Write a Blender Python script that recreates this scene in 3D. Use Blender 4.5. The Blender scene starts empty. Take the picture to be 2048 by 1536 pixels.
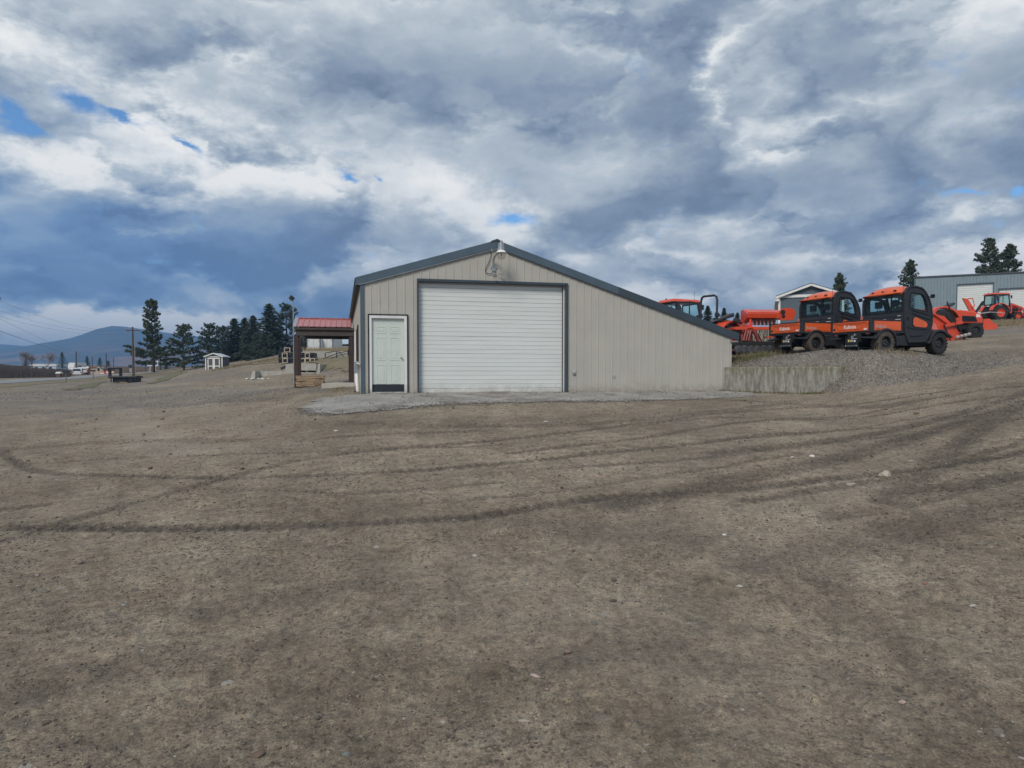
import bpy, math, random
import numpy as np
from mathutils import Vector, Matrix, noise as mnoise
random.seed(7); rng = np.random.default_rng(11)
scene = bpy.context.scene
R = math.radians
# ------------------------------------------------------------------ camera
F = 1400.0; PCX = 1024.0; PCY = 798.0; PITCH = R(2.2); EYE = 1.6
cam_d = bpy.data.cameras.new('camera'); cam = bpy.data.objects.new('camera', cam_d)
scene.collection.objects.link(cam); scene.camera = cam
cam.location = (0, 0, EYE); cam.rotation_euler = (R(90) - PITCH, 0, 0)
cam_d.sensor_width = 36; cam_d.lens = 36 * F / 2048
cam_d.shift_y = (PCY - 768) / 2048
cam_d.clip_start = 0.05; cam_d.clip_end = 12000
scene.render.resolution_x = 1024; scene.render.resolution_y = 768
scene.view_settings.view_transform = 'Standard'; scene.view_settings.look = 'None'
scene.view_settings.exposure = 0.68; scene.view_settings.gamma = 1
scene.cycles.max_bounces = 6; scene.cycles.transparent_max_bounces = 12
scene.cycles.volume_bounces = 0
try: scene.cycles.volume_step_rate = 10
except Exception: pass

def ray(px, py):
    vx = (px - PCX) / F; vz = -(py - PCY) / F
    y = math.cos(PITCH) + vz * math.sin(PITCH); z = -math.sin(PITCH) + vz * math.cos(PITCH)
    return vx / y, z / y                       # per metre of forward distance
def at(px, py, Y):
    a, b = ray(px, py); return Vector((a * Y, Y, EYE + b * Y))

# ------------------------------------------------------------------ sky and sun
SUN_EL, SUN_AZ = R(42), R(-158)                 # azimuth from +Y towards +X
w = bpy.data.worlds.new('World'); scene.world = w; w.use_nodes = True
nt = w.node_tree; N = nt.nodes; L = nt.links; N.clear()
def nn(t, **k):
    n = N.new(t)
    for a, b in k.items(): setattr(n, a, b)
    return n
def inp(sock, v):
    if isinstance(v, bpy.types.NodeSocket): L.new(v, sock)
    else: sock.default_value = v
def mth(op, a, b=0.0, c=0.0, clamp=False):
    n = nn('ShaderNodeMath', operation=op, use_clamp=clamp)
    inp(n.inputs[0], a); inp(n.inputs[1], b); inp(n.inputs[2], c); return n.outputs[0]
def mixc(f, a, b):
    n = nn('ShaderNodeMix', data_type='RGBA', clamp_factor=True)
    inp(n.inputs['Factor'], f); inp(n.inputs['A'], a); inp(n.inputs['B'], b); return n.outputs['Result']
def noise_n(vec, sc, det=5, rough=.55, dist=0.0):
    n = nn('ShaderNodeTexNoise'); inp(n.inputs['Vector'], vec)
    n.inputs['Scale'].default_value = sc; n.inputs['Detail'].default_value = det
    n.inputs['Roughness'].default_value = rough; n.inputs['Distortion'].default_value = dist
    return n
sky = nn('ShaderNodeTexSky', sky_type='NISHITA', sun_disc=False)
sky.sun_elevation = SUN_EL; sky.sun_rotation = SUN_AZ; sky.altitude = 900
tc = nn('ShaderNodeTexCoord').outputs['Generated']
sep = nn('ShaderNodeSeparateXYZ'); L.new(tc, sep.inputs[0])
az = mth('ARCTAN2', sep.outputs[0], sep.outputs[1])
el = mth('ARCSINE', sep.outputs[2])
comb = nn('ShaderNodeCombineXYZ'); L.new(az, comb.inputs[0]); L.new(el, comb.inputs[1])
AE = comb.outputs[0]
# cloud layer coordinates: the direction meets a flat layer overhead
hz = mth('ADD', mth('MAXIMUM', sep.outputs[2], 0.0), 0.16)
c2 = nn('ShaderNodeCombineXYZ'); L.new(mth('DIVIDE', sep.outputs[0], hz), c2.inputs[0]); L.new(mth('DIVIDE', sep.outputs[1], hz), c2.inputs[1])
PL = c2.outputs[0]
n_big = noise_n(PL, 0.9, 7, .56, .35)
n_med = noise_n(PL, 2.6, 8, .60, .15)
mp = nn('ShaderNodeMapping'); L.new(tc, mp.inputs['Vector']); mp.inputs['Scale'].default_value = (1, 1, 1.9)
n_puf = noise_n(mp.outputs[0], 5.0, 8, .56, .3)
n_fin = noise_n(mp.outputs[0], 17.0, 7, .6, .2)
# warp for the large shapes
wv = nn('ShaderNodeVectorMath', operation='MULTIPLY_ADD')
L.new(noise_n(mp.outputs[0], 5.0, 9, .66).outputs['Color'], wv.inputs[0]); wv.inputs[1].default_value = (.24, .15, 0)
ofs = nn('ShaderNodeVectorMath', operation='SUBTRACT'); L.new(AE, ofs.inputs[0]); ofs.inputs[1].default_value = (.12, .075, 0)
L.new(ofs.outputs[0], wv.inputs[2]); W = wv.outputs[0]
def azel(px, py):
    a, b = ray(px, py); return math.atan(a), math.atan2(b, math.hypot(a, 1))
def blob(acc, px, py, sx, sy, amp, rot=0.0, vec=None, kind='QUADRATIC_SPHERE'):
    a, e = azel(px, py)
    m = nn('ShaderNodeMapping', vector_type='TEXTURE'); L.new(vec or W, m.inputs['Vector'])
    m.inputs['Location'].default_value = (a, e, 0); m.inputs['Rotation'].default_value = (0, 0, R(-rot))
    m.inputs['Scale'].default_value = (sx / F, sy / F, 1)
    g = nn('ShaderNodeTexGradient', gradient_type=kind); L.new(m.outputs[0], g.inputs[0])
    return mth('MULTIPLY_ADD', g.outputs['Fac'], amp, acc)
# heaped cloud relief: a fractal cell pattern, lit from the upper left of the view
wn_ = noise_n(mp.outputs[0], 3.2, 8, .62); wv3 = nn('ShaderNodeVectorMath', operation='MULTIPLY_ADD'); L.new(wn_.outputs['Color'], wv3.inputs[0]); wv3.inputs[1].default_value = (.34, .34, .30); L.new(mp.outputs[0], wv3.inputs[2])
wn2 = noise_n(mp.outputs[0], 14, 6, .6); wv4 = nn('ShaderNodeVectorMath', operation='MULTIPLY_ADD'); L.new(wn2.outputs['Color'], wv4.inputs[0]); wv4.inputs[1].default_value = (.07, .07, .06); L.new(wv3.outputs[0], wv4.inputs[2])
def billow(sc, off):
    o_ = nn('ShaderNodeVectorMath', operation='ADD'); L.new(wv4.outputs[0], o_.inputs[0]); o_.inputs[1].default_value = off
    v = nn('ShaderNodeTexNoise', noise_type='RIDGED_MULTIFRACTAL', normalize=True); L.new(o_.outputs[0], v.inputs['Vector']); v.inputs['Scale'].default_value = sc; v.inputs['Detail'].default_value = 4.5; v.inputs['Roughness'].default_value = .52; v.inputs['Lacunarity'].default_value = 2.2; v.inputs['Offset'].default_value = 1.0; v.inputs['Gain'].default_value = 1.0
    return v.outputs['Fac']
bl0 = billow(3.6, (0, 0, 0)); bl1 = billow(3.6, (-.028, .015, .048))
relief = mth('MULTIPLY', mth('SUBTRACT', bl1, bl0), .42)      # bright on the side facing the light
B = mth('MULTIPLY_ADD', mth('SUBTRACT', n_big.outputs['Fac'], .5), .36, .495)
B = mth('MULTIPLY_ADD', mth('SUBTRACT', n_med.outputs['Fac'], .5), .22, B)
B = mth('MULTIPLY_ADD', mth('SUBTRACT', n_puf.outputs['Fac'], .5), .24, B)
B = mth('MULTIPLY_ADD', mth('SUBTRACT', .5, bl0), .13, B)
B = mth('ADD', relief, B)
B = mth('MULTIPLY_ADD', mth('SUBTRACT', n_fin.outputs['Fac'], .5), .16, B)
SKYBLOBS = [
 (40, 300, 420, 90, .72, 4), (330, 290, 420, 95, .68, 10), (600, 335, 380, 80, .64, 22), (860, 395, 330, 75, .58, 22),
 (1040, 470, 260, 110, .42, 20), (20, 75, 260, 90, .50, 25), (200, 190, 420, 120, .35, 22), (420, 120, 500, 110, .16, 20),
 (960, 500, 190, 75, .42, -15), (1130, 510, 330, 120, .22, 10), (350, 470, 900, 200, -.30, 8), (120, 520, 600, 180, -.12, 0),
 (600, 560, 420, 120, -.16, 5), (300, 250, 80, 30, -.1, 20), (60, 390, 300, 60, -.10, 0), (720, 90, 700, 130, -.16, 12), (1100, 180, 420, 160, -.14, 10),
 (900, 240, 380, 80, -.08, 20), (820, 200, 200, 70, .16, 35), (1500, 400, 560, 130, -.20, -8), (1750, 330, 500, 90, -.12, -12),
 (1440, 110, 300, 110, .14, 25), (1650, 250, 260, 70, .34, -8), (1970, 235, 260, 70, .32, -15), (1420, 250, 200, 80, .16, 0), (1990, 415, 200, 55, .42, 0),
 (1760, 480, 330, 70, .26, 10), (1400, 575, 150, 32, .34, 0), (1290, 350, 300, 60, .12, 10), (1320, 450, 240, 80, .08, 0),
 (110, 640, 440, 58, 1.5, 3), (440, 646, 420, 52, 1.15, 4), (300, 625, 500, 30, -.1, 2), (1850, 130, 500, 160, -.06, 0), (250, 570, 760, 80, -.10, 2), (1500, 200, 700, 300, -.05, 0), (1960, 300, 300, 200, -.08, 0), (1560, 540, 700, 120, .22, 0), (1300, 560, 400, 80, .12, 0), (1950, 560, 300, 80, .15, 0), (60, 690, 460, 24, 1.0, 0),
]
for b_ in SKYBLOBS: B = blob(B, *(b_[:4] + (b_[4] * (.85 if b_[4] > 0 else .9),) + b_[5:]))
# how blue the cloud shade is: strong low on the left, faint on the right
BL = mth('MULTIPLY_ADD', mth('SUBTRACT', n_big.outputs['Fac'], .5), .3, .22)
BL = blob(BL, 60, 540, 1200, 420, 1.3, 6); BL = blob(BL, 500, 700, 900, 200, .3, 0); BL = blob(BL, 1700, 450, 900, 260, .12)
BL = mth('MULTIPLY', BL, mth('SUBTRACT', 1.25, B, 0, True))
K = 10.0 / 2 ** 0.66
def srgb(r, g, b):
    f = lambda c: (c / 255 / 12.92) if c / 255 <= .04045 else ((c / 255 + .055) / 1.055) ** 2.4
    return (f(r), f(g), f(b), 1)
def ramp(fac, stops):
    r = nn('ShaderNodeValToRGB'); L.new(fac, r.inputs[0]); e = r.color_ramp.elements
    while len(e) < len(stops): e.new(.5)
    for x, (p, c) in zip(e, stops): x.position = p; x.color = c
    return r.outputs[0]
Bc = mth('MULTIPLY', B, .8, 0, True)
grey = ramp(Bc, [(0, srgb(122, 134, 150)), (.20, srgb(144, 156, 170)), (.33, srgb(166, 176, 186)), (.47, srgb(196, 204, 210)), (.60, srgb(232, 235, 236)), (.76, srgb(252, 252, 250))])
blue = ramp(Bc, [(0, srgb(92, 124, 168)), (.20, srgb(116, 148, 190)), (.33, srgb(146, 172, 202)), (.47, srgb(176, 196, 218)), (.60, srgb(226, 234, 240)), (.76, srgb(252, 252, 250))])
cl = mixc(BL, grey, blue)
clk = nn('ShaderNodeVectorMath', operation='SCALE'); L.new(cl, clk.inputs[0]); clk.inputs['Scale'].default_value = K
# small openings where blue sky shows
W2v = nn('ShaderNodeVectorMath', operation='MULTIPLY_ADD')
L.new(noise_n(mp.outputs[0], 11, 6, .62).outputs['Color'], W2v.inputs[0]); W2v.inputs[1].default_value = (.09, .05, 0)
o2 = nn('ShaderNodeVectorMath', operation='SUBTRACT'); L.new(AE, o2.inputs[0]); o2.inputs[1].default_value = (.045, .025, 0); L.new(o2.outputs[0], W2v.inputs[2])
H = 0.0
for (px, py, sx, sy, rot) in [(170, 212, 110, 40, 18), (10, 215, 70, 36, 30), (75, 255, 50, 16, 25), (360, 288, 90, 16, 25), (250, 240, 60, 14, 25), (700, 350, 50, 18, 25), (765, 360, 30, 12, 0), (1035, 432, 95, 26, 4), (1940, 386, 90, 12, 0), (2040, 378, 40, 22, 0)]:
    H = blob(H, px, py, sx, sy, 2.0, rot, W2v.outputs[0])
H = mth('MULTIPLY_ADD', mth('SUBTRACT', n_fin.outputs['Fac'], .5), 3.4, H)
H = mth('MULTIPLY', mth('SUBTRACT', H, .42), .85, 0, True)
skb = nn('ShaderNodeVectorMath', operation='MULTIPLY'); L.new(sky.outputs[0], skb.inputs[0]); skb.inputs[1].default_value = (.50, .75, .95)
final = mixc(H, clk.outputs[0], skb.outputs[0])
bg = nn('ShaderNodeBackground'); L.new(final, bg.inputs['Color']); bg.inputs['Strength'].default_value = 0.1
wo = nn('ShaderNodeOutputWorld'); L.new(bg.outputs[0], wo.inputs['Surface'])
try: w.cycles.sampling_method = 'MANUAL'; w.cycles.sample_map_resolution = 512
except Exception: pass
sd = bpy.data.lights.new('sun', 'SUN'); sd.energy = 1.5; sd.angle = R(20); sd.color = (1, .93, .84)
so = bpy.data.objects.new('sun', sd); scene.collection.objects.link(so)
sdir = Vector((math.sin(SUN_AZ) * math.cos(SUN_EL), math.cos(SUN_AZ) * math.cos(SUN_EL), math.sin(SUN_EL)))
so.rotation_euler = sdir.to_track_quat('Z', 'Y').to_euler(); so.location = (0, 0, 60)

# ------------------------------------------------------------------ helpers
COL = scene.collection
def tag(o, label=None, cat=None, group=None, kind=None):
    if label: o['label'] = label
    if cat: o['category'] = cat
    if group: o['group'] = group
    if kind: o['kind'] = kind
    return o
def empty(name, loc=(0, 0, 0), rz=0.0, label=None, cat=None, group=None):
    o = bpy.data.objects.new(name, None); COL.objects.link(o); o.empty_display_size = .3
    o.location = loc; o.rotation_euler = (0, 0, rz); return tag(o, label, cat, group)
def copy_tree(o, parent=None):
    c = o.copy(); COL.objects.link(c)
    if parent is not None: c.parent = parent
    for ch in list(o.children): copy_tree(ch, c)
    return c
class MB:
    def __init__(s): s.v = []; s.f = []
    def add(s, vs, fs):
        n = len(s.v); s.v += [tuple(p) for p in vs]; s.f += [tuple(i + n for i in f) for f in fs]; return s
    def box(s, c, d, rot=None):
        x, y, z = d[0] / 2, d[1] / 2, d[2] / 2
        P = [Vector(p) for p in ((-x, -y, -z), (x, -y, -z), (x, y, -z), (-x, y, -z), (-x, -y, z), (x, -y, z), (x, y, z), (-x, y, z))]
        if rot is not None: P = [rot @ p for p in P]
        c = Vector(c); return s.add([p + c for p in P], [(0, 3, 2, 1), (4, 5, 6, 7), (0, 1, 5, 4), (1, 2, 6, 5), (2, 3, 7, 6), (3, 0, 4, 7)])
    def bx(s, x0, x1, y0, y1, z0, z1): return s.box(((x0 + x1) / 2, (y0 + y1) / 2, (z0 + z1) / 2), (abs(x1 - x0), abs(y1 - y0), abs(z1 - z0)))
    def bar(s, a, b, wd, ht=None):
        a = Vector(a); b = Vector(b); d = b - a; q = d.to_track_quat('X', 'Z').to_matrix()
        return s.box((a + b) / 2, (d.length, wd, ht or wd), q)
    def hexa(s, P): return s.add(P, [(0, 3, 2, 1), (4, 5, 6, 7), (0, 1, 5, 4), (1, 2, 6, 5), (2, 3, 7, 6), (3, 0, 4, 7)])
    def prism(s, poly, a0, a1, ax='y'):
        n = len(poly)
        def m(p, a): return (p[0], a, p[1]) if ax == 'y' else ((a, p[0], p[1]) if ax == 'x' else (p[0], p[1], a))
        return s.add([m(p, a0) for p in poly] + [m(p, a1) for p in poly],
                     [tuple(range(n)), tuple(range(2 * n - 1, n - 1, -1))] + [(i, i + n, (i + 1) % n + n, (i + 1) % n) for i in range(n)])
    def ring(s, outer, inner, a0, a1, ax='y'):
        n = len(outer)
        def m(p, a): return (p[0], a, p[1]) if ax == 'y' else ((a, p[0], p[1]) if ax == 'x' else (p[0], p[1], a))
        V = [m(p, a0) for p in outer] + [m(p, a0) for p in inner] + [m(p, a1) for p in outer] + [m(p, a1) for p in inner]
        Fc = []
        for i in range(n):
            j = (i + 1) % n
            Fc += [(i, j, n + j, n + i), (2 * n + i, 3 * n + i, 3 * n + j, 2 * n + j), (i, 2 * n + i, 2 * n + j, j), (n + i, n + j, 3 * n + j, 3 * n + i)]
        return s.add(V, Fc)
    def tube(s, path, r, n=8, caps=True):
        path = [Vector(p) for p in path]; k = len(path); rr = r if isinstance(r, (list, tuple)) else [r] * k
        V = []; up = None
        for i, p in enumerate(path):
            d = (path[min(i + 1, k - 1)] - path[max(i - 1, 0)]).normalized()
            if up is None: up = Vector((0, 0, 1)) if abs(d.z) < .9 else Vector((1, 0, 0))
            sx = d.cross(up).normalized(); up = sx.cross(d).normalized()
            for j in range(n):
                a = 2 * math.pi * j / n; V.append(p + rr[i] * (math.cos(a) * sx + math.sin(a) * up))
        Fc = [(i * n + j, i * n + (j + 1) % n, (i + 1) * n + (j + 1) % n, (i + 1) * n + j) for i in range(k - 1) for j in range(n)]
        if caps: Fc += [tuple(range(n - 1, -1, -1)), tuple(range((k - 1) * n, k * n))]
        return s.add(V, Fc)
    def lathe(s, prof, c, n=24, ax='y', close=False):
        c = Vector(c); V = []; k = len(prof)
        for j in range(n):
            a = 2 * math.pi * j / n
            for (r, h) in prof:
                q = (r * math.cos(a), h, r * math.sin(a)) if ax == 'y' else ((r * math.cos(a), r * math.sin(a), h) if ax == 'z' else (h, r * math.cos(a), r * math.sin(a)))
                V.append(c + Vector(q))
        Fc = []
        for j in range(n):
            j2 = (j + 1) % n
            for i in range(k if close else k - 1):
                i2 = (i + 1) % k; Fc.append((j * k + i, j2 * k + i, j2 * k + i2, j * k + i2))
        return s.add(V, Fc)
    def xf(s, M): s.v = [tuple(M @ Vector(p)) for p in s.v]; return s
    def build(s, name, mat, parent=None, bevel=0, smooth=False, fix=True):
        me = bpy.data.meshes.new(name); me.from_pydata(s.v, [], s.f)
        if fix:
            import bmesh
            bm = bmesh.new(); bm.from_mesh(me); bmesh.ops.recalc_face_normals(bm, faces=bm.faces); bm.to_mesh(me); bm.free()
        o = bpy.data.objects.new(name, me); COL.objects.link(o)
        if mat: me.materials.append(mat)
        if smooth:
            me.polygons.foreach_set('use_smooth', [True] * len(me.polygons))
            if smooth != 'all':
                try: me.set_sharp_from_angle(angle=R(35))
                except Exception: pass
        if bevel:
            b = o.modifiers.new('bevel', 'BEVEL'); b.width = bevel; b.segments = 2; b.limit_method = 'ANGLE'; b.angle_limit = R(35)
        if parent is not None: o.parent = parent
        return o
def np_mesh(name, V, Fq, mat, parent=None, smooth=False, k=4):
    V = np.asarray(V, dtype=np.float32); Fq = np.asarray(Fq, dtype=np.int32)
    me = bpy.data.meshes.new(name); me.vertices.add(len(V)); me.vertices.foreach_set('co', V.ravel())
    me.loops.add(Fq.size); me.loops.foreach_set('vertex_index', Fq.ravel())
    me.polygons.add(len(Fq)); me.polygons.foreach_set('loop_start', np.arange(0, Fq.size, k, dtype=np.int32))
    try: me.polygons.foreach_set('loop_total', np.full(len(Fq), k, dtype=np.int32))
    except Exception: pass
    if smooth: me.polygons.foreach_set('use_smooth', np.ones(len(Fq), dtype=bool))
    me.update(calc_edges=True); me.validate()
    if mat: me.materials.append(mat)
    o = bpy.data.objects.new(name, me); COL.objects.link(o)
    if parent is not None: o.parent = parent
    return o
def text(s, size, mat, parent, M, ext=.002, bold=0.0, name='lettering', sx=1.0):
    c = bpy.data.curves.new(name, 'FONT'); c.body = s; c.size = size; c.extrude = ext; c.offset = bold; c.align_x = 'CENTER'; c.align_y = 'CENTER'; c.resolution_u = 3
    t = bpy.data.objects.new('tmp', c); COL.objects.link(t); dg = bpy.context.evaluated_depsgraph_get()
    me = bpy.data.meshes.new_from_object(t.evaluated_get(dg)); bpy.data.objects.remove(t)
    me.transform(M @ Matrix.Diagonal((sx, 1, 1, 1))); me.name = name; me.materials.clear(); me.materials.append(mat)
    o = bpy.data.objects.new(name, me); COL.objects.link(o); o.parent = parent; return o

# ------------------------------------------------------------------ materials
MAT = {}
def pm(name, col, rough=.6, var=.12, scale=3.0, bump=0.0, bscale=40.0, metal=0.0, spec=.5, col2=None, coat=0.0, stretch=(1, 1, 1), det=6):
    m = bpy.data.materials.new(name); m.use_nodes = True; t = m.node_tree; b = t.nodes['Principled BSDF']
    tcn = t.nodes.new('ShaderNodeTexCoord'); mpn = t.nodes.new('ShaderNodeMapping'); mpn.inputs['Scale'].default_value = stretch
    t.links.new(tcn.outputs['Object'], mpn.inputs[0])
    nz = t.nodes.new('ShaderNodeTexNoise'); nz.inputs['Scale'].default_value = scale; nz.inputs['Detail'].default_value = det; nz.inputs['Roughness'].default_value = .62
    t.links.new(mpn.outputs[0], nz.inputs['Vector'])
    r = t.nodes.new('ShaderNodeValToRGB'); t.links.new(nz.outputs['Fac'], r.inputs[0])
    c2_ = col2 or tuple(min(1, c * (1 + var)) for c in col)
    r.color_ramp.elements[0].position = .32; r.color_ramp.elements[1].position = .68
    r.color_ramp.elements[0].color = tuple(c * (1 - var) for c in col) + (1,) if not col2 else tuple(col) + (1,)
    r.color_ramp.elements[1].color = tuple(c2_) + (1,)
    t.links.new(r.outputs[0], b.inputs['Base Color'])
    rr = t.nodes.new('ShaderNodeMapRange'); t.links.new(nz.outputs['Fac'], rr.inputs[0]); rr.inputs['To Min'].default_value = max(.02, rough - .1); rr.inputs['To Max'].default_value = min(1, rough + .1)
    t.links.new(rr.outputs[0], b.inputs['Roughness'])
    b.inputs['Metallic'].default_value = metal; b.inputs['Specular IOR Level'].default_value = spec; b.inputs['Coat Weight'].default_value = coat
    if bump:
        n2 = t.nodes.new('ShaderNodeTexNoise'); n2.inputs['Scale'].default_value = bscale; n2.inputs['Detail'].default_value = 5
        t.links.new(mpn.outputs[0], n2.inputs['Vector'])
        bp = t.nodes.new('ShaderNodeBump'); bp.inputs['Strength'].default_value = min(1, bump); bp.inputs['Distance'].default_value = .02
        t.links.new(n2.outputs['Fac'], bp.inputs['Height']); t.links.new(bp.outputs[0], b.inputs['Normal'])
    MAT[name] = m; return m
def glass(name, tint=(.35, .45, .48), gl=.25):
    m = bpy.data.materials.new(name); m.use_nodes = True; t = m.node_tree; t.nodes.remove(t.nodes['Principled BSDF'])
    a = t.nodes.new('ShaderNodeBsdfTransparent'); a.inputs[0].default_value = tint + (1,)
    g = t.nodes.new('ShaderNodeBsdfGlossy'); g.inputs['Roughness'].default_value = .04
    f = t.nodes.new('ShaderNodeLayerWeight'); f.inputs[0].default_value = .5; pw = t.nodes.new('ShaderNodeMath'); pw.operation = 'POWER'; t.links.new(f.outputs['Facing'], pw.inputs[0]); pw.inputs[1].default_value = 4
    ad = t.nodes.new('ShaderNodeMath'); ad.operation = 'MULTIPLY_ADD'; ad.inputs[1].default_value = .5; ad.inputs[2].default_value = gl * .12; t.links.new(pw.outputs[0], ad.inputs[0])
    mx = t.nodes.new('ShaderNodeMixShader'); t.links.new(ad.outputs[0], mx.inputs[0]); t.links.new(a.outputs[0], mx.inputs[1]); t.links.new(g.outputs[0], mx.inputs[2])
    t.links.new(mx.outputs[0], t.nodes['Material Output'].inputs[0]); MAT[name] = m; return m
pm('siding', (.45, .438, .395), .5, .05, 1.2, .05, 60)
pm('trim_blue', (.075, .115, .15), .45, .10, 2)
pm('trim_dark', (.045, .065, .085), .45, .10, 2)
pm('trim_black', (.02, .025, .035), .5, .2, 4)
pm('white_paint', (.74, .75, .74), .45, .08, 3, stretch=(1, 1, .2))
pm('door_paint', (.60, .66, .62), .42, .04, 2)
pm('slat_white', (.70, .74, .73), .35, .05, 1.5, stretch=(.4, 1, 4))
pm('galv', (.42, .45, .47), .35, .15, 8, metal=.6)
pm('chrome', (.75, .75, .75), .15, .05, 4, metal=1)
pm('concrete', (.30, .295, .26), .85, .2, 2.2, .35, 30, col2=(.42, .41, .37))
pm('concrete_old', (.20, .20, .165), .9, .2, 5, .5, 30, col2=(.37, .37, .32), stretch=(1, 1, .25))
pm('slab', (.40, .39, .34), .85, .12, 3, .2, 40)
pm('red_roof', (.46, .15, .14), .30, .10, 3)  # red washed paler: the roof's sky reflection is put into the colour
pm('post_brown', (.050, .028, .028), .6, .25, 6, .2, 30, stretch=(4, 4, .5))
pm('wood_dark', (.07, .06, .055), .75, .25, 5, .2, 30, stretch=(.5, 4, 4))
pm('wood_pallet', (.36, .26, .17), .8, .3, 6, .3, 40, stretch=(.6, 4, 4))
pm('wood_crate', (.45, .38, .29), .8, .2, 6, .2, 30)
pm('pole_wood', (.09, .07, .06), .85, .25, 5, .2, 20, stretch=(4, 4, .3))
pm('orange', (.74, .122, .030), .32, .05, 3, coat=.4)
pm('orange_red', (.67, .078, .030), .35, .07, 3, coat=.3)
pm('red_glow', (.85, .06, .03), .5, .03, 3)
pm('black_plastic', (.026, .030, .036), .52, .2, 8)
pm('black_gloss', (.012, .014, .018), .25, .2, 8)
pm('tyre', (.022, .023, .024), .85, .3, 14, .3, 60)
pm('tyre_dusty', (.040, .036, .032), .9, .3, 14, .3, 60, col2=(.12, .10, .085))
pm('rim_dark', (.035, .038, .042), .4, .2, 8, metal=.5)
pm('under_dark', (.015, .016, .018), .7, .3, 10)
pm('yellow_label', (.75, .60, .10), .5, .1, 5)
pm('mustard', (.45, .28, .05), .5, .1, 5)
pm('white_decal', (.80, .80, .80), .4, .02, 5)
pm('grey_decal', (.42, .40, .40), .4, .05, 5)
pm('house_grey', (.085, .115, .14), .7, .08, 2)
pm('metal_bluegrey', (.21, .275, .31), .5, .06, 2)
pm('roof_dark', (.05, .06, .07), .6, .15, 3)
pm('trailer_white', (.62, .64, .63), .5, .06, 2)
pm('roof_lightblue', (.45, .52, .60), .5, .06, 2)
pm('brown_wall', (.13, .075, .055), .8, .2, 3)
pm('shed_grey', (.095, .095, .10), .75, .12, 4)
pm('tank_black', (.012, .013, .018), .4, .2, 5)
pm('asphalt', (.24, .25, .25), .9, .08, 1.5, .2, 40)
pm('bark', (.055, .042, .034), .9, .3, 6, .5, 20)
pm('bark_grey', (.19, .16, .145), .9, .25, 6)
pm('thicket', (.045, .038, .038), .95, .35, 3, col2=(.10, .082, .075))
pm('car_white', (.70, .71, .72), .25, .04, 3, coat=.6)
pm('car_dark', (.03, .035, .045), .25, .2, 3, coat=.5)
pm('needle_a', (.030, .047, .022), .75, .3, .35, col2=(.085, .108, .050))
pm('needle_b', (.028, .050, .034), .75, .3, .35, col2=(.076, .112, .076))
pm('needle_c', (.038, .064, .052), .75, .3, .35, col2=(.110, .150, .125))
pm('dry_grass', (.19, .15, .09), .95, .2, 6, .4, 30, col2=(.30, .25, .16))
pm('grass_mix', (.13, .115, .060), .95, .2, .9, .5, 30, col2=(.23, .185, .11))
pm('grass_green', (.085, .10, .042), .95, .2, .7, .5, 30, col2=(.20, .165, .095))
pm('weed', (.07, .09, .035), .9, .2, 6, col2=(.20, .17, .09))
pm('line_grey', (.10, .11, .13), .6, .1, 5)
pm('cable_black', (.01, .01, .012), .6, .1, 5)
pm('terracotta', (.30, .12, .07), .8, .15, 2)
pm('tan_wall', (.42, .36, .30), .8, .1, 2)
pm('window_dark', (.02, .025, .03), .15, .1, 3)
pm('far_field', (.13, .13, .08), .95, .3, .02, col2=(.22, .18, .12))
pm('lens', (.55, .53, .50), .2, .05, 4)
glass('cab_glass', (.80, .88, .89), .6)
glass('cab_glass_pale', (.86, .95, .95), .6)
glass('lens_clear', (.86, .84, .82), .15)
M = MAT
def splash(m, zmax, colr, st, lo=.45, hi=.62, sc=5):          # dried mud splash near the foot of a wall
    t = m.node_tree; b = t.nodes['Principled BSDF']; src = b.inputs['Base Color'].links[0].from_socket; g = t.nodes.new('ShaderNodeTexCoord'); sp = t.nodes.new('ShaderNodeSeparateXYZ'); t.links.new(g.outputs['Object'], sp.inputs[0])
    n = t.nodes.new('ShaderNodeTexNoise'); n.inputs['Scale'].default_value = sc; n.inputs['Detail'].default_value = 8; n.inputs['Roughness'].default_value = .7; t.links.new(g.outputs['Object'], n.inputs['Vector'])
    z = t.nodes.new('ShaderNodeMapRange'); t.links.new(sp.outputs[2], z.inputs[0]); z.inputs['From Min'].default_value = zmax; z.inputs['From Max'].default_value = 0
    ad = t.nodes.new('ShaderNodeMath'); ad.operation = 'MULTIPLY_ADD'; t.links.new(z.outputs[0], ad.inputs[0]); ad.inputs[1].default_value = .32; t.links.new(n.outputs['Fac'], ad.inputs[2])
    r = t.nodes.new('ShaderNodeMapRange'); t.links.new(ad.outputs[0], r.inputs[0]); r.inputs['From Min'].default_value = lo + .15; r.inputs['From Max'].default_value = hi + .25; r.inputs['To Max'].default_value = st
    mu = t.nodes.new('ShaderNodeMath'); mu.operation = 'MULTIPLY'; t.links.new(r.outputs[0], mu.inputs[0]); t.links.new(z.outputs[0], mu.inputs[1])
    x = t.nodes.new('ShaderNodeMix'); x.data_type = 'RGBA'; t.links.new(mu.outputs[0], x.inputs['Factor']); t.links.new(src, x.inputs['A']); x.inputs['B'].default_value = colr; t.links.new(x.outputs['Result'], b.inputs['Base Color'])
splash(M['siding'], .45, (.25, .22, .18, 1), .6); splash(M['slat_white'], .45, (.36, .33, .29, 1), .6); splash(M['white_paint'], .4, (.30, .26, .21, 1), .8); splash(M['door_paint'], .6, (.36, .35, .30, 1), .5)
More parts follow.
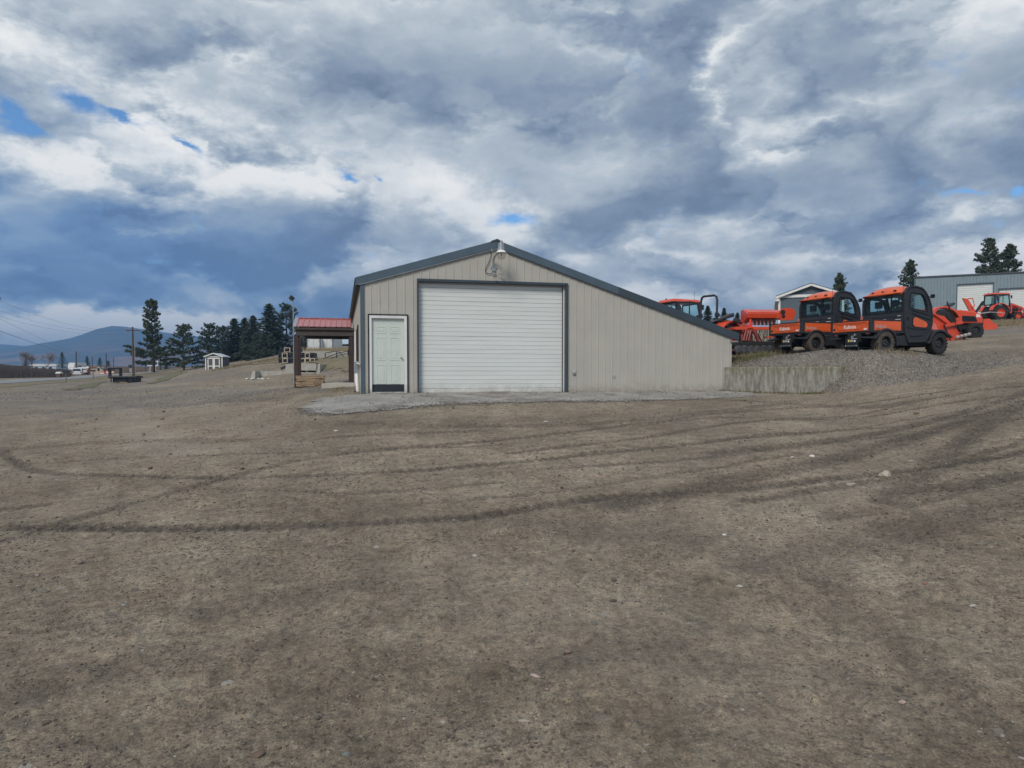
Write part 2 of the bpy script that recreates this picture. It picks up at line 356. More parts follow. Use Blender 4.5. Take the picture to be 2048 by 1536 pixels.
# ------------------------------------------------------------------ terrain
def cp(px, py, Y): p = at(px, py, Y); return (p.x, p.y, p.z)
LOW = [(0, .6, 0.0), (-1.5, 2, .0), (0, 2.8, .02), (1.8, 2.8, .03), (-6, 1.5, -.02), (6, 1.5, .0), (0, -4, 0), (-40, -30, 0), (40, -30, .1), (0, -80, 0), (-30, 0, -.05), (14, 1, .05),
  (-2.2, 3, 0), (-4.3, 6, .04), (-7, 10, .05), (-14.5, 20, .08), (0, 6, .17), (0, 10, .40), (0, 14, .66), (-4, 14, .55), (4, 14, .74)]
LOW += [cp(*p) for p in [(0, 800, 37), (0, 767, 88), (0, 757, 105), (0, 748, 170), (-400, 770, 90), (-400, 800, 40), (150, 800, 36), (150, 779, 54), (150, 766, 76), (150, 757, 112), (150, 749.5, 175),
  (300, 800, 33), (300, 781, 46), (290, 766, 70), (290, 751, 100), (300, 744.5, 180), (400, 800, 30), (370, 762, 56), (360, 747, 88), (440, 737, 84), (500, 792, 27), (520, 758, 54), (440, 770, 44), (600, 757.5, 53.2), (632, 757.5, 53),
  (500, 741, 60), (500, 729, 74), (480, 727, 92), (580, 776, 27.5), (600, 786, 22.5), (560, 728, 62), (575, 757, 53), (650, 769, 29), (650, 759, 41), (662, 736, 53), (690, 742, 44), (600, 729, 58.5), (625, 729, 57.5), (660, 720, 62), (700, 716, 62),
  (640, 717, 74), (700, 713, 74), (640, 700, 95), (700, 700, 95), (450, 725, 122), (560, 720, 125), (640, 698, 125), (680, 774, 25),
  (724, 787, 19.3), (850, 785, 19.8), (1000, 784, 20.3), (1131, 783, 20.8), (1300, 781, 21.4), (1449, 780, 21.9), (700, 812, 16.8), (1000, 830, 15.2), (1300, 822, 16),
  (1640, 788, 19.3), (1750, 778, 18.2), (1560, 800, 17.5), (1700, 830, 14.5), (1850, 795, 14.8), (1900, 768, 16.6), (1960, 738, 18.3), (2048, 778, 13.2), (2048, 740, 16.5), (2048, 705, 21), (2048, 900, 8.2), (2048, 1100, 5.2),
  (2400, 730, 14), (2400, 850, 8), (1900, 668, 36), (1985, 657, 42), (2048, 637.5, 61), (2300, 620, 61), (2048, 624, 78), (1850, 640, 78), (1650, 650, 75), (1500, 660, 80), (2400, 660, 30), (1960, 690, 25)]]
LOW += [(-3, 40, 2.4), (3, 40, 3.2), (2, 26, 1.4), (0, 90, 4), (15, 70, 4.6), (30, 110, 7.2), (60, 110, 8), (-20, 160, 1.6), (60, 40, 3.6), (100, 80, 7), (-90, 60, 0), (-130, 150, -.3)]
HIGH = [cp(*p) for p in [(1700, 706, 20.4), (1880, 709, 21.4), (1600, 706, 22.5), (1540, 708, 23.6), (1480, 711, 24.3), (1470, 722, 22.6), (1452, 736, 21.95), (1560, 735.5, 20.75), (1660, 737, 19.5), (1520, 718, 22.2), (1610, 714, 21),
  (1750, 706, 19.95), (1800, 710, 19.6), (1850, 716, 19.3), (1900, 718, 19.5), (1960, 700, 22.5), (1960, 690, 25), (2048, 705, 21), (2048, 690, 24), (2400, 660, 30), (2400, 730, 14), (1960, 738, 18.3), (1900, 742, 18.0),
  (1900, 668, 36), (1985, 657, 42), (2048, 637.5, 61), (2300, 620, 61), (2048, 624, 78), (1850, 640, 78), (1650, 650, 75), (1500, 660, 80), (1600, 692, 33), (1450, 700, 33), (1300, 705, 33), (1750, 690, 28)]]
HIGH += [(4.3, 30, 2.3), (3, 40, 3.2), (0, 90, 4), (15, 70, 4.6), (30, 110, 7.2), (60, 110, 8), (60, 40, 3.6), (100, 80, 7)]
def rbf_fit(pts):
    P = np.array(pts); U = np.stack([np.arctan2(P[:, 0], P[:, 1]) * 1.6, np.log(np.hypot(P[:, 0], P[:, 1]) + .6)], 1)
    D = np.linalg.norm(U[:, None] - U[None], axis=2); n = len(P)
    K_ = np.where(D > 0, D ** 2 * np.log(np.maximum(D, 1e-9)), 0) + np.eye(n) * 2e-4
    A = np.zeros((n + 3, n + 3)); A[:n, :n] = K_; A[:n, n] = 1; A[:n, n + 1:] = U; A[n, :n] = 1; A[n + 1:, :n] = U.T
    return U, np.linalg.solve(A, np.r_[P[:, 2], 0, 0, 0])
RL, RH = rbf_fit(LOW), rbf_fit(HIGH)
def rbf(fit, x, y):
    U, wt = fit; n = len(U); q = np.stack([np.arctan2(x, y) * 1.6, np.log(np.hypot(x, y) + .6)], 1); out = np.empty(len(q))
    for i in range(0, len(q), 40000):
        D2 = ((q[i:i + 40000, None] - U[None]) ** 2).sum(2)
        out[i:i + 40000] = (.5 * D2 * np.log(np.maximum(D2, 1e-18))) @ wt[:n] + wt[n] + q[i:i + 40000] @ wt[n + 1:]
    return out
FOOT = np.array([(2.9, 37), (6.62, 22.16), (8.60, 19.80), (8.74, 18.62), (10.1, 18.0), (12.0, 17.8), (14.0, 18.0), (19, 16.5)])
FW = np.array([.3, .14, .10, .95, 1.6, 2.4, 4.5])
def terrace(x, y):
    best = np.full(len(x), 1e9); sg = np.zeros(len(x)); wd = np.ones(len(x))
    for i in range(len(FOOT) - 1):
        a, b = FOOT[i], FOOT[i + 1]; d = b - a; t = np.clip(((x - a[0]) * d[0] + (y - a[1]) * d[1]) / (d @ d), 0, 1)
        ex, ey = x - a[0] - t * d[0], y - a[1] - t * d[1]; ds = np.hypot(ex, ey); m = ds < best - 1e-6
        best = np.where(m, ds, best); sg = np.where(m, np.sign(d[0] * (y - a[1]) - d[1] * (x - a[0])), sg)
        w1 = FW[i + 1] if (i + 1 < len(FW) and i >= 1) else FW[i]
        wd = np.where(m, FW[i] * (1 - t) + w1 * t, wd)
    s = best * sg; t = np.clip(s / wd, 0, 1); return t * t * (3 - 2 * t) * .35 + t * .65
def vnoise(x, y, sc, seed=0, octv=4, rough=.55):
    r = np.random.default_rng(seed); T = r.random((256, 256)); out = np.zeros(len(x)); amp = 1; tot = 0; u = x * sc + 37.3; v = y * sc + 11.7
    for o in range(octv):
        iu = np.floor(u).astype(int); iv = np.floor(v).astype(int); fu = u - iu; fv = v - iv; fu = fu * fu * (3 - 2 * fu); fv = fv * fv * (3 - 2 * fv)
        g = lambda a, b: T[a & 255, b & 255]
        out += amp * ((g(iu, iv) * (1 - fu) + g(iu + 1, iv) * fu) * (1 - fv) + (g(iu, iv + 1) * (1 - fu) + g(iu + 1, iv + 1) * fu) * fv)
        tot += amp; amp *= rough; a_ = .6; u, v = (u * math.cos(a_) - v * math.sin(a_)) * 2.03 + 5, (u * math.sin(a_) + v * math.cos(a_)) * 2.03 + 9
    return out / tot
def gz(x, y):
    x = np.atleast_1d(np.asarray(x, float)); y = np.atleast_1d(np.asarray(y, float))
    t = terrace(x, y); z = rbf(RL, x, y) * (1 - t) + rbf(RH, x, y) * t
    z += t * (1 - t) * 4 * (vnoise(x, y, 1.1, 5) - .45) * .20
    z += .13 * np.exp(-(((x - 9.75) / .8) ** 2 + ((y - 19.85) / .45) ** 2)) + .06 * np.exp(-(((x - 9.2) / .5) ** 2 + ((y - 21.0) / .5) ** 2))
    r = np.hypot(x, y); k = np.clip((r - 150) / 200, 0, 1); k = k * k * (3 - 2 * k)
    return z * (1 - k) + (-.5) * k
def g1(x, y): return float(gz([x], [y])[0])
def hit(px, py, dmin=1.6, dmax=200, back=False):
    a, b = ray(px, py); Y = np.geomspace(dmin, dmax, 700); h = gz(a * Y, Y) - (EYE + b * Y); i = np.argmax(h >= 0)
    if h[i] < 0: i = len(Y) - 1
    j = max(i - 1, 0); t = h[j] / (h[j] - h[i]) if h[j] != h[i] else 0; Yh = Y[j] + (Y[i] - Y[j]) * t
    return Vector((a * Yh, Yh, g1(a * Yh, Yh)))
# wheel tracks: pixel polylines are turned into ground points, width (m), strength
def poly_w(pts, k=6):
    W_ = np.array([list(hit(*p))[:2] for p in pts]); out = []
    for i in range(len(W_) - 1):
        p0, p1, p2, p3 = W_[max(i - 1, 0)], W_[i], W_[i + 1], W_[min(i + 2, len(W_) - 1)]
        for t in np.linspace(0, 1, k, endpoint=False): out.append(.5 * ((2 * p1) + (-p0 + p2) * t + (2 * p0 - 5 * p1 + 4 * p2 - p3) * t * t + (-p0 + 3 * p1 - 3 * p2 + p3) * t ** 3))
    out.append(W_[-1]); return np.array(out)
TRK = [([(-200, 1058), (0, 1054), (300, 1056), (640, 1048), (900, 1036), (1000, 1026), (1200, 996), (1450, 980), (1640, 960), (1850, 935), (2048, 902), (2250, 870)], .13, .95),
 ([(14, 900), (8, 905), (20, 915), (80, 943), (240, 951), (430, 956), (640, 951), (860, 938), (1100, 916), (1280, 897), (1400, 886), (1650, 862), (1900, 838), (2100, 810)], .11, .8),
 ([(0, 1085), (150, 1038), (280, 1002), (420, 965), (560, 930), (700, 906), (900, 888), (1100, 869), (1300, 845), (1600, 815), (1900, 780)], .13, .65),
 ([(1240, 1010), (1450, 965), (1560, 940), (1660, 920), (1800, 882), (1900, 852), (2048, 808), (2150, 780)], .26, .75),
 ([(1440, 905), (1560, 893), (1700, 875), (1850, 846), (1960, 815), (2070, 780)], .22, .8),
 ([(1500, 1120), (1640, 1095), (1780, 1062), (1900, 1035), (2048, 1000), (2200, 960)], .30, .6),
 ([(1800, 985), (1900, 972), (2048, 945)], .24, .8),
 ([(1600, 1125), (1680, 1190), (1780, 1270), (1880, 1360), (1990, 1450), (2060, 1500)], .12, .45),
 ([(1780, 1000), (1860, 930), (1950, 865), (2048, 800)], .2, .7),
 ([(0, 1020), (80, 1010)], .14, .95), ([(-50, 1140), (60, 1120)], .16, .3), ([(350, 1340), (480, 1300), (560, 1275)], .14, .25),
 ([(1060, 1040), (1160, 1060), (1400, 1090), (1560, 1120)], .3, .4), ([(600, 880), (760, 868), (1000, 862)], .14, .5),
 ([(1450, 800), (1650, 812), (1850, 800), (2048, 765)], .3, .45), ([(0, 832), (180, 815), (420, 806), (560, 800)], .4, .4), ([(1024, 905), (1300, 873), (1600, 838), (1900, 806), (2060, 786)], .10, .7), ([(1100, 935), (1400, 915), (1700, 880), (2060, 836)], .09, .6), ([(1500, 1000), (1750, 960), (1900, 925), (2060, 878)], .10, .7), ([(1250, 850), (1500, 835), (1800, 810), (2060, 770)], .11, .55), ([(0, 930), (250, 917), (600, 905), (1000, 890)], .08, .5), ([(350, 975), (700, 985), (1000, 965)], .08, .45), ([(1350, 890), (1600, 868), (1800, 842), (2060, 800)], .09, .6), ([(1650, 1035), (1850, 1000), (2060, 950)], .10, .55), ([(800, 1010), (1100, 985), (1350, 945), (1600, 905)], .08, .45), ([(700, 845), (1000, 852), (1300, 838), (1600, 800)], .3, .4), ([(0, 900), (200, 885), (500, 880)], .25, .35), ([(420, 1215), (560, 1195), (700, 1170)], .22, .35), ([(60, 1380), (220, 1340), (400, 1320)], .16, .45), ([(1100, 1320), (1250, 1300), (1420, 1330)], .16, .35)]
LIGHT = [([(250, 800), (262, 838), (290, 870), (360, 905)], .5, .8), ([(390, 800), (440, 830), (520, 860)], .5, .5), ([(60, 840), (180, 795), (300, 787)], .6, .5), ([(30, 960), (400, 900), (800, 880)], .4, .3),
 ([(1280, 820), (1450, 880), (1300, 960)], .5, .2), ([(1700, 960), (1500, 1060), (1300, 1040)], .6, .25), ([(900, 1150), (1200, 1250), (1500, 1350)], .7, .25)]
def tmask(x, y, tracks):
    out = np.zeros(len(x)); ofs = np.zeros(len(x))
    for pts, wd, st in tracks:
        P = poly_w(pts); lo = P.min(0) - 1.5; hi = P.max(0) + 1.5; m = (x > lo[0]) & (x < hi[0]) & (y > lo[1]) & (y < hi[1]); idx = np.where(m)[0]
        if len(idx) == 0: continue
        xx, yy = x[idx], y[idx]; best = np.full(len(idx), 1e9)
        for i in range(len(P) - 1):
            a, b = P[i], P[i + 1]; d = b - a; t = np.clip(((xx - a[0]) * d[0] + (yy - a[1]) * d[1]) / (d @ d + 1e-12), 0, 1)
            best = np.minimum(best, np.hypot(xx - a[0] - t * d[0], yy - a[1] - t * d[1]))
        v = st * np.exp(-(best / wd) ** 4); out[idx] = np.maximum(out[idx], v)
    return out
def smooth01(a, lo, hi): t = np.clip((a - lo) / (hi - lo), 0, 1); return t * t * (3 - 2 * t)
APRON = [(604, 818), (620, 803), (660, 795), (700, 790.5), (724, 788.5), (845, 786.5), (1000, 785.5), (1131, 784.5), (1300, 782.5), (1449, 781), (1500, 784), (1535, 791), (1400, 799), (1250, 803), (1100, 804), (980, 806), (900, 810), (820, 815), (740, 823), (660, 829), (618, 829)]
def inpoly(x, y, P):
    c = np.zeros(len(x), bool); n = len(P)
    for i in range(n):
        x1, y1 = P[i]; x2, y2 = P[(i + 1) % n]
        if y1 == y2: continue
        c ^= ((y1 > y) != (y2 > y)) & (x < (x2 - x1) * (y - y1) / (y2 - y1) + x1)
    return c
APW = np.array([list(hit(*p))[:2] for p in APRON])
# one sheet of ground: finer where the eye is close, out past the hills
azs = np.concatenate([np.linspace(-46, 46, 861), np.linspace(46, 314, 76)[1:-1]]) * math.pi / 180
rr = np.concatenate([[.25, .6, 1.0, 1.4], np.geomspace(1.8, 30, 520), np.geomspace(30, 6000, 150)[1:]])
AZ, RR = np.meshgrid(azs, rr); gx = (RR * np.sin(AZ)).ravel(); gy = (RR * np.cos(AZ)).ravel(); gr = RR.ravel()
gzv = gz(gx, gy); na = len(azs); nr = len(rr)
near = (gr < 34) & (np.abs(np.tile(azs, nr)) < .85); ni = np.where(near)[0]
trk = np.zeros(len(gx)); lgt = np.zeros(len(gx)); trk[ni] = tmask(gx[ni], gy[ni], TRK); lgt[ni] = tmask(gx[ni], gy[ni], LIGHT)
X_, Y_ = gx[ni], gy[ni]
br = smooth01(vnoise(X_, Y_, 1.6, 21, 4), .36, .62); trk[ni] *= .65 + .35 * br
clod = smooth01(vnoise(X_, Y_, 9, 31, 4, .6), .52, .72); clod2 = smooth01(vnoise(X_, Y_, 3.2, 33, 4, .6), .50, .7)
gr_near = gr[ni]; fade = np.clip(1.4 - gr_near / 24, .25, 1)
lug = .5 + .5 * np.sin(X_ * 52 + vnoise(X_, Y_, 3, 71) * 5)
disp = (vnoise(X_, Y_, .8, 41, 3) - .5) * .035 + (vnoise(X_, Y_, 5, 42, 5, .62) - .5) * .030 + (vnoise(X_, Y_, 24, 43, 4, .65) - .5) * .020 * np.clip(1.5 - gr_near / 7, 0, 1) + clod * clod2 * .022 * fade
disp += -.030 * trk[ni] + .028 * trk[ni] * lug + .03 * trk[ni] * (vnoise(X_, Y_, 14, 44, 3) - .5)
tm = terrace(X_, Y_); bank = np.clip(tm * (1 - tm) * 4, 0, 1) * (X_ > 8.2); disp += bank * ((vnoise(X_, Y_, 7, 45, 4, .7) - .5) * .12 + (vnoise(X_, Y_, 2.2, 46, 3, .6) - .5) * .22)
ap = inpoly(X_, Y_, APW); disp[ap] *= .12; apd = np.zeros(len(gx)); apd[ni] = ap
gzv[ni] += disp * np.clip((34 - gr_near) / 6, 0, 1)
t_all = terrace(gx, gy); tw = np.clip(t_all * (1 - t_all) * 4, 0, 1)
gravel = np.zeros(len(gx))
gravel += smooth01(tw, .0, .3) * (gx > 7) * .9 * np.clip((15.8 - gx) / 3.4, .05, 1)
gravel = np.maximum(gravel, (t_all > .3) * (gx > 6) * (gr < 24.5) * smooth01(-gx, -13.5, -10.5) * .8)
gravel = np.maximum(gravel, smooth01(vnoise(gx, gy, .12, 51, 3), .5, .65) * smooth01(gr, 30, 42) * .75)
gravel = np.maximum(gravel, (np.hypot(gx + 9.5, gy - 30) < 9) * smooth01(vnoise(gx, gy, .5, 52), .40, .6) * .8)
vid = np.arange(nr * na).reshape(nr, na); a_ = vid[:-1, :]; b_ = vid[1:, :]
Fq = np.stack([a_, np.roll(a_, -1, 1), np.roll(b_, -1, 1), b_], -1).reshape(-1, 4)
# material of the yard
def attr_mat():
    m = bpy.data.materials.new('yard_dirt'); m.use_nodes = True; t = m.node_tree; b = t.nodes['Principled BSDF']; lk = t.links.new; nd = t.nodes.new
    g = nd('ShaderNodeNewGeometry').outputs['Position']
    def at_(n): q = nd('ShaderNodeAttribute'); q.attribute_name = n; return q.outputs['Fac']
    def ns(sc, det=6, ro=.6, dist=0): q = nd('ShaderNodeTexNoise'); lk(g, q.inputs['Vector']); q.inputs['Scale'].default_value = sc; q.inputs['Detail'].default_value = det; q.inputs['Roughness'].default_value = ro; q.inputs['Distortion'].default_value = dist; return q.outputs['Fac']
    def rp(f, st): q = nd('ShaderNodeValToRGB'); lk(f, q.inputs[0]); e = q.color_ramp.elements; [e.new(.5) for _ in range(len(st) - 2)]; [(setattr(x, 'position', p), setattr(x, 'color', tuple(c) + (1,))) for x, (p, c) in zip(e, st)]; return q.outputs[0]
    def mx(f, a, c, mode='MIX'):
        q = nd('ShaderNodeMix'); q.data_type = 'RGBA'; q.blend_type = mode
        for s, v in ((q.inputs['Factor'], f), (q.inputs['A'], a), (q.inputs['B'], c)):
            if isinstance(v, bpy.types.NodeSocket): lk(v, s)
            else: s.default_value = v if not isinstance(v, tuple) else tuple(v) + (1,)
        return q.outputs['Result']
    def mt(op, a, c=0.0, d=0.0, cl=False):
        q = nd('ShaderNodeMath'); q.operation = op; q.use_clamp = cl
        for s, v in zip(q.inputs, (a, c, d)):
            if isinstance(v, bpy.types.NodeSocket): lk(v, s)
            else: s.default_value = v
        return q.outputs[0]
    base = rp(ns(.62, 9, .70), [(.32, (.204, .171, .129)), (.5, (.254, .214, .162)), (.66, (.310, .266, .204))])
    mot = rp(ns(5.5, 7, .68), [(.30, (.66, .65, .64)), (.5, (1, 1, 1)), (.70, (1.22, 1.21, 1.20))])
    base = mx(.9, base, mot, 'MULTIPLY')
    mid = rp(ns(19, 6, .72), [(.34, (.55, .54, .53)), (.5, (1, 1, 1)), (.66, (1.35, 1.34, 1.3))]); base = mx(.9, base, mid, 'MULTIPLY')
    fine = rp(ns(85, 5, .8), [(.32, (.42, .42, .42)), (.5, (1, 1, 1)), (.68, (1.7, 1.66, 1.6))])
    base = mx(.85, base, fine, 'MULTIPLY')
    wide = rp(ns(.16, 8, .72), [(.36, (.80, .79, .78)), (.5, (1, 1, 1)), (.62, (1.16, 1.16, 1.17))]); base = mx(1.0, base, wide, 'MULTIPLY')
    grit = rp(ns(2.4, 9, .78), [(.36, (.78, .77, .76)), (.5, (1, 1, 1)), (.63, (1.16, 1.16, 1.15))]); base = mx(.9, base, grit, 'MULTIPLY')
    red = rp(ns(1.7, 4), [(.5, (1, 1, 1)), (.68, (1.03, .985, .96))]); base = mx(1.0, base, red, 'MULTIPLY')
    # dark crumbs and dirt patches
    crumbs = mt('MULTIPLY', rp(ns(22, 6, .75), [(.53, (0, 0, 0)), (.60, (1, 1, 1))]), rp(ns(2.2, 6, .65), [(.44, (.25, .25, .25)), (.60, (1, 1, 1))]))
    base = mx(mt('MULTIPLY', crumbs, .78), base, (.052, .042, .034))
    trn = at_('track'); tr = mt('MULTIPLY', trn, rp(ns(9, 6, .7), [(.30, (.45, .45, .45)), (.50, (1, 1, 1))]), 0, True)
    base = mx(mt('MULTIPLY', tr, .82), base, (.058, .047, .040))
    base = mx(mt('MULTIPLY', at_('pale'), .42), base, (.34, .30, .25))
    # pebbles seen as coloured cells
    def cells(sc, thr):
        v = nd('ShaderNodeTexVoronoi'); lk(g, v.inputs['Vector']); v.inputs['Scale'].default_value = sc
        wn = nd('ShaderNodeTexWhiteNoise'); wn.noise_dimensions = '3D'; lk(v.outputs['Position'], wn.inputs['Vector'])
        keep = mt('LESS_THAN', wn.outputs['Value'], thr); disc = mt('LESS_THAN', v.outputs['Distance'], .34)
        w2 = nd('ShaderNodeTexWhiteNoise'); w2.noise_dimensions = '3D'; lk(v.outputs['Color'], w2.inputs['Vector']); return v, mt('MULTIPLY', keep, disc), w2.outputs['Value']
    pcol = [(0, (.09, .08, .072)), (.35, (.16, .14, .12)), (.65, (.24, .21, .18)), (.82, (.22, .155, .12)), (.94, (.33, .31, .28)), (1, (.46, .44, .41))]
    v1, k1, c1 = cells(34, .22); base = mx(mt('MULTIPLY', k1, .75), base, rp(c1, pcol))
    v3, k3, c3 = cells(11, .08); base = mx(mt('MULTIPLY', k3, .6), base, rp(c3, pcol))
    # loose gravel areas
    gv = at_('gravel'); v2 = nd('ShaderNodeTexVoronoi'); lk(g, v2.inputs['Vector']); v2.inputs['Scale'].default_value = 42
    w3 = nd('ShaderNodeTexWhiteNoise'); w3.noise_dimensions = '3D'; lk(v2.outputs['Color'], w3.inputs['Vector'])
    gcol = rp(w3.outputs['Value'], [(0, (.085, .076, .070)), (.5, (.185, .168, .153)), (.85, (.28, .26, .24)), (1, (.46, .44, .42))])
    gcol = mx(.6, gcol, rp(ns(3, 5), [(.35, (.75, .75, .75)), (.65, (1.2, 1.18, 1.15))]), 'MULTIPLY')
    base = mx(mt('MULTIPLY', gv, .8, 0, True), base, gcol)
    lk(base, b.inputs['Base Color']); b.inputs['Roughness'].default_value = .92; b.inputs['Specular IOR Level'].default_value = .25
    h = mt('ADD', mt('MULTIPLY', ns(70, 6, .75), .55), mt('MULTIPLY', ns(14, 6, .7), .9)); h = mt('MULTIPLY_ADD', k1, .25, h); h = mt('MULTIPLY_ADD', mt('MULTIPLY', v2.outputs['Distance'], gv), -1.2, h)
    bp = nd('ShaderNodeBump'); bp.inputs['Strength'].default_value = .85; bp.inputs['Distance'].default_value = .022; lk(h, bp.inputs['Height']); lk(bp.outputs[0], b.inputs['Normal'])
    return m
DIRT = attr_mat()
ground = np_mesh('ground', np.stack([gx, gy, gzv], 1), Fq, DIRT, smooth=True); tag(ground, kind='structure')
for nm, arr in (('track', trk), ('pale', lgt), ('gravel', np.clip(gravel, 0, 1))):
    a = ground.data.attributes.new(nm, 'FLOAT', 'POINT'); a.data.foreach_set('value', arr.astype(np.float32))
def drape(name, pix, mat, off=.012, jag=.25, world=None, step=None, cap=None, kind='structure', rough_z=0.0):
    P = np.array(world) if world is not None else np.array([list(hit(*p))[:2] for p in pix])
    az_ = np.arctan2(P[:, 0], P[:, 1]); lr = np.log(np.hypot(P[:, 0], P[:, 1])); m = .01
    da = step or .0022; ga = np.arange(az_.min() - m, az_.max() + m, da); gl = np.arange(lr.min() - .02, lr.max() + .02, da * 2.2 if not step else step * 2.0)
    A, Lr = np.meshgrid(ga, gl); r_ = np.exp(Lr); x = (r_ * np.sin(A)).ravel(); y = (r_ * np.cos(A)).ravel()
    jx = (vnoise(x, y, 2.2 if jag < .5 else .6, 61, 4) - .5) * jag * 2; jy = (vnoise(x, y, 2.2 if jag < .5 else .6, 62, 4) - .5) * jag * 2
    ins = inpoly(x + jx, y + jy, P).reshape(A.shape); cell = ins[:-1, :-1] & ins[1:, :-1] & ins[:-1, 1:] & ins[1:, 1:]
    id_ = np.arange(A.size).reshape(A.shape); q = np.stack([id_[:-1, :-1], id_[:-1, 1:], id_[1:, 1:], id_[1:, :-1]], -1)[cell]
    used, inv = np.unique(q, return_inverse=True); z = gz(x[used], y[used]) + off
    if rough_z: z += (vnoise(x[used], y[used], 6, 63, 4, .7)) * rough_z
    o = np_mesh(name, np.stack([x[used], y[used], z], 1), inv.reshape(-1, 4), mat, smooth=True); return tag(o, kind=kind)
# concrete apron: crumbled grey slab in front of the doors
def apron_mat():
    m = pm('apron', (.235, .222, .20), .92, .15, 1.1, .9, 60, col2=(.42, .405, .37), det=9); t = m.node_tree; b = t.nodes['Principled BSDF']; src = b.inputs['Base Color'].links[0].from_socket; g = t.nodes.new('ShaderNodeNewGeometry')
    def spot(sc, lo, hi, colr, st, prev, rough=.7):
        n = t.nodes.new('ShaderNodeTexNoise'); t.links.new(g.outputs['Position'], n.inputs['Vector']); n.inputs['Scale'].default_value = sc; n.inputs['Detail'].default_value = 7; n.inputs['Roughness'].default_value = rough
        r = t.nodes.new('ShaderNodeMapRange'); t.links.new(n.outputs['Fac'], r.inputs[0]); r.inputs['From Min'].default_value = lo; r.inputs['From Max'].default_value = hi; r.inputs['To Max'].default_value = st
        x = t.nodes.new('ShaderNodeMix'); x.data_type = 'RGBA'; t.links.new(r.outputs[0], x.inputs['Factor']); t.links.new(prev, x.inputs['A']); x.inputs['B'].default_value = colr; return x.outputs['Result']
    c = spot(.9, .52, .62, (.16, .14, .12, 1), .75, src); c = spot(12, .54, .64, (.12, .11, .10, 1), .7, c); c = spot(45, .56, .66, (.10, .095, .09, 1), .7, c, .8); c = spot(30, .60, .70, (.50, .49, .47, 1), .6, c, .8)
    t.links.new(c, b.inputs['Base Color']); return m
drape('concrete_apron', None, apron_mat(), off=.008, jag=.42, world=APW, step=.0012, rough_z=.012)
drape('road', [(-500, 775), (0, 762), (140, 754.0), (215, 748.5), (300, 745.2), (330, 745.6), (215, 751.3), (140, 759), (0, 768), (-500, 788)], M['asphalt'], off=.05, jag=.1)
# ------------------------------------------------------------------ loose stones
def stones(n, xy, size, name, mat, label=None, flat=.6, embed=.35):
    x, y = xy[:, 0], xy[:, 1]; z = ground_z(x, y)
    t = (1 + 5 ** .5) / 2
    ico = np.array([(-1, t, 0), (1, t, 0), (-1, -t, 0), (1, -t, 0), (0, -1, t), (0, 1, t), (0, -1, -t), (0, 1, -t), (t, 0, -1), (t, 0, 1), (-t, 0, -1), (-t, 0, 1)]) / math.sqrt(1 + t * t)
    fi = np.array([(0, 11, 5), (0, 5, 1), (0, 1, 7), (0, 7, 10), (0, 10, 11), (1, 5, 9), (5, 11, 4), (11, 10, 2), (10, 7, 6), (7, 1, 8), (3, 9, 4), (3, 4, 2), (3, 2, 6), (3, 6, 8), (3, 8, 9), (4, 9, 5), (2, 4, 11), (6, 2, 10), (8, 6, 7), (9, 8, 1)])
    n = len(x); J = 1 + (rng.random((n, 12, 1)) - .5) * .55; sc = np.stack([size * (.7 + .6 * rng.random(n)), size * (.7 + .6 * rng.random(n)), size * flat * (.6 + .7 * rng.random(n))], 1)
    V = ico[None] * J * sc[:, None, :]; an = rng.random(n) * 6.28; c, s = np.cos(an), np.sin(an)
    vx = V[..., 0] * c[:, None] - V[..., 1] * s[:, None]; vy = V[..., 0] * s[:, None] + V[..., 1] * c[:, None]
    V = np.stack([vx + x[:, None], vy + y[:, None], V[..., 2] + (z + sc[:, 2] * (1 - embed * 2))[:, None]], -1)
    Fc = (fi[None] + (np.arange(n) * 12)[:, None, None]).reshape(-1, 3)
    o = np_mesh(name, V.reshape(-1, 3), Fc, mat, k=3); a = o.data.attributes.new('tone', 'FLOAT', 'POINT'); a.data.foreach_set('value', np.repeat(rng.random(n), 12).astype(np.float32)); return o
def ground_z(x, y):
    A = np.arctan2(x, y); r = np.hypot(x, y); ia = np.clip((A - azs[0]) / (azs[860] - azs[0]) * 860, 0, 859.999); ir = np.interp(np.log(r), np.log(rr), np.arange(nr))
    i0 = ia.astype(int); j0 = np.minimum(ir.astype(int), nr - 2); fa = ia - i0; fr = ir - j0; Z = gzv.reshape(nr, na)
    return (Z[j0, i0] * (1 - fa) + Z[j0, i0 + 1] * fa) * (1 - fr) + (Z[j0 + 1, i0] * (1 - fa) + Z[j0 + 1, i0 + 1] * fa) * fr
def stone_mat(name, st):
    m = bpy.data.materials.new(name); m.use_nodes = True; t = m.node_tree; b = t.nodes['Principled BSDF']
    q = t.nodes.new('ShaderNodeAttribute'); q.attribute_name = 'tone'; r = t.nodes.new('ShaderNodeValToRGB'); t.links.new(q.outputs['Fac'], r.inputs[0]); e = r.color_ramp.elements
    [e.new(.5) for _ in range(len(st) - 2)]; [(setattr(x, 'position', p), setattr(x, 'color', tuple(c) + (1,))) for x, (p, c) in zip(e, st)]
    t.links.new(r.outputs[0], b.inputs['Base Color']); b.inputs['Roughness'].default_value = .85; return m
SM = stone_mat('pebble', [(0, (.085, .071, .061)), (.35, (.135, .115, .098)), (.62, (.20, .172, .148)), (.84, (.19, .145, .11)), (.95, (.24, .215, .185)), (.99, (.32, .30, .27)), (1, (.46, .44, .41))])
SG = stone_mat('gravel_grey', [(0, (.085, .076, .070)), (.4, (.15, .136, .124)), (.75, (.22, .205, .195)), (.93, (.32, .305, .29)), (1, (.50, .48, .46))])
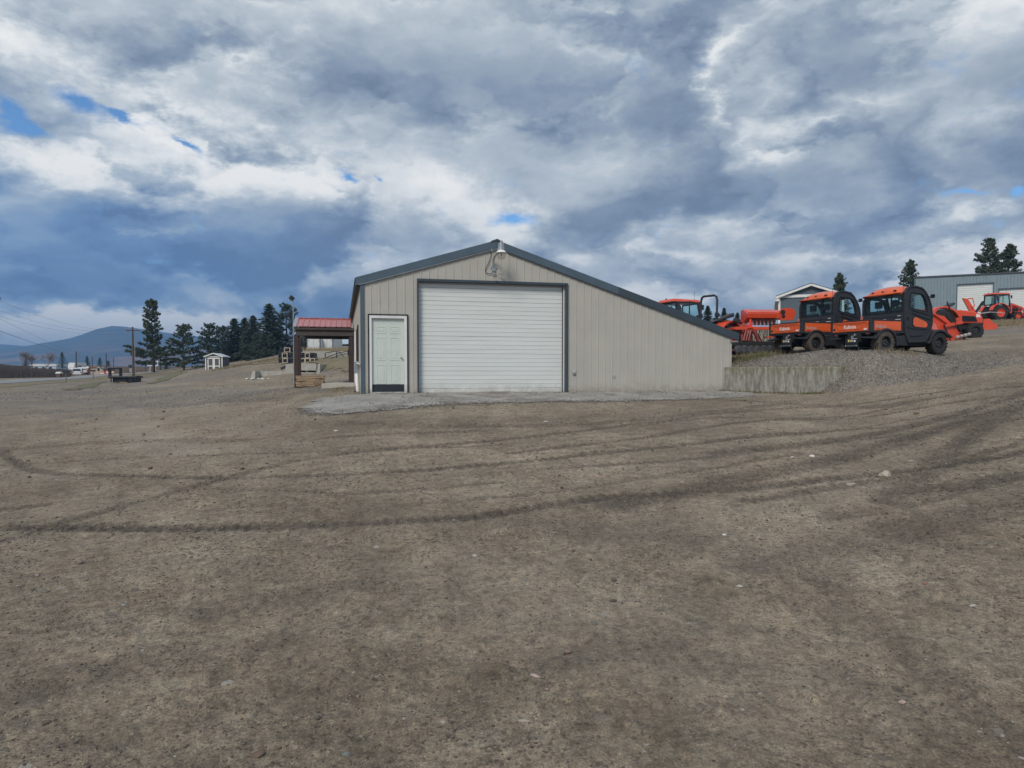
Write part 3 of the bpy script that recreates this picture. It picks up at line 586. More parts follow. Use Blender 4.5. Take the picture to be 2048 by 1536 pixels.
def scatter(n, r0, r1, aw=.72, power=2.0):
    a = (rng.random(n) * 2 - 1) * aw; r = (r0 ** power + rng.random(n) * (r1 ** power - r0 ** power)) ** (1 / power); return np.stack([r * np.sin(a), r * np.cos(a)], 1)
def keep_clump(xy, sc, lo, hi, seed, floor=.15):
    p = smooth01(vnoise(xy[:, 0], xy[:, 1], sc, seed, 4), lo, hi) * (1 - floor) + floor
    tr_ = tmask(xy[:, 0], xy[:, 1], TRK) if len(xy) < 60000 else 0
    return xy[rng.random(len(xy)) < np.clip(p + tr_ * .5, 0, 1)]
xy = keep_clump(scatter(38000, 2.3, 7, .75, 1.2), 1.6, .42, .62, 81); tag(stones(0, xy, .0018 + .0065 * rng.random(len(xy)) ** 4, 'fine_gravel', SM, embed=.2), kind='stuff')
xy = keep_clump(scatter(13000, 6, 20, .72, 1.35), .9, .42, .62, 82); xy = xy[~inpoly(xy[:, 0], xy[:, 1], APW)]; tag(stones(0, xy, .004 + .014 * rng.random(len(xy)) ** 4, 'loose_gravel', SM, embed=.2), kind='stuff')
xy = scatter(200, 3, 24, .72, 1.5); xy = xy[~inpoly(xy[:, 0], xy[:, 1], APW) & (terrace(xy[:, 0], xy[:, 1]) < .01)]; tag(stones(0, xy, .010 + .020 * rng.random(len(xy)) ** 3 * (np.hypot(xy[:, 0], xy[:, 1]) / 10 + .4), 'scattered_pebbles', SM, embed=.15), kind='stuff')
x = rng.random(60000) * 13.5 + 6.6; y = rng.random(60000) * 8.5 + 16.2; tq = terrace(x, y); wq = np.clip(tq * (1 - tq) * 4, 0, 1)
kp = (rng.random(60000) < np.clip((15.2 - x) / 3.4, .025, 1)) & (rng.random(60000) < np.maximum(wq ** .6, (tq > .6) * (y < 23.2) * (x < 12.5) * .75 + .03)) & (tq > .02); xy = np.stack([x, y], 1)[kp]
tag(stones(0, xy, .006 + .017 * rng.random(len(xy)) ** 3.2, 'bank_gravel', SG, embed=.25), kind='stuff')
xy = np.concatenate([np.stack([rng.normal(-9.0, 3.2, 5000), rng.normal(26, 4.5, 5000)], 1)]); xy = xy[(xy[:, 1] > 19.6) & (xy[:, 0] < -4.8)]; tag(stones(0, xy, .006 + .014 * rng.random(len(xy)) ** 3, 'gravel_by_the_canopy', SG, embed=.15), kind='stuff')
SC = stone_mat('soil_clod', [(0, (.055, .045, .036)), (.5, (.10, .083, .066)), (.85, (.155, .128, .102)), (1, (.21, .175, .14))])
xy = np.concatenate([keep_clump(scatter(45000, 2.3, 9, .75, 1.25), 1.5, .50, .64, 91, .10), keep_clump(scatter(45000, 7, 24, .72, 1.4), .8, .50, .62, 92, .12)]); xy = xy[~inpoly(xy[:, 0], xy[:, 1], APW)]; rr_s = np.hypot(xy[:, 0], xy[:, 1])
tag(stones(0, xy, (.0020 + .0085 * rng.random(len(xy)) ** 4) * np.clip(rr_s / 6, .8, 1.35), 'soil_clods', SC, flat=.45, embed=.3), kind='stuff')
pts_ = []
for tp_, wd_, st_ in TRK:
    P_ = poly_w(tp_, 8); seg = np.linalg.norm(np.diff(P_, axis=0), axis=1); n_ = int(seg.sum() * 170 * st_ * wd_ / .17); cs = np.r_[0, np.cumsum(seg)]; u_ = rng.random(n_) * cs[-1]
    pts_.append(np.stack([np.interp(u_, cs, P_[:, 0]) + rng.normal(0, wd_ * .62, n_), np.interp(u_, cs, P_[:, 1]) + rng.normal(0, wd_ * .62, n_)], 1))
xy = np.concatenate(pts_); rr_s = np.hypot(xy[:, 0], xy[:, 1]); kk = (rr_s < 26) & (np.abs(np.arctan2(xy[:, 0], xy[:, 1])) < .78) & (rr_s > 2); xy = xy[kk]; rr_s = rr_s[kk]
tag(stones(0, xy, (.003 + .0095 * rng.random(len(xy)) ** 2.6) * np.clip(rr_s / 8, .8, 1.2), 'track_clods', SC, flat=.5, embed=.25), kind='stuff')
a_ = (rng.random(26000) - .72) * 1.35; r_ = 23 * (75 / 23) ** rng.random(26000); xy = np.stack([r_ * np.sin(a_), r_ * np.cos(a_)], 1); gg = vnoise(xy[:, 0], xy[:, 1], .22, 95, 4); xy = xy[(rng.random(len(xy)) < smooth01(gg, .42, .6)) & (xy[:, 0] < -4 - (xy[:, 1] - 20) * .20) & (np.abs(np.arctan2(xy[:, 0], xy[:, 1])) < .76)]
tag(stones(0, xy, (.008 + .022 * rng.random(len(xy)) ** 3) * np.clip(np.hypot(xy[:, 0], xy[:, 1]) / 30, 1, 1.8), 'yard_gravel', SG, embed=.2), kind='stuff')
ia = APW.min(0); ib = APW.max(0); xy = np.stack([ia[0] + rng.random(9000) * (ib[0] - ia[0]), ia[1] + rng.random(9000) * (ib[1] - ia[1])], 1); xy = xy[inpoly(xy[:, 0], xy[:, 1], APW)]; xy = xy[rng.random(len(xy)) < smooth01(vnoise(xy[:, 0], xy[:, 1], .9, 97, 4), .42, .62) * .9 + .06]
o_ = stones(0, xy, .004 + .011 * rng.random(len(xy)) ** 2.5, 'apron_grit', SC, flat=.6, embed=.15); o_.location.z = .016; tag(o_, kind='stuff')
ed = np.concatenate([APW[12:], APW[:1]]); sg_ = np.linalg.norm(np.diff(ed, axis=0), axis=1); cs = np.r_[0, np.cumsum(sg_)]; u_ = rng.random(5000) * cs[-1]; xy = np.stack([np.interp(u_, cs, ed[:, 0]) + rng.normal(0, .16, 5000), np.interp(u_, cs, ed[:, 1]) + rng.normal(0, .16, 5000)], 1)
o_ = stones(0, xy, .005 + .014 * rng.random(len(xy)) ** 2.5, 'apron_edge_gravel', SG, flat=.6, embed=.1); o_.location.z = .010; tag(o_, kind='stuff')
# the stones one can point at
def rock(px, py, wpx, col, flat, label, seed, elong=1.3):
    p = hit(px, py); r = wpx * p.y / F / 2; b = MB(); import bmesh
    bm = bmesh.new(); bmesh.ops.create_icosphere(bm, subdivisions=3, radius=1); q = random.Random(seed); pl = [(Vector((q.uniform(-1, 1), q.uniform(-1, 1), q.uniform(-.3, 1))).normalized(), q.uniform(.55, .85)) for _ in range(9)]
    for v in bm.verts:
        for nrm, d in pl:
            k = v.co.dot(nrm) - d
            if k > 0: v.co -= nrm * k
        v.co += v.normal * .04 * mnoise.noise(v.co * 3 + Vector((seed, 0, 0)))
        v.co = Vector((v.co.x * r * 1.15, v.co.y * r * 1.15 / elong, v.co.z * r * flat))
    me = bpy.data.meshes.new('stone'); bm.to_mesh(me); bm.free(); me.materials.append(pm('stone_%d' % seed, col, .85, .18, 30, .3, 120))
    o = bpy.data.objects.new('stone', me); COL.objects.link(o); o.location = (p.x, p.y, float(ground_z(np.array([p.x]), np.array([p.y]))[0]) + r * flat * .35); o.rotation_euler = (0, 0, q.uniform(-.5, .5)); tag(o, label, 'stone', 'larger stones lying on the dirt yard')
for i, a in enumerate([
 (1768, 951, 25, (.42, .385, .31), .75, 'large pale beige angular stone beside a wheel track at right', 1.2), (1703, 968, 22, (.36, .335, .28), .35, 'flat pale stone lying just left of the large beige stone', 2),
 (950, 1111, 11, (.36, .35, .33), .6, 'round light grey pebble in the middle of the yard below the track', 1.1), (753, 1095, 12, (.30, .29, .27), .6, 'light grey pebble left of the middle below the long wheel track', 1.3),
 (1070, 1354, 20, (.40, .32, .28), .4, 'pinkish flat stone chip in the near middle foreground', 1.6), (1048, 1440, 26, (.33, .29, .25), .3, 'thin pale elongated stone chip nearest the bottom middle', 3),
 (1448, 1070, 11, (.55, .54, .51), .5, 'small whitish pebble alone on smooth dirt right of the middle', 1.4), (1188, 1250, 15, (.13, .13, .115), .5, 'dark greenish stone in the middle foreground', 1.5),
 (1031, 1159, 14, (.35, .28, .21), .4, 'tan stone chip below the round grey pebble', 2), (225, 1231, 17, (.12, .11, .10), .4, 'dark elongated stone at the left of the foreground', 2.2),
 (512, 1508, 32, (.14, .10, .075), .4, 'large flat dark brown clod near the bottom edge left of the middle', 1.6), (93, 1443, 20, (.09, .075, .06), .5, 'dark brown lump in the bottom left corner', 1.6),
 (692, 1505, 15, (.17, .19, .19), .7, 'blue grey pebble at the bottom edge', 1.2), (1584, 914, 7, (.62, .60, .56), .5, 'first small white stone in the row by the right hand tracks', 1.3),
 (1625, 912, 11, (.62, .60, .56), .5, 'larger white stone in the row by the right hand tracks', 1.6), (1804, 1405, 15, (.38, .29, .24), .5, 'pinkish stone in the lower right foreground', 1.4),
 (672, 861, 8, (.60, .59, .56), .6, 'small white stone in front of the apron left end', 1.2), (90, 1185, 17, (.15, .14, .12), .5, 'grey brown clod at the far left of the foreground', 1.6),
 (1945, 1211, 14, (.42, .40, .36), .4, 'pale flat pebble near the right edge of the foreground', 1.7), (1850, 1166, 15, (.26, .13, .09), .4, 'reddish flat stone near the right edge', 1.8), (1382, 1250, 10, (.20, .19, .17), .5, 'small grey pebble right of the dark greenish stone', 1.2),
 (1480, 1174, 12, (.40, .39, .36), .5, 'light grey oval pebble right of the middle in the foreground', 1.5), (1094, 1376, 9, (.30, .22, .17), .5, 'small brown pebble next to the pinkish chip', 1.3), (248, 1213, 9, (.32, .33, .33), .5, 'small pale blue grey pebble above the dark elongated stone', 1.3)]):
    rock(a[0], a[1], a[2], a[3], a[4], a[5], i + 1, a[6])
# grass areas
G = [('grass', [(-300, 782), (0, 769), (140, 760), (213, 753), (248, 750.5), (232, 757), (150, 764), (60, 771), (0, 777), (-300, 792)], 'grass_mix'),
 ('grass', [(128, 781), (150, 772), (180, 766), (222, 761.5), (205, 768), (185, 775), (160, 781)], 'grass_green'),
 ('grass', [(290, 768), (310, 759), (330, 753), (352, 745), (378, 743.5), (350, 753), (330, 762), (302, 768)], 'grass_green'),
 ('dry_grass', [(250, 752), (300, 747), (370, 742), (352, 747), (310, 752), (282, 756)], 'grass_mix')]
for nm, pp, mt_ in G: drape(nm, pp, M[mt_], off=.012, jag=.8, kind='stuff', rough_z=.03)
def wq_(px, Y): p = at(px, 740, Y); return (p.x, p.y)
drape('dry_grass', None, M['grass_mix'], off=.015, jag=.6, world=[wq_(458, 80), wq_(500, 72), wq_(560, 66), wq_(600, 64), wq_(640, 63), wq_(640, 84), wq_(560, 88), wq_(470, 90)], kind='stuff', rough_z=.05)
drape('dry_grass', None, M['grass_mix'], off=.015, jag=.6, world=[wq_(622, 59), wq_(672, 50), wq_(690, 42), wq_(712, 44), wq_(712, 80), wq_(622, 74)], kind='stuff', rough_z=.05)
drape('dry_grass', None, M['dry_grass'], off=.04, jag=.8, world=[wq_(1958, 43), wq_(1985, 44.5), wq_(2048, 56), wq_(2150, 56), wq_(2150, 72), wq_(1990, 72), wq_(1955, 60)], kind='stuff', rough_z=.05)
def tufts(n, gen, h, mat, name, wd=.012):
    P = gen(n); x, y = P[:, 0], P[:, 1]; z = gz(x, y) - .02; n = len(x); a = rng.random(n) * 6.28; hh = h * (.4 + rng.random(n)); lean = (rng.random(n) - .5) * 1.0; dx, dy = np.cos(a), np.sin(a); w_ = wd * (1 + rng.random(n))
    ly = (rng.random(n) - .5); V = np.stack([np.stack([x - dx * w_, y - dy * w_, z], 1), np.stack([x + dx * w_, y + dy * w_, z], 1), np.stack([x + lean * hh * .5, y + ly * hh * .3, z + hh * .6], 1) + 0, np.stack([x + lean * hh, y + ly * hh * .8, z + hh], 1)], 1)
    V[:, 2] += np.stack([dx * w_ * .6, dy * w_ * .6, 0 * w_], 1); Fc = (np.array([[0, 1, 2], [0, 2, 3]])[None] + (np.arange(n) * 4)[:, None, None]).reshape(-1, 3)
    return tag(np_mesh(name, V.reshape(-1, 3), Fc, mat, k=3), kind='stuff')
def lineg(a, b, sp):
    def f(n): t = rng.random(n); c = np.sin(t * 23) * .5 + .5; t = t[rng.random(n) < .25 + .75 * c]; k = len(t); return np.stack([a[0] + (b[0] - a[0]) * t + rng.normal(0, sp, k), a[1] + (b[1] - a[1]) * t + rng.normal(0, sp, k)], 1)
    return f
tufts(1300, lineg((6.95, 22.3), (8.3, 23.0), .28), .15, M['weed'], 'weeds', .008)
tufts(500, lineg((7.5, 23.4), (10.2, 22.6), .22), .15, M['dry_grass'], 'dry_grass', .006)
tufts(1200, lineg((6.4, 21.7), (8.6, 19.25), .05), .07, M['weed'], 'weeds', .008)
tufts(260, lineg((10.3, 19.75), (11.6, 20.0), .12), .15, M['dry_grass'], 'dry_grass', .005)
tufts(700, lineg((-5.1, 20.2), (-6.2, 25.5), .16), .07, M['dry_grass'], 'dry_grass', .010)
tufts(3000, lineg((-30, 80), (-24, 75), .8), .2, M['dry_grass'], 'dry_grass', .03)
tufts(6000, lineg((-30, 74), (-22, 90), 1.4), .25, M['dry_grass'], 'dry_grass', .03)
tufts(7000, lineg((-27, 88), (-19, 84), 1.2), .4, M['dry_grass'], 'dry_grass', .03)
tufts(4000, lineg((32, 46), (41, 58), 1.0), .22, M['dry_grass'], 'dry_grass', .02)
# ------------------------------------------------------------------ the metal shop building
C0 = at(723, 787, 19.3); TH = R(13.7); U = Vector((math.cos(TH), math.sin(TH), 0)); NV = Vector((-math.sin(TH), math.cos(TH), 0))
def wl(px, py, off=0.0):
    a, b = ray(px, py); d = Vector((a, 1, b)); o = Vector((0, 0, EYE)) - (C0 + NV * off); t = -o.dot(NV) / d.dot(NV); p = o + d * t
    return p.dot(U), p.z
SB = empty('shop_building', C0, TH, 'beige ribbed metal shop with white overhead door, entry door and dark blue roof trim', 'building')
s_l, z_eL = wl(719, 563); s_r, z_pk = wl(995, 487); s_rr, z_eR = wl(1463, 671)
RIDGE = wl(993, 481)[0]; ZR = wl(993, 481)[1]; XE = wl(711, 555)[0]; ZE = wl(711, 555)[1]; XR = wl(1476, 669)[0]; ZRR = wl(1476, 667)[1]; WR = wl(1463, 700)[0]
def rtop(x): return ZE + (ZR - ZE) * (x - XE) / (RIDGE - XE) if x < RIDGE else ZR + (ZRR - ZR) * (x - RIDGE) / (XR - RIDGE)
TRH = .225
def rbot(x): return rtop(x) - TRH + .03
gx0, gzt = wl(836, 566); gx1, _ = wl(1131, 575); gzt = wl(985, 567.5)[1]; dx0 = wl(738, 632)[0]; dx1 = wl(813.5, 632)[0]; dzt = wl(775, 631)[1]
print('bldg', gx0, gx1, gzt, dx0, dx1, dzt, 'eave', XE, ZE, 'ridge', RIDGE, ZR, 'right', XR, ZRR, WR)
DEPTH = 15.0
RB = .2285
k = 0; x = .06
edges = [.02] + [wl(px, 600)[0] for px in (741, 755, 771)]
xs = []; q = .02
while q < WR - .02: xs.append(q); q += RB
xs.append(WR)
def opening(a, b):
    m = (a + b) / 2
    if gx0 < m < gx1: return gzt
    if dx0 < m < dx1: return dzt
    return None
stepx = wl(1449.5, 760)[0]; stepz = wl(1449, 734.5)[1]
for i in range(len(xs) - 1):
    a, b = xs[i], xs[i + 1]; cuts = sorted([c for c in (gx0, gx1, dx0, dx1, stepx) if a < c < b]); pts = [a] + cuts + [b]; mb = MB()
    for p, r_ in zip(pts[:-1], pts[1:]):
        o_ = opening(p, r_); zb = o_ if o_ else (stepz if (p + r_) / 2 > stepx else -.06 + .02 * math.sin(i * 1.7))
        P = [(p, -.012, zb), (r_, -.012, zb), (r_, .004, zb), (p, .004, zb), (p, -.012, rbot(p)), (r_, -.012, rbot(r_)), (r_, .004, rbot(r_)), (p, .004, rbot(p))]
        if (p < RIDGE < r_): P[4] = (p, -.012, min(rbot(p), rbot(r_))); P[5] = (r_, -.012, P[4][2]); P[6] = (r_, .004, P[4][2]); P[7] = (p, .004, P[4][2])
        mb.hexa(P)
        if p == a:
            w1, w2, h_ = .022, .010, .016; zt = rbot(a + .01) - .001
            mb.hexa([(a - w1 + .03, -.012, zb), (a + w1 + .03, -.012, zb), (a + w1 + .03, -.011, zb), (a - w1 + .03, -.011, zb), (a - w1 + .03, -.012, zt), (a + w1 + .03, -.012, zt), (a + w1 + .03, -.011, zt), (a - w1 + .03, -.011, zt)])
            mb.prism([(a + .03 - w1, -.0118), (a + .03 - w2, -.012 - h_), (a + .03 + w2, -.012 - h_), (a + .03 + w1, -.0118)], zb, zt, 'z')
        for f_ in (.42, .72):
            xx = a + RB * f_
            if p < xx < r_ - .02: mb.prism([(xx - .007, -.0118), (xx - .003, -.0135), (xx + .003, -.0135), (xx + .007, -.0118)], zb, rbot(xx) - .01, 'z')
    mb.build('siding_panel', M['siding'], SB)
# screws along the girts
sc = MB()
for zz in (wl(1300, 740)[1] * 0 + wl(1300, 700)[1], wl(1300, 742)[1], wl(1300, 618)[1], wl(1300, 660)[1]):
    for i in range(len(xs) - 1):
        for f_ in (.30, .85) if zz < 1.2 else (.30,):
            xx = xs[i] + RB * f_
            if zz < rbot(xx) - .05 and xx < WR - .03 and not (opening(xx - .01, xx + .01) and zz < opening(xx - .01, xx + .01)): sc.box((xx, -.018, zz + .004 * math.sin(i * 3)), (.014, .012, .014))
tag(sc.build('screws', M['grey_decal'], SB), kind='stuff')
MB().bx(0.06, gx0 - .04, .14, .26, -.1, ZE - .25).build('inner_wall', M['siding'], SB)
# trims
tz = lambda x: (x, rtop(x))
def rake(x0, x1, mat, drop, y0, y1, name='rake_trim'):
    h = drop; return MB().hexa([(x0, y0, rtop(x0) - h), (x1, y0, rtop(x1) - h), (x1, y1, rtop(x1) - h), (x0, y1, rtop(x0) - h), (x0, y0, rtop(x0)), (x1, y0, rtop(x1)), (x1, y1, rtop(x1)), (x0, y1, rtop(x0))]).build(name, mat, SB, bevel=.006)
XJ = wl(1238, 577)[0]
rake(XE, RIDGE, M['trim_blue'], TRH, -.075, -.0)
rake(RIDGE + .002, XJ, M['trim_blue'], TRH, -.070, -.0)
rake(XJ - .05, XR, M['trim_dark'], TRH, -.080, -.001)
# thin lips under the trim
MB().bar((XE + .08, -.066, rtop(XE + .08) - TRH - .004), (RIDGE + .12, -.066, rtop(RIDGE) - TRH + .015), .03, .014).build('drip_lip', M['galv'], SB)
MB().bar((RIDGE + .3, -.066, rtop(RIDGE + .3) - TRH - .006), (XR - .2, -.07, rtop(XR - .2) - TRH - .006), .03, .010).build('drip_lip', M['trim_dark'], SB)
MB().prism([(RIDGE - .17, rtop(RIDGE - .17) - .03), (RIDGE - .17, rtop(RIDGE - .17) + .02), (RIDGE, ZR + .035), (RIDGE + .17, rtop(RIDGE + .17) + .02), (RIDGE + .17, rtop(RIDGE + .17) - .03), (RIDGE, ZR - .02)], -.09, DEPTH + .1).build('ridge_cap', M['trim_dark'], SB)
# roof sheets
for (a, b) in ((XE - .02, RIDGE), (RIDGE, XR)):
    mb = MB(); mb.hexa([(a, -.05, rtop(a) - .05), (b, -.05, rtop(b) - .05), (b, DEPTH, rtop(b) - .05), (a, DEPTH, rtop(a) - .05), (a, -.05, rtop(a) - .012), (b, -.05, rtop(b) - .012), (b, DEPTH, rtop(b) - .012), (a, DEPTH, rtop(a) - .012)])
    y = .2
    while y < DEPTH: mb.bar((a, y, rtop(a)), (b, y, rtop(b)), .05, .03); y += .2285 * 2
    mb.build('roof_sheet', M['trim_dark'], SB)
# left eave soffit with its ribbed underside, side wall, corner trim
ev = MB(); y = .02
while y < DEPTH: ev.box((XE + .02, y, ZE - .14), (.06, .10, .10)); y += .2285
ev.bx(XE + .0, .0, 0, DEPTH, ZE - .24, ZE - .21); ev.build('eave_edge', M['wood_dark'], SB)
sw = MB(); sw.bx(0, .05, .0, DEPTH, -.15, ZE - .1); y = .25
while y < DEPTH: sw.box((-.012, y, (ZE - .3) / 2), (.028, .05, ZE - .05)); y += .2285
sw.build('side_wall', M['siding'], SB)
MB().bx(-.012, .09, -.052, .0, -.06, rbot(.05) - .005).bx(-.016, .002, -.05, .10, -.06, rbot(.0) - .06).build('corner_trim', M['trim_blue'], SB, bevel=.006)
MB().bx(WR - .05, WR - .005, .01, DEPTH, -.1, rbot(WR) + .05).build('side_wall', M['siding'], SB)
MB().bx(.05, WR - .06, DEPTH - .1, DEPTH, -.1, ZE - .4).prism([(0.05, ZE - .4), (RIDGE, ZR - .2), (WR, ZRR - .1), (WR, -.1)], DEPTH - .1, DEPTH).build('rear_wall', M['siding'], SB)
MB().bx(XR - .28, XR - .02, -.06, .6, rtop(XR) - TRH - .05, rtop(XR) - TRH - .01).build('eave_return', M['galv'], SB)
# side door and windows seen edge on
for (y0, y1, z0, z1, nm) in ((3.0, 3.6, .55, 1.95, 'window'), (1.6, 2.3, .75, 2.0, 'window'), (6.0, 6.95, 0.02, 2.05, 'side_door')):
    f_ = MB().ring([(y0, z0), (y1, z0), (y1, z1), (y0, z1)], [(y0 + .07, z0 + .07), (y1 - .07, z0 + .07), (y1 - .07, z1 - .07), (y0 + .07, z1 - .07)], -.06, -.001, 'x').build(nm, M['trim_black'] if nm == 'window' else M['white_paint'], SB)
    MB().bx(-.03, -.005, y0 + .07, y1 - .07, z0 + .07, z1 - .07).build('pane', M['window_dark'], f_)
# utility box, conduit and downpipe on the side wall
ub = MB().bx(-.17, -.03, 1.25, 1.55, .55, .90).build('utility_box', M['galv'], SB, bevel=.01)
MB().tube([(-.10, 1.24, .84), (-.10, .9, .84), (-.06, .10, .82)], .022, 6).build('conduit', M['white_paint'], SB)
MB().tube([(-.10, 1.3, .55), (-.10, 1.0, .25), (-.07, .75, -.1)], .045, 8).build('drain_hose', M['white_paint'], SB)
# overhead door
gd_z0 = wl(985, 781)[1]
zb = -.02
OD = MB().bx(gx0 - .035, gx0 + .01, -.085, .16, -.04, gzt).bx(gx1 - .02, gx1 + .055, -.085, .16, -.04, gzt).bx(gx0 - .035, gx1 + .055, -.09, .16, gzt, gzt + .075)
odt = OD.build('door_trim', M['trim_dark'], SB, bevel=.006)
od = empty('overhead_door', (0, 0, 0)); od.parent = SB
MB().bx(gx0 + .012, gx1 - .022, .128, .138, -.02, gzt).build('backing', M['grey_decal'], od)
ns_ = 25; hs = (gzt - .02) / ns_; q_ = random.Random(5)
for i in range(ns_):
    z0 = .0 + i * hs; z1 = z0 + hs; mb = MB(); xa, xb = gx0 + .012, gx1 - .075; a_ = .006 if i % 4 else .014
    prof = [(.125, z0 + .0015), (.100, z0 + .003), (.0965, z0 + .010), (.096, z1 - .030), (.0935, z1 - .020), (.0945, z1 - .010 - a_ * .3), (.101, z1 - a_ * .45), (.125, z1 - .0015)]
    mb.prism(prof, xa, xb, 'x'); mb.build('slat', M['slat_white'], od, smooth=False)
MB().bx(gx1 - .075, gx1 - .055, .06, .12, -.01, gzt).build('seal', M['trim_black'], od)
MB().bx(gx1 - .055, gx1 - .022, .03, .12, -.01, gzt).build('jamb', M['white_paint'], od)
MB().bx(gx0 + .011, gx1 - .02, .07, .125, gzt - .05, gzt - .002).build('head_seal', M['grey_decal'], od)
MB().bx(gx0 + .011, gx1 - .056, .075, .125, -.045, .004).build('bottom_rubber', M['trim_black'], od)
MB().bx(gx0, gx1, -.03, .5, -.2, -.035).build('threshold', M['concrete'], od)
# entry door
en = empty('entry_door', (0, 0, 0)); en.parent = SB
sx0, sx1 = wl(743.5, 700)[0], wl(808.5, 700)[0]; sz0 = wl(775, 781)[1]; sz1 = wl(775, 637)[1]
MB().ring([(dx0 - .035, -.04), (dx1 + .035, -.04), (dx1 + .035, dzt + .035), (dx0 - .035, dzt + .035)], [(dx0, -.03), (dx1, -.03), (dx1, dzt), (dx0, dzt)], -.06, .0).build('outer_trim', M['trim_black'], en)
MB().ring([(dx0, -.03), (dx1, -.03), (dx1, dzt), (dx0, dzt)], [(sx0, .035), (sx1, .035), (sx1, sz1), (sx0, sz1)], -.052, .10).build('frame', M['white_paint'], en, bevel=.006)
dm = MB(); dm.bx(sx0 + .004, sx1 - .004, .028, .06, .04, sz1 - .004); wdt = sx1 - sx0; mid = (sx0 + sx1) / 2
def rp_(x0, x1, z0, z1):
    e = .028
    for (A, Bq, hh) in (((x0, z0, x1, z1), (x0 + e, z0 + e, x1 - e, z1 - e), -.0075),):
        dm.ring([(A[0], A[1]), (A[2], A[1]), (A[2], A[3]), (A[0], A[3])], [(Bq[0], Bq[1]), (Bq[2], Bq[1]), (Bq[2], Bq[3]), (Bq[0], Bq[3])], .028 + hh, .029)
    dm.bx(x0 + 2 * e, x1 - 2 * e, .0215, .029, z0 + 2 * e, z1 - 2 * e)
for (xa, xb) in ((sx0 + .12, mid - .055), (mid + .055, sx1 - .12)):
    for (za, zb_) in ((1.66, 1.86), (.92, 1.56), (.26, .80)): rp_(xa, xb, za, zb_)
dsl = dm.build('door_leaf', M['door_paint'], en, bevel=.003)
MB().bx(sx0 + .01, sx1 - .01, .020, .0275, .045, .25).build('kick_plate', M['trim_black'], dsl)
kn = wl(803, 715.5); MB().lathe([(.0, -.075), (.022, -.072), (.031, -.055), (.028, -.04), (.013, -.03), (.013, -.004), (.034, -.002), (.034, .0)], (kn[0], .028, kn[1]), 16).build('knob', M['chrome'], dsl, smooth=True)
MB().bx(dx0 + .0, dx1, -.10, .05, -.05, -.028).build('sill', M['white_paint'], en)
MB().bx(sx0, sx1, -.03, .06, -.028, .036).build('threshold', M['galv'], en)
# light fixture, receptacle, flood lamps: things fixed on the wall
def wall_thing(name, label, cat, px, py, group=None):
    a, z = wl(px, py); return empty(name, C0 + U * a + Vector((0, 0, z)), TH, label, cat, group), a, z
def rel(px, py, o, off=0.0): a, z = wl(px, py, off); return (a - o[1], off, z - o[2])
# yard light: mast arm, housing, reflector, clear lens
o = wall_thing('yard_light', 'grey barn light with clear lens on a bent arm under the roof peak', 'wall light', 987, 535); yl = o[0]
MB().bx(-.09, .09, -.05, -.012, -.035, .045).bx(-.05, .05, -.07, -.012, -.12, .09).build('bracket', M['galv'], yl, bevel=.008)
pA = rel(987, 534, o, -.08); pB = rel(987, 521, o, -.12); pC = rel(989, 514, o, -.2); pD = rel(993, 508, o, -.42)
MB().tube([pA, pB, pC, pD, (pD[0] + .03, pD[1] - .12, pD[2] + .02)], .030, 8).build('arm', M['galv'], yl, smooth=True)
hx, hy, hz_ = rel(1002.5, 497, o, -.62)[0], -.62, rel(1002.5, 499.5, o, -.62)[2]
MB().lathe([(.0, .19), (.075, .19), (.075, .165), (.085, .16), (.095, -.0), (.07, -.01)], (hx, hy, hz_), 16, 'z').build('housing', M['galv'], yl, smooth=True)
MB().lathe([(.025, .19), (.03, .205), (.03, .25), (.02, .262), (0, .262)], (hx, hy, hz_), 10, 'z').build('photocell', M['grey_decal'], yl, smooth=True)
MB().lathe([(.08, .0), (.085, -.012), (.145, -.075), (.15, -.085), (.135, -.085), (.075, -.02)], (hx, hy, hz_), 20, 'z').build('reflector', M['white_paint'], yl, smooth=True)
lr = []
for i in range(7): lr.append((.138 - .010 * i * .6 + (.004 if i % 2 else 0), -.088 - .026 * i))
MB().lathe(lr + [(.09, -.255), (0, -.262)], (hx, hy, hz_), 24, 'z').build('lens', M['lens_clear'], yl, smooth=True)
MB().tube([(hx, hy, hz_ - .08), (hx + .01, hy, hz_ - .17)], .02, 8).build('bulb', M['lens'], yl, smooth=True)
MB().bar((hx - .08, hy, hz_ + .0), (pD[0] + .03, pD[1] - .1, pD[2] + .02), .05, .05).build('neck', M['galv'], yl)
o2_ = wall_thing('flood_light', 'twin shiny flood lamp holder below the barn light bracket', 'wall light', 987.5, 549); fl = o2_[0]
MB().lathe([(0, -.03), (.055, -.028), (.06, 0.0)], (0, -.012, 0), 16).build('mounting_plate', M['galv'], fl, smooth=True)
for (a, b) in (((0, -.04, -.01), (-.01, -.16, -.035)), ((.03, -.04, .0), (.13, -.12, .00))):
    h = empty('lamp_head', (0, 0, 0)); h.parent = fl
    MB().tube([a, b], .010, 6).build('stem', M['galv'], h)
    d_ = (Vector(b) - Vector(a)).normalized(); q0 = Vector(b)
    MB().tube([q0, q0 + d_ * .05, q0 + d_ * .10 + Vector((0, -.01, -.01)), q0 + d_ * .115 + Vector((0, -.01, -.01))], [.018, .024, .052, .050], 12).build('reflector', M['chrome'], h, smooth=True)
o3_ = wall_thing('receptacle_box', 'small grey electric box with a plug just under the roof peak', 'electric box', 982.5, 500.5); rb_ = o3_[0]
MB().bx(-.032, .032, -.055, -.012, -.058, .058).build('box', M['galv'], rb_, bevel=.006)
MB().bx(-.018, .018, -.075, -.055, -.03, .03).build('plug', M['grey_decal'], rb_, bevel=.004)
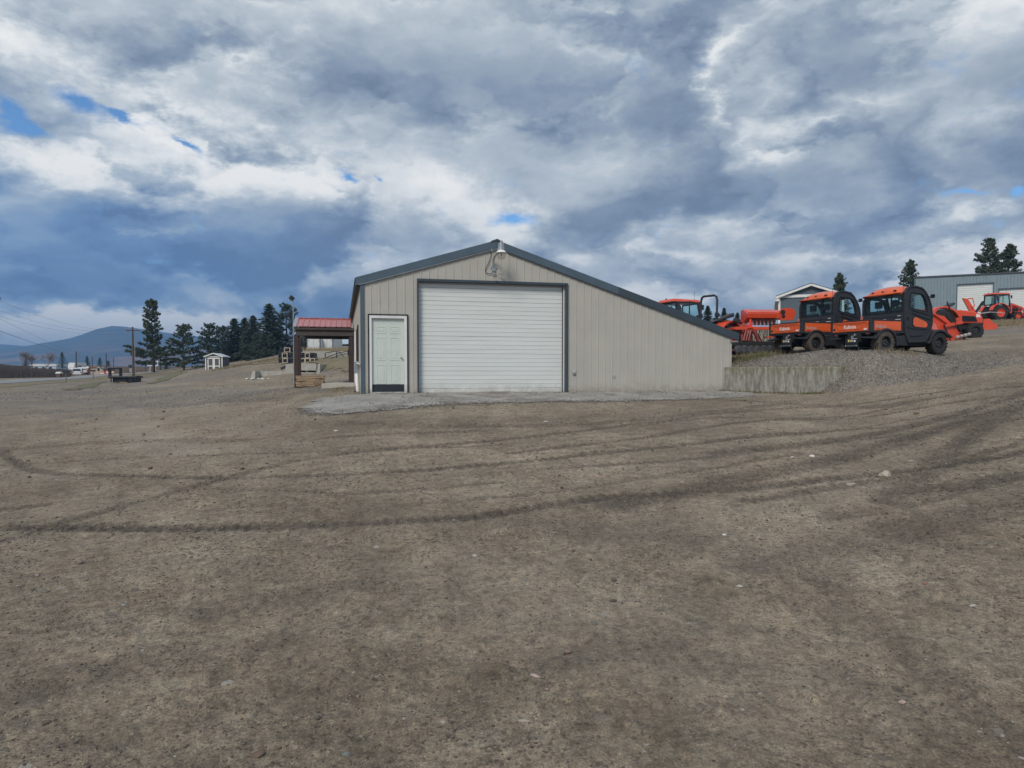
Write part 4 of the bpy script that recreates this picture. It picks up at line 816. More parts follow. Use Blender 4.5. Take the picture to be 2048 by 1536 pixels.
cb = MB().tube([rel(982.5, 505, o3_, -.06), rel(982, 512, o3_, -.06), rel(979, 521, o3_, -.05), rel(975, 530, o3_, -.05), rel(970.5, 539, o3_, -.05), rel(971.5, 545, o3_, -.05), rel(975, 547.5, o3_, -.05), rel(980, 547.5, o3_, -.05), rel(985, 546, o3_, -.05)], .0095, 6); c_ = cb.build('light_cable', M['cable_black'], None, smooth=True); c_.location = o3_[0].location; c_.rotation_euler = (0, 0, TH)
tag(c_, 'thin black cable looping down from the plug to the flood lamp', 'cable')
o4_ = wall_thing('outlet_box', 'small grey weatherproof outlet on the siding right of the overhead door', 'electric box', 1147.5, 745); ob = o4_[0]
MB().bx(-.045, .045, -.06, -.012, -.07, .07).build('box', M['galv'], ob, bevel=.01)
MB().hexa([(-.04, -.062, -.055), (.04, -.062, -.055), (.04, -.058, -.05), (-.04, -.058, -.05), (-.04, -.085, .0), (.04, -.085, .0), (.04, -.058, .06), (-.04, -.058, .06)]).build('cover', M['galv'], ob, bevel=.005)
o5_ = wall_thing('hose_hook', 'small bent metal bracket with scuffs low on the beige siding', 'bracket', 1226.5, 752); hh = o5_[0]
MB().tube([(-.05, -.012, .03), (-.02, -.06, .01), (.03, -.07, 0), (.06, -.02, .01)], .009, 6).build('hook', M['grey_decal'], hh)
MB().bar((-.02, -.03, .02), (.0, -.05, -.06), .02, .012).build('tab', M['grey_decal'], hh)

# ------------------------------------------------------------------ retaining wall
A_ = at(1449, 735, 21.86); B_ = at(1684, 737.5, 19.12); dv = (B_ - A_); dv.z = 0; ln = dv.length; ang = math.atan2(dv.y, dv.x)
rwl = empty('retaining_wall', (A_.x, A_.y, g1(A_.x, A_.y - .3)), ang, 'low mossy concrete retaining wall at the right end of the shop', 'wall')
def moss():
    m = pm('mossy_concrete', (.23, .225, .20), .9, .2, 6, .5, 25, col2=(.40, .39, .35), stretch=(1, 1, .35)); t = m.node_tree; b = t.nodes['Principled BSDF']; src = b.inputs['Base Color'].links[0].from_socket
    t.nodes.remove(t.nodes['Bump']) if False else None; g = t.nodes.new('ShaderNodeTexCoord'); sp = t.nodes.new('ShaderNodeSeparateXYZ'); t.links.new(g.outputs['Object'], sp.inputs[0])
    mp_ = t.nodes.new('ShaderNodeMapping'); mp_.inputs['Scale'].default_value = (1.6, 1, .40); t.links.new(g.outputs['Object'], mp_.inputs[0])
    nz = t.nodes.new('ShaderNodeTexNoise'); nz.inputs['Scale'].default_value = 7; nz.inputs['Detail'].default_value = 7; nz.inputs['Roughness'].default_value = .68; t.links.new(mp_.outputs[0], nz.inputs['Vector'])
    def add(colr, lo, hi, zlo, zhi, st, prev):
        r = t.nodes.new('ShaderNodeMapRange'); t.links.new(nz.outputs['Fac'], r.inputs[0]); r.inputs['From Min'].default_value = lo; r.inputs['From Max'].default_value = hi
        z = t.nodes.new('ShaderNodeMapRange'); t.links.new(sp.outputs[2], z.inputs[0]); z.inputs['From Min'].default_value = zlo; z.inputs['From Max'].default_value = zhi
        mu = t.nodes.new('ShaderNodeMath'); mu.operation = 'MULTIPLY'; t.links.new(r.outputs[0], mu.inputs[0]); t.links.new(z.outputs[0], mu.inputs[1]); m2 = t.nodes.new('ShaderNodeMath'); m2.operation = 'MULTIPLY'; t.links.new(mu.outputs[0], m2.inputs[0]); m2.inputs[1].default_value = st
        x = t.nodes.new('ShaderNodeMix'); x.data_type = 'RGBA'; t.links.new(m2.outputs[0], x.inputs['Factor']); t.links.new(prev, x.inputs['A']); x.inputs['B'].default_value = colr; return x.outputs['Result']
    c1 = add((.085, .085, .07, 1), .44, .62, -1, -.9, .6, src); c2 = add((.14, .135, .04, 1), .38, .58, .38, .80, .85, c1)
    t.links.new(c2, b.inputs['Base Color']); return m
MS = moss(); zt = A_.z - rwl.location.z; q_ = random.Random(3); top = []
nseg = 26
V = []; Fc = []
for i in range(nseg + 1):
    x = ln * i / nseg; zz = zt + .012 * (q_.random() - .5)
    V += [(x, -.0 + .006 * (q_.random() - .5), -.5), (x, -.0 + .01 * (q_.random() - .5), zz * .5), (x, 0, zz - .015), (x, .015, zz), (x, .20, zz + .004), (x, .22, -.5)]
for i in range(nseg):
    for j in range(6): Fc.append((i * 6 + j, (i + 1) * 6 + j, (i + 1) * 6 + (j + 1) % 6, i * 6 + (j + 1) % 6))
Fc += [tuple(range(6)), tuple(range(nseg * 6 + 5, nseg * 6 - 1, -1))]
MB().add(V, Fc).build('wall_body', MS, rwl)

# ------------------------------------------------------------------ lean-to canopy on the left
D1 = 27.6
def plx(px, Dl): # point on the canopy front line
    return px
pc = at(704, 656, D1); CAN = empty('canopy', (pc.x, pc.y, g1(pc.x - 1, pc.y)), TH, 'open canopy with a red ribbed metal roof on dark brown posts', 'canopy')
def cl_(px, py, off=0.0):  # canopy local coordinates on its front plane
    a, b = ray(px, py); d = Vector((a, 1, b)); c0 = Vector(CAN.location) + NV * off; o = Vector((0, 0, EYE)) - c0; t = -o.dot(NV) / d.dot(NV); p = o + d * t; return p.dot(U), p.z
e0 = cl_(586.5, 650); e1 = cl_(703.5, 657); u0 = cl_(588.5, 635, 1.5); u1 = cl_(703, 640, 1.5)
npan = 10; xL = cl_(592.5, 650)[0]; ze = (e0[1] + e1[1]) / 2; zu = (u0[1] + u1[1]) / 2
pw = (e1[0] - xL) / npan
for i in range(npan):
    a = xL + i * pw; b = a + pw; mb = MB(); pr = [(a, 0), (a + .012, .035), (a + .035, .035), (a + .047, .004), (a + pw * .5, .002), (b, 0), (b, -.006), (a, -.006)]
    V = [(x, -.12, ze + h) for x, h in pr] + [(x, 1.5, zu + h) for x, h in pr] + [(x, 3.1, ze + h) for x, h in pr]; n = len(pr)
    mb.add(V, [(i_, (i_ + 1) % n, (i_ + 1) % n + n, i_ + n) for i_ in range(n)] + [(i_ + n, (i_ + 1) % n + n, (i_ + 1) % n + 2 * n, i_ + 2 * n) for i_ in range(n)] + [tuple(range(n - 1, -1, -1)), tuple(range(2 * n, 3 * n))])
    mb.build('roof_panel', M['red_roof'], CAN)
MB().hexa([(xL - .13, -.12, ze - .03), (xL, -.12, ze - .03), (xL, 1.5, zu - .03), (xL - .13, 1.5, zu - .03), (xL - .13, -.12, ze + .02), (xL, -.12, ze + .02), (xL, 1.5, zu + .03), (xL - .13, 1.5, zu + .03)]).build('gable_trim', M['galv'], CAN)
MB().bx(xL, e1[0], 1.42, 1.58, zu + .0, zu + .03).build('ridge_cap', M['red_roof'], CAN)
bz = ze - .03
MB().bx(xL - .05, e1[0] + .05, -.08, -.03, bz - .09, bz).build('fascia', M['wood_dark'], CAN)
MB().bx(xL - .02, e1[0] + .1, .0, .14, bz - .32, bz - .09).build('beam', M['wood_dark'], CAN, bevel=.008)
MB().bx(xL - .02, e1[0] + .1, 2.7, 2.84, bz - .32, bz - .09).build('beam', M['wood_dark'], CAN, bevel=.008)
for yy in (.75, 1.5, 2.2): MB().bx(xL + .1, e1[0], yy - .02, yy + .02, bz - .12, bz + .02).build('purlin', M['wood_dark'], CAN)
for i in range(5):
    x = xL + .1 + (e1[0] - xL - .2) * i / 4; MB().prism([(0, bz - .02), (1.5, zu - .04), (3.0, bz - .02), (3.0, bz - .10), (0, bz - .10)], x - .02, x + .02, 'x').build('rafter', M['wood_dark'], CAN)
for (px, py, off) in ((592.3, 774, .0), (597.5, 760, 2.7), (702.5, 768, .02), (701, 760, 2.7)):
    x, z = cl_(px, 700, off); MB().bx(x - .082, x + .082, off - .0, off + .16, -.12, bz - .33).build('post', M['post_brown'], CAN, bevel=.01)
sp_ = at(674, 772, 25.6); P_ = [hit(643, 777), hit(670, 768), hit(708, 766.5), hit(710, 773)]
z_ = max(p.z for p in P_) + .03
sb = MB(); sb.hexa([(p.x, p.y, z_ - .3) for p in P_] + [(p.x, p.y, z_) for p in P_]); s_ = sb.build('concrete_pad', M['slab'], None, bevel=.012); tag(s_, 'pale concrete pad on the ground under the red canopy', 'concrete pad')
# pallets
ph = hit(620, 773.5); PW = 54 * ph.y / F; PH = 21.5 * ph.y / F / 4
for k in range(4):
    t = empty('pallet', (ph.x, ph.y, g1(ph.x, ph.y + .4) + k * PH), TH + R([2, -1.5, 3, -2][k]), ['bottom wooden pallet of the stack under the canopy', 'second wooden pallet from the ground in the stack under the canopy', 'third wooden pallet from the ground in the stack under the canopy', 'topmost wooden pallet of the stack under the canopy'][k], 'pallet', 'wooden pallets stacked under the canopy')
    ox = [.01, -.02, .03, -.01][k]; w_ = PW / 2
    for i in range(5): MB().bx(-w_ + ox, w_ + ox, .03 + i * .23, .03 + i * .23 + .13, PH - .022, PH - .002).build('deck_board', M['wood_pallet'], t)
    for i in range(3): MB().bx(-w_ + ox, w_ + ox, .03 + i * .46, .03 + i * .46 + .10, .002, .02).build('bottom_board', M['wood_pallet'], t)
    for i in range(3):
        y = .04 + i * .47; h0, h1 = .021, PH - .023
        nt_ = lambda a: [(a - .11, h0), (a - .09, h0 + .03), (a + .09, h0 + .03), (a + .11, h0)]
        MB().prism([(-w_ + ox, h0)] + nt_(-w_ * .48 + ox) + nt_(w_ * .48 + ox) + [(w_ + ox, h0), (w_ + ox, h1), (-w_ + ox, h1)], y, y + .04).build('stringer', M['wood_pallet'], t)
# ------------------------------------------------------------------ vehicles
def arc(cx, cz, r, a0, a1, n, sx=1.0): return [(cx + sx * r * math.cos(R(a0 + (a1 - a0) * i / (n - 1))), cz + r * math.sin(R(a0 + (a1 - a0) * i / (n - 1)))) for i in range(n)]
def wheel(parent, x, y, r, w, side, rim, tyre, lugs=18, ag=False, rimr=.55, name='wheel'):
    wh = empty(name, (0, 0, 0)); wh.parent = parent; c = (x, y, r)
    t = MB(); pr = [(r * rimr, -w * .42), (r * rimr * 1.08, -w * .5), (r * .86, -w * .5), (r * .955, -w * .42), (r * .965, -w * .2), (r * .965, w * .2), (r * .955, w * .42), (r * .86, w * .5), (r * rimr * 1.08, w * .5), (r * rimr, w * .42)]
    t.lathe(pr, c, 40)
    for i in range(lugs):
        for s in (-1, 1):
            a = 2 * math.pi * (i + (.5 if s > 0 else 0)) / lugs; ro = Matrix.Rotation(-a, 3, 'Y')
            if ag: t.box(Vector(c) + ro @ Vector((r * .965, s * w * .23, 0)), (r * .085, w * .50, r * .075), ro @ Matrix.Rotation(s * R(40), 3, 'X'))
            else:
                t.box(Vector(c) + ro @ Vector((r * .965, s * w * .36, 0)), (r * .075, w * .27, r * .155), ro @ Matrix.Rotation(s * R(8), 3, 'X'))
                t.box(Vector(c) + (Matrix.Rotation(-a - math.pi / lugs * .9, 3, 'Y')) @ Vector((r * .965, s * w * .12, 0)), (r * .07, w * .20, r * .13), Matrix.Rotation(-a - math.pi / lugs * .9, 3, 'Y'))
    t.build('tyre', tyre, wh)
    m = MB(); s = side; m.lathe([(r * rimr, -w * .42 * s), (r * rimr, w * .45 * s), (r * rimr * 1.05, w * .47 * s), (r * rimr * .92, w * .44 * s), (r * rimr * .86, w * .22 * s), (r * rimr * .60, w * .20 * s), (r * rimr * .5, w * .30 * s), (r * rimr * .30, w * .32 * s), (0, w * .33 * s)], c, 28)
    ri = m.build('rim', rim, wh, smooth=True)
    n = MB()
    for i in range(5):
        a = 2 * math.pi * i / 5; n.lathe([(0, w * .40 * s), (r * .03, w * .39 * s), (r * .03, w * .28 * s)], (x + r * rimr * .42 * math.cos(a), y, r + r * rimr * .42 * math.sin(a)), 6)
    n.build('wheel_nuts', M['chrome'], wh); return wh
def RX(deg): return Matrix.Rotation(R(deg), 4, 'X')
def utv(loc, rz, label, left_orange=True):
    t = empty('utility_vehicle', loc, rz, label, 'utility vehicle', 'orange utility vehicles parked on the gravel bank')
    W_ = .75; OR, BK, BG = M['orange'], M['black_plastic'], M['black_gloss']
    # tailgate with pressed relief
    tg = MB().bx(-.03, .02, -W_ + .075, W_ - .09, .665, .955).build('tailgate', OR, t, bevel=.012)
    MB().ring([(-.52, .90), (.52, .90), (.40, .72), (-.40, .72)], [(-.47, .88), (.47, .88), (.37, .745), (-.37, .745)], -.042, -.031, 'x').build('pressed_rim', OR, tg, bevel=.004)
    MB().bx(-.045, -.031, -.60, .60, .915, .94).build('top_fold', OR, tg, bevel=.005)
    back = Matrix.Translation((-.0335, 0, 0)) @ Matrix(((0, 0, -1, 0), (-1, 0, 0, 0), (0, 1, 0, 0), (0, 0, 0, 1)))
    text('Kubota', .155, M['white_decal'], tg, back @ Matrix.Translation((0, .80, 0)), .002, .002)
    MB().prism([(.15, .716), (-.15, .716), (-.15, .728), (.15, .728)], -.0365, -.033, 'x').build('underline', M['white_decal'], tg)
    text('4x4', .075, M['white_decal'], tg, back @ Matrix.Translation((.565, .715, 0)), .002, .004)
    MB().bx(-.034, -.025, .555, .63, .72, .78).build('warning_label', M['under_dark'], tg)
    MB().bx(-.05, .0, -W_ + .09, -W_ + .14, .87, .93).build('latch', OR, tg, bevel=.006)
    for s in (-1, 1):
        sp = MB().bx(.11, 1.14, s * (W_ - .045), s * W_, .675, .955).build('bed_side', OR, t, bevel=.010)
        MB().bx(.55, 1.05, s * W_, s * (W_ + .008), .71, .86).build('pressed_panel', OR, sp, bevel=.004)
        if s < 0:
            sd_ = Matrix.Translation((0, -W_ - .003, 0)) @ Matrix(((1, 0, 0, 0), (0, 0, -1, 0), (0, 1, 0, 0), (0, 0, 0, 1)))
            text('Kubota', .135, M['grey_decal'], sp, sd_ @ Matrix.Translation((.36, .79, 0)), .002, .001)
            MB().bx(.17, .33, -W_ - .006, -W_ - .001, .705, .716).build('stripe', M['under_dark'], sp)
            text('ORANGE', .035, M['under_dark'], sp, sd_ @ Matrix.Translation((.93, .925, 0)), .001, 0) if False else None
    bf = MB(); bf.bx(-.01, 1.18, -W_ - .012, -W_ + .035, .955, .985).bx(-.01, 1.18, W_ - .035, W_ + .012, .955, .985).bx(-.045, .03, -W_ + .03, W_ - .03, .962, .988)
    for y in (-W_ + .0, W_ - .09): bf.bx(-.03, .10, y - .012, y + .085, .62, .985)
    bf.bx(1.14, 1.20, -W_, W_, .60, .985).bx(.0, 1.2, -W_ + .02, W_ - .02, .60, .665); bf.build('bed_frame', BK, t, bevel=.008)
    hp = MB()
    for x in (.25, .75): hp.tube([(x - .07, -W_ + .02, .665), (x - .06, -W_ - .012, .62), (x + .06, -W_ - .012, .62), (x + .07, -W_ + .02, .665)], .008, 6)
    hp.build('tie_down_hooks', M['rim_dark'], t)
    # cab: rear wall, window, side frames, doors
    cr = MB().bx(1.22, 1.28, -W_ + .03, W_ - .03, .60, 1.215).bx(1.21, 1.25, -.60, .60, 1.10, 1.17).build('cab_rear_panel', BK, t, bevel=.01)
    MB().bx(1.205, 1.219, .35, .62, 1.01, 1.03).bx(1.205, 1.219, -.14, -.03, 1.0, 1.055).bx(1.205, 1.219, -.66, -.48, 1.015, 1.03).bx(1.205, 1.219, -.66, -.55, 1.12, 1.135).build('safety_stickers', M['white_decal'], cr)
    rw = MB().ring([(-W_ + .03, 1.215), (W_ - .05, 1.215), (W_ - .07, 1.80), (-W_ + .03, 1.80)], [(-W_ + .085, 1.25), (W_ - .11, 1.25), (W_ - .12, 1.775), (-W_ + .085, 1.775)], 1.225, 1.265, 'x').bx(1.225, 1.26, -.31, -.28, 1.25, 1.775).build('rear_window_frame', BG, t, bevel=.004)
    MB().bx(1.243, 1.248, -W_ + .08, W_ - .11, 1.245, 1.78).build('rear_window', M['cab_glass'], rw)
    DO = [(1.28, .60), (1.24, 1.1), (1.24, 1.60), (1.265, 1.80), (1.33, 1.93), (1.46, 2.0), (1.70, 2.01), (1.93, 1.97), (2.08, 1.86), (2.22, 1.68), (2.33, 1.45), (2.37, 1.20), (2.38, .92), (2.28, .62), (2.12, .36), (1.42, .33)]
    DI = [(1.48, 1.36), (1.48, 1.42), (1.48, 1.62), (1.485, 1.72), (1.50, 1.78), (1.56, 1.795), (1.72, 1.79), (1.90, 1.775), (1.98, 1.735), (2.05, 1.66), (2.11, 1.56), (2.145, 1.46), (2.16, 1.36), (2.165, 1.27), (1.95, 1.30), (1.60, 1.345)]
    for s in (-1, 1):
        y0, y1 = s * (W_ - .07), s * W_
        DOs = DO if s < 0 else [(p[0], p[1] if p[1] < 1.6 else 1.6 + (p[1] - 1.6) * .48) for p in DO]; DIs = DI if s < 0 else [(p[0], p[1] if p[1] < 1.5 else 1.5 + (p[1] - 1.5) * .72) for p in DI]
        dr = MB().ring(DOs, DIs, y0, y1).build('door', BK, t, bevel=.012)
        def off(P, k, c=None):
            cx = sum(p[0] for p in P) / len(P); cz = sum(p[1] for p in P) / len(P); return [(cx + (p[0] - cx) * k, cz + (p[1] - cz) * k) for p in P]
        MB().ring(off(DIs, 1.08), off(DIs, 1.0), y1, y1 + s * .012).build('window_seal', BG, dr)
        MB().prism(off(DIs, 1.02), s * (W_ - .045), s * (W_ - .04)).build('door_window', M['cab_glass_pale'], dr)
        arch = [p for p in DO[1:13]]; MB().ring(off(DOs, 1.0)[0:16], off(DOs, .93)[0:16], y1, y1 + s * .022).build('door_edge_moulding', BK, dr, bevel=.006)
        ins = [(1.60, .86), (1.60, 1.0), (1.64, 1.075), (1.72, 1.085), (2.10, .965), (2.165, .91), (2.165, .84), (2.10, .785), (1.68, .805)]
        MB().prism(ins, y1 + s * .0, y1 + s * .016).build('orange_insert', OR, dr, bevel=.008)
        MB().ring(off(ins, 1.10), off(ins, 1.0), y1, y1 + s * .010).build('insert_surround', BG, dr)
        MB().bar((1.50, y1 + s * .012, 1.30), (2.25, y1 + s * .012, 1.17), .03, .022).bar((1.55, y1 + s * .012, 1.20), (2.30, y1 + s * .012, 1.02), .03, .018).bar((1.50, y1 + s * .012, .54), (1.95, y1 + s * .012, .56), .04, .03).bar((1.95, y1 + s * .012, .56), (2.08, y1 + s * .012, .70), .04, .03).bar((1.5, y1 + s * .01, .76), (2.2, y1 + s * .01, .74), .03, .02).build('pressed_lines', BK, dr, bevel=.008)
        MB().lathe([(0, 0), (.025, 0), (.025, s * .03), (0, s * .03)], (1.40, y1, .78), 8).bx(1.38, 1.42, y1, y1 + s * .03, 1.0, 1.08).build('hinge', M['rim_dark'], dr)
    # roof shell
    st = [(1.135, 1.775, 1.780), (1.14, 1.80, 1.79), (1.18, 1.885, 1.80), (1.26, 1.965, 1.82), (1.36, 2.005, 1.86), (1.55, 2.055, 1.93), (1.85, 2.045, 1.93), (2.05, 1.98, 1.90), (2.12, 1.88, 1.84)]
    V = []; ny = 19
    for i, (x, zt, zb) in enumerate(st):
        for j in range(ny):
            u = -1 + 2 * j / (ny - 1); V.append((x + (abs(u) ** 4) * .06 * (1 if i < 5 else 0), u * (W_ - .065), zt - (zt - zb) * (abs(u) ** 5) - .055 * u * u * min(1, i / 3)))
    Fc = [(i * ny + j, i * ny + j + 1, (i + 1) * ny + j + 1, (i + 1) * ny + j) for i in range(len(st) - 1) for j in range(ny - 1)]
    rf = MB().add(V, Fc); n0 = len(rf.v); ro = rf.build('roof', OR, t, smooth='all', fix=True); so_ = ro.modifiers.new('s', 'SOLIDIFY'); so_.thickness = .03
    MB().bx(1.15, 2.1, -W_ + .07, W_ - .07, 1.775, 1.80).build('roof_lining', BK, t)
    for y in (-.46, -.04, .33): MB().hexa([(1.158, y - .05, 1.865), (1.158, y + .035, 1.865), (1.20, y + .03, 1.855), (1.20, y - .045, 1.855), (1.190, y - .045, 1.905), (1.190, y + .055, 1.905), (1.23, y + .045, 1.90), (1.23, y - .03, 1.90)]).build('vent', BG, ro, bevel=.006)
    MB().bx(1.13, 1.16, -.62, .62, 1.79, 1.81).build('roof_lip', OR, ro, bevel=.006)
    # windshield
    ws = MB().ring([(-W_ + .08, 0), (W_ - .08, 0), (W_ - .08, .95), (-W_ + .08, .95)], [(-W_ + .13, .04), (W_ - .13, .04), (W_ - .13, .90), (-W_ + .13, .90)], -.02, .02, 'x'); a_w = math.atan2(2.36 - 2.06, .78)
    MXw = Matrix.Translation((2.37, 0, 1.10)) @ Matrix.Rotation(-a_w, 4, 'Y'); wf = ws.xf(MXw).build('windshield_frame', BK, t)
    MB().bx(-.003, .003, -W_ + .12, W_ - .12, .03, .92).xf(MXw).build('windshield', M['cab_glass_pale'], wf)
    # hood, nose, lamps
    hd = MB().hexa([(2.34, -.60, .80), (3.02, -.50, .62), (3.02, .50, .62), (2.34, .60, .80), (2.36, -.55, 1.14), (2.95, -.42, .93), (2.95, .42, .93), (2.36, .55, 1.14)]).build('hood', OR, t, bevel=.05)
    for s in (-1, 1): MB().hexa([(2.72, s * .49, .80), (3.00, s * .44, .72), (3.025, s * .30, .72), (2.80, s * .40, .80), (2.66, s * .49, .99), (2.95, s * .42, .90), (2.98, s * .30, .90), (2.76, s * .40, .985)]).build('headlight', M['white_decal'], hd, bevel=.01)
    MB().bx(2.30, 2.42, -.68, .68, .75, 1.12).bx(2.95, 3.12, -.52, .52, .38, .68).build('nose_panel', BK, t, bevel=.03)
    # fenders
    def fender(cx, r, a0, a1, extra, s, nm):
        o = arc(cx, .33, r + .045, a0, a1, 12) ; i_ = arc(cx, .33, r, a0, a1, 12); o = extra[0] + o + extra[1]; i_ = extra[2] + i_ + extra[3]
        V = [(p[0], s * (W_ - .36), p[1]) for p in o] + [(p[0], s * (W_ + .045), p[1] - .012) for p in o] + [(p[0], s * (W_ - .36), p[1]) for p in i_] + [(p[0], s * (W_ + .045), p[1] - .030) for p in i_]; n = len(o); Fc = []
        for k in range(n - 1): Fc += [(k, k + 1, n + k + 1, n + k), (2 * n + k, 3 * n + k, 3 * n + k + 1, 2 * n + k + 1), (k, 2 * n + k, 2 * n + k + 1, k + 1), (n + k, n + k + 1, 3 * n + k + 1, 3 * n + k)]
        Fc += [(0, n, 3 * n, 2 * n), (n - 1, 3 * n - 1, 4 * n - 1, 2 * n - 1)]; return MB().add(V, Fc).build(nm, BK, t, bevel=.008)
    for s in (-1, 1):
        fender(.56, .375, 140, 8, [(.00, .47), (.12, .475)], [(.98, .28)], [(.0, .435), (.12, .44)], [(.93, .28)]) if False else fender(.56, .375, 140, 8, ([(-.02, .50), (.14, .49)], [(1.0, .26)], [(-.02, .465), (.14, .455)], [(.95, .26)]), s, 'fender')
        fender(2.68, .385, 168, 55, ([(2.16, .34)], [(3.10, .60), (3.17, .55)], [(2.22, .34)], [(3.08, .56), (3.15, .52)]), s, 'fender')
        MB().hexa([(.95, s * .45, .24), (1.46, s * .45, .24), (1.46, s * .72, .24), (.95, s * .72, .26), (.97, s * .45, .56), (1.40, s * .45, .56), (1.36, s * .74, .56), (.97, s * .74, .50)]).build('side_skirt', BK, t, bevel=.02)
        wheel(t, .54, s * .655, .325, .27, s, M['rim_dark'], M['tyre_dusty'], 20)
        wheel(t, 2.68, s * .64, .325, .27, s, M['rim_dark'], M['tyre'], 20)
        MB().box((.05, s * (W_ - .16), .585), (.05, .12, .035)).build('reflector', M['red_roof'], t)
        mr = MB().tube([(2.22, s * (W_ - .0), 1.70), (2.27, s * (W_ + .06), 1.72)], .018, 6).build('mirror', BK, t); MB().box((2.28, s * (W_ + .07), 1.72), (.06, .12, .11)).build('mirror_head', BG, mr, bevel=.012)
    MB().box((1.19, W_ - .02, 1.13), (.05, .07, .14)).build('tail_light', M['red_roof'], t, bevel=.01)
    # underside
    HS = Matrix.Translation((0, -.13, 0))
    ub = MB().bx(.1, 2.9, -.30, .30, .28, .56).bx(.45, .68, -.5, .5, .26, .38).bx(2.5, 2.86, -.5, .5, .24, .40).bx(1.2, 2.3, -.62, .62, .25, .40).bx(.0, .25, -.38, .10, .36, .62)
    for s in (-1, 1):
        ub.bar((.2, s * .3, .55), (.56, s * .5, .30), .05).bar((.62, s * .28, .62), (.58, s * .46, .34), .07)
        for k in range(6): ub.lathe([(.05, k * .03), (.05, k * .03 + .014)], (.62, s * (.3 + .02), .45), 8)
    ub.build('chassis', M['under_dark'], t)
    MB().tube([(.05, .05, .50), (-.02, .05, .50)], .05, 12).tube([(.04, -.06, .56), (-.05, -.06, .57)], .03, 10).xf(HS).build('exhaust', M['galv'], t, smooth=True)
    MB().tube([(-.045, -.06, .595), (-.055, -.06, .58)], .016, 8).tube([(-.05, -.06, .545), (-.058, -.06, .54)], .014, 8).xf(HS).build('exhaust_tip', M['chrome'], t)
    hb = MB().bx(-.06, -.02, -.19, .19, .30, .47).xf(HS).build('hitch_plate', M['under_dark'], t)
    MB().bx(-.066, -.061, .11, .16, .36, .43).xf(HS).build('yellow_label', M['yellow_label'], hb); MB().bx(-.066, -.061, -.12, -.06, .355, .41).bx(-.066, -.061, -.17, .05, .445, .455).xf(HS).build('white_label', M['white_decal'], hb); MB().bx(-.066, -.061, -.04, .09, .36, .42).xf(HS).build('grey_label', M['grey_decal'], hb)
    hr = MB().bx(-.10, -.02, -.20, .20, .20, .30).bar((-.06, .2, .2), (-.02, .26, .08), .03).bar((-.06, -.2, .2), (-.02, -.26, .08), .03).xf(HS).build('hitch_receiver', M['under_dark'], t)
    bl = MB()
    for y in (-.20, .20): bl.lathe([(0, -.022), (.02, -.015), (.024, 0), (.02, .015), (0, .022)], (-.11, y, .24), 10, 'z')
    bl.xf(HS).build('hitch_pins', M['chrome'], hr, smooth=True); MB().tube([(-.11, -.2, .24), (-.11, .2, .24)], .007, 6).xf(HS).build('hitch_rod', M['galv'], hr)
    # cabin inside
    for s in (-1, 1):
        se = MB().bx(1.36, 1.46, s * .30 - .24, s * .30 + .24, .85, 1.34).bx(1.42, 1.85, s * .30 - .24, s * .30 + .24, .72, .86).build('seat', BK, t, bevel=.04)
        MB().bx(1.37, 1.44, s * .30 - .12, s * .30 + .12, 1.42, 1.62).bx(1.39, 1.42, s * .3 - .06, s * .3 - .04, 1.3, 1.45).bx(1.39, 1.42, s * .3 + .04, s * .3 + .06, 1.3, 1.45).build('headrest', BK, se, bevel=.02)
    MB().bx(2.05, 2.33, -.66, .66, .75, 1.10).build('dashboard', BK, t, bevel=.03)
    sw_ = MB(); q = Matrix.Translation((1.98, .30, 1.12)) @ Matrix.Rotation(R(-55), 4, 'Y'); a = MB().tube([(.17 * math.cos(k * math.pi / 9), .17 * math.sin(k * math.pi / 9), 0) for k in range(19)], .013, 6, False).bar((-.17, 0, 0), (.17, 0, 0), .03, .015).xf(q); a.build('steering_wheel', BK, t)
    MB().tube([(1.23, -W_ + .02, 1.2), (1.215, -W_ + .03, 2.06)], .005, 5).build('aerial', BK, t)
    return t
def place(px, py, Y): return at(px, py, Y)
RZ = R(20.0)
hx_, lx_ = Vector((math.cos(RZ), math.sin(RZ), 0)), Vector((-math.sin(RZ), math.cos(RZ), 0))
Rc = at(1742, 700, 20.15); P1_ = Rc + lx_ * .75; P1_.z = at(1881, 708.5, 20.9).z
v1 = utv(P1_, RZ, 'nearer orange and black cab utility vehicle on the gravel bank, tailgate towards the shop')
v2 = copy_tree(v1); Rc2 = at(1604, 700, 22.05); P2_ = Rc2 + lx_ * .75; P2_.z = at(1625, 706.5, 22.4).z; v2.location = P2_
v2['label'] = 'farther orange and black cab utility vehicle, partly hidden behind the nearer one'

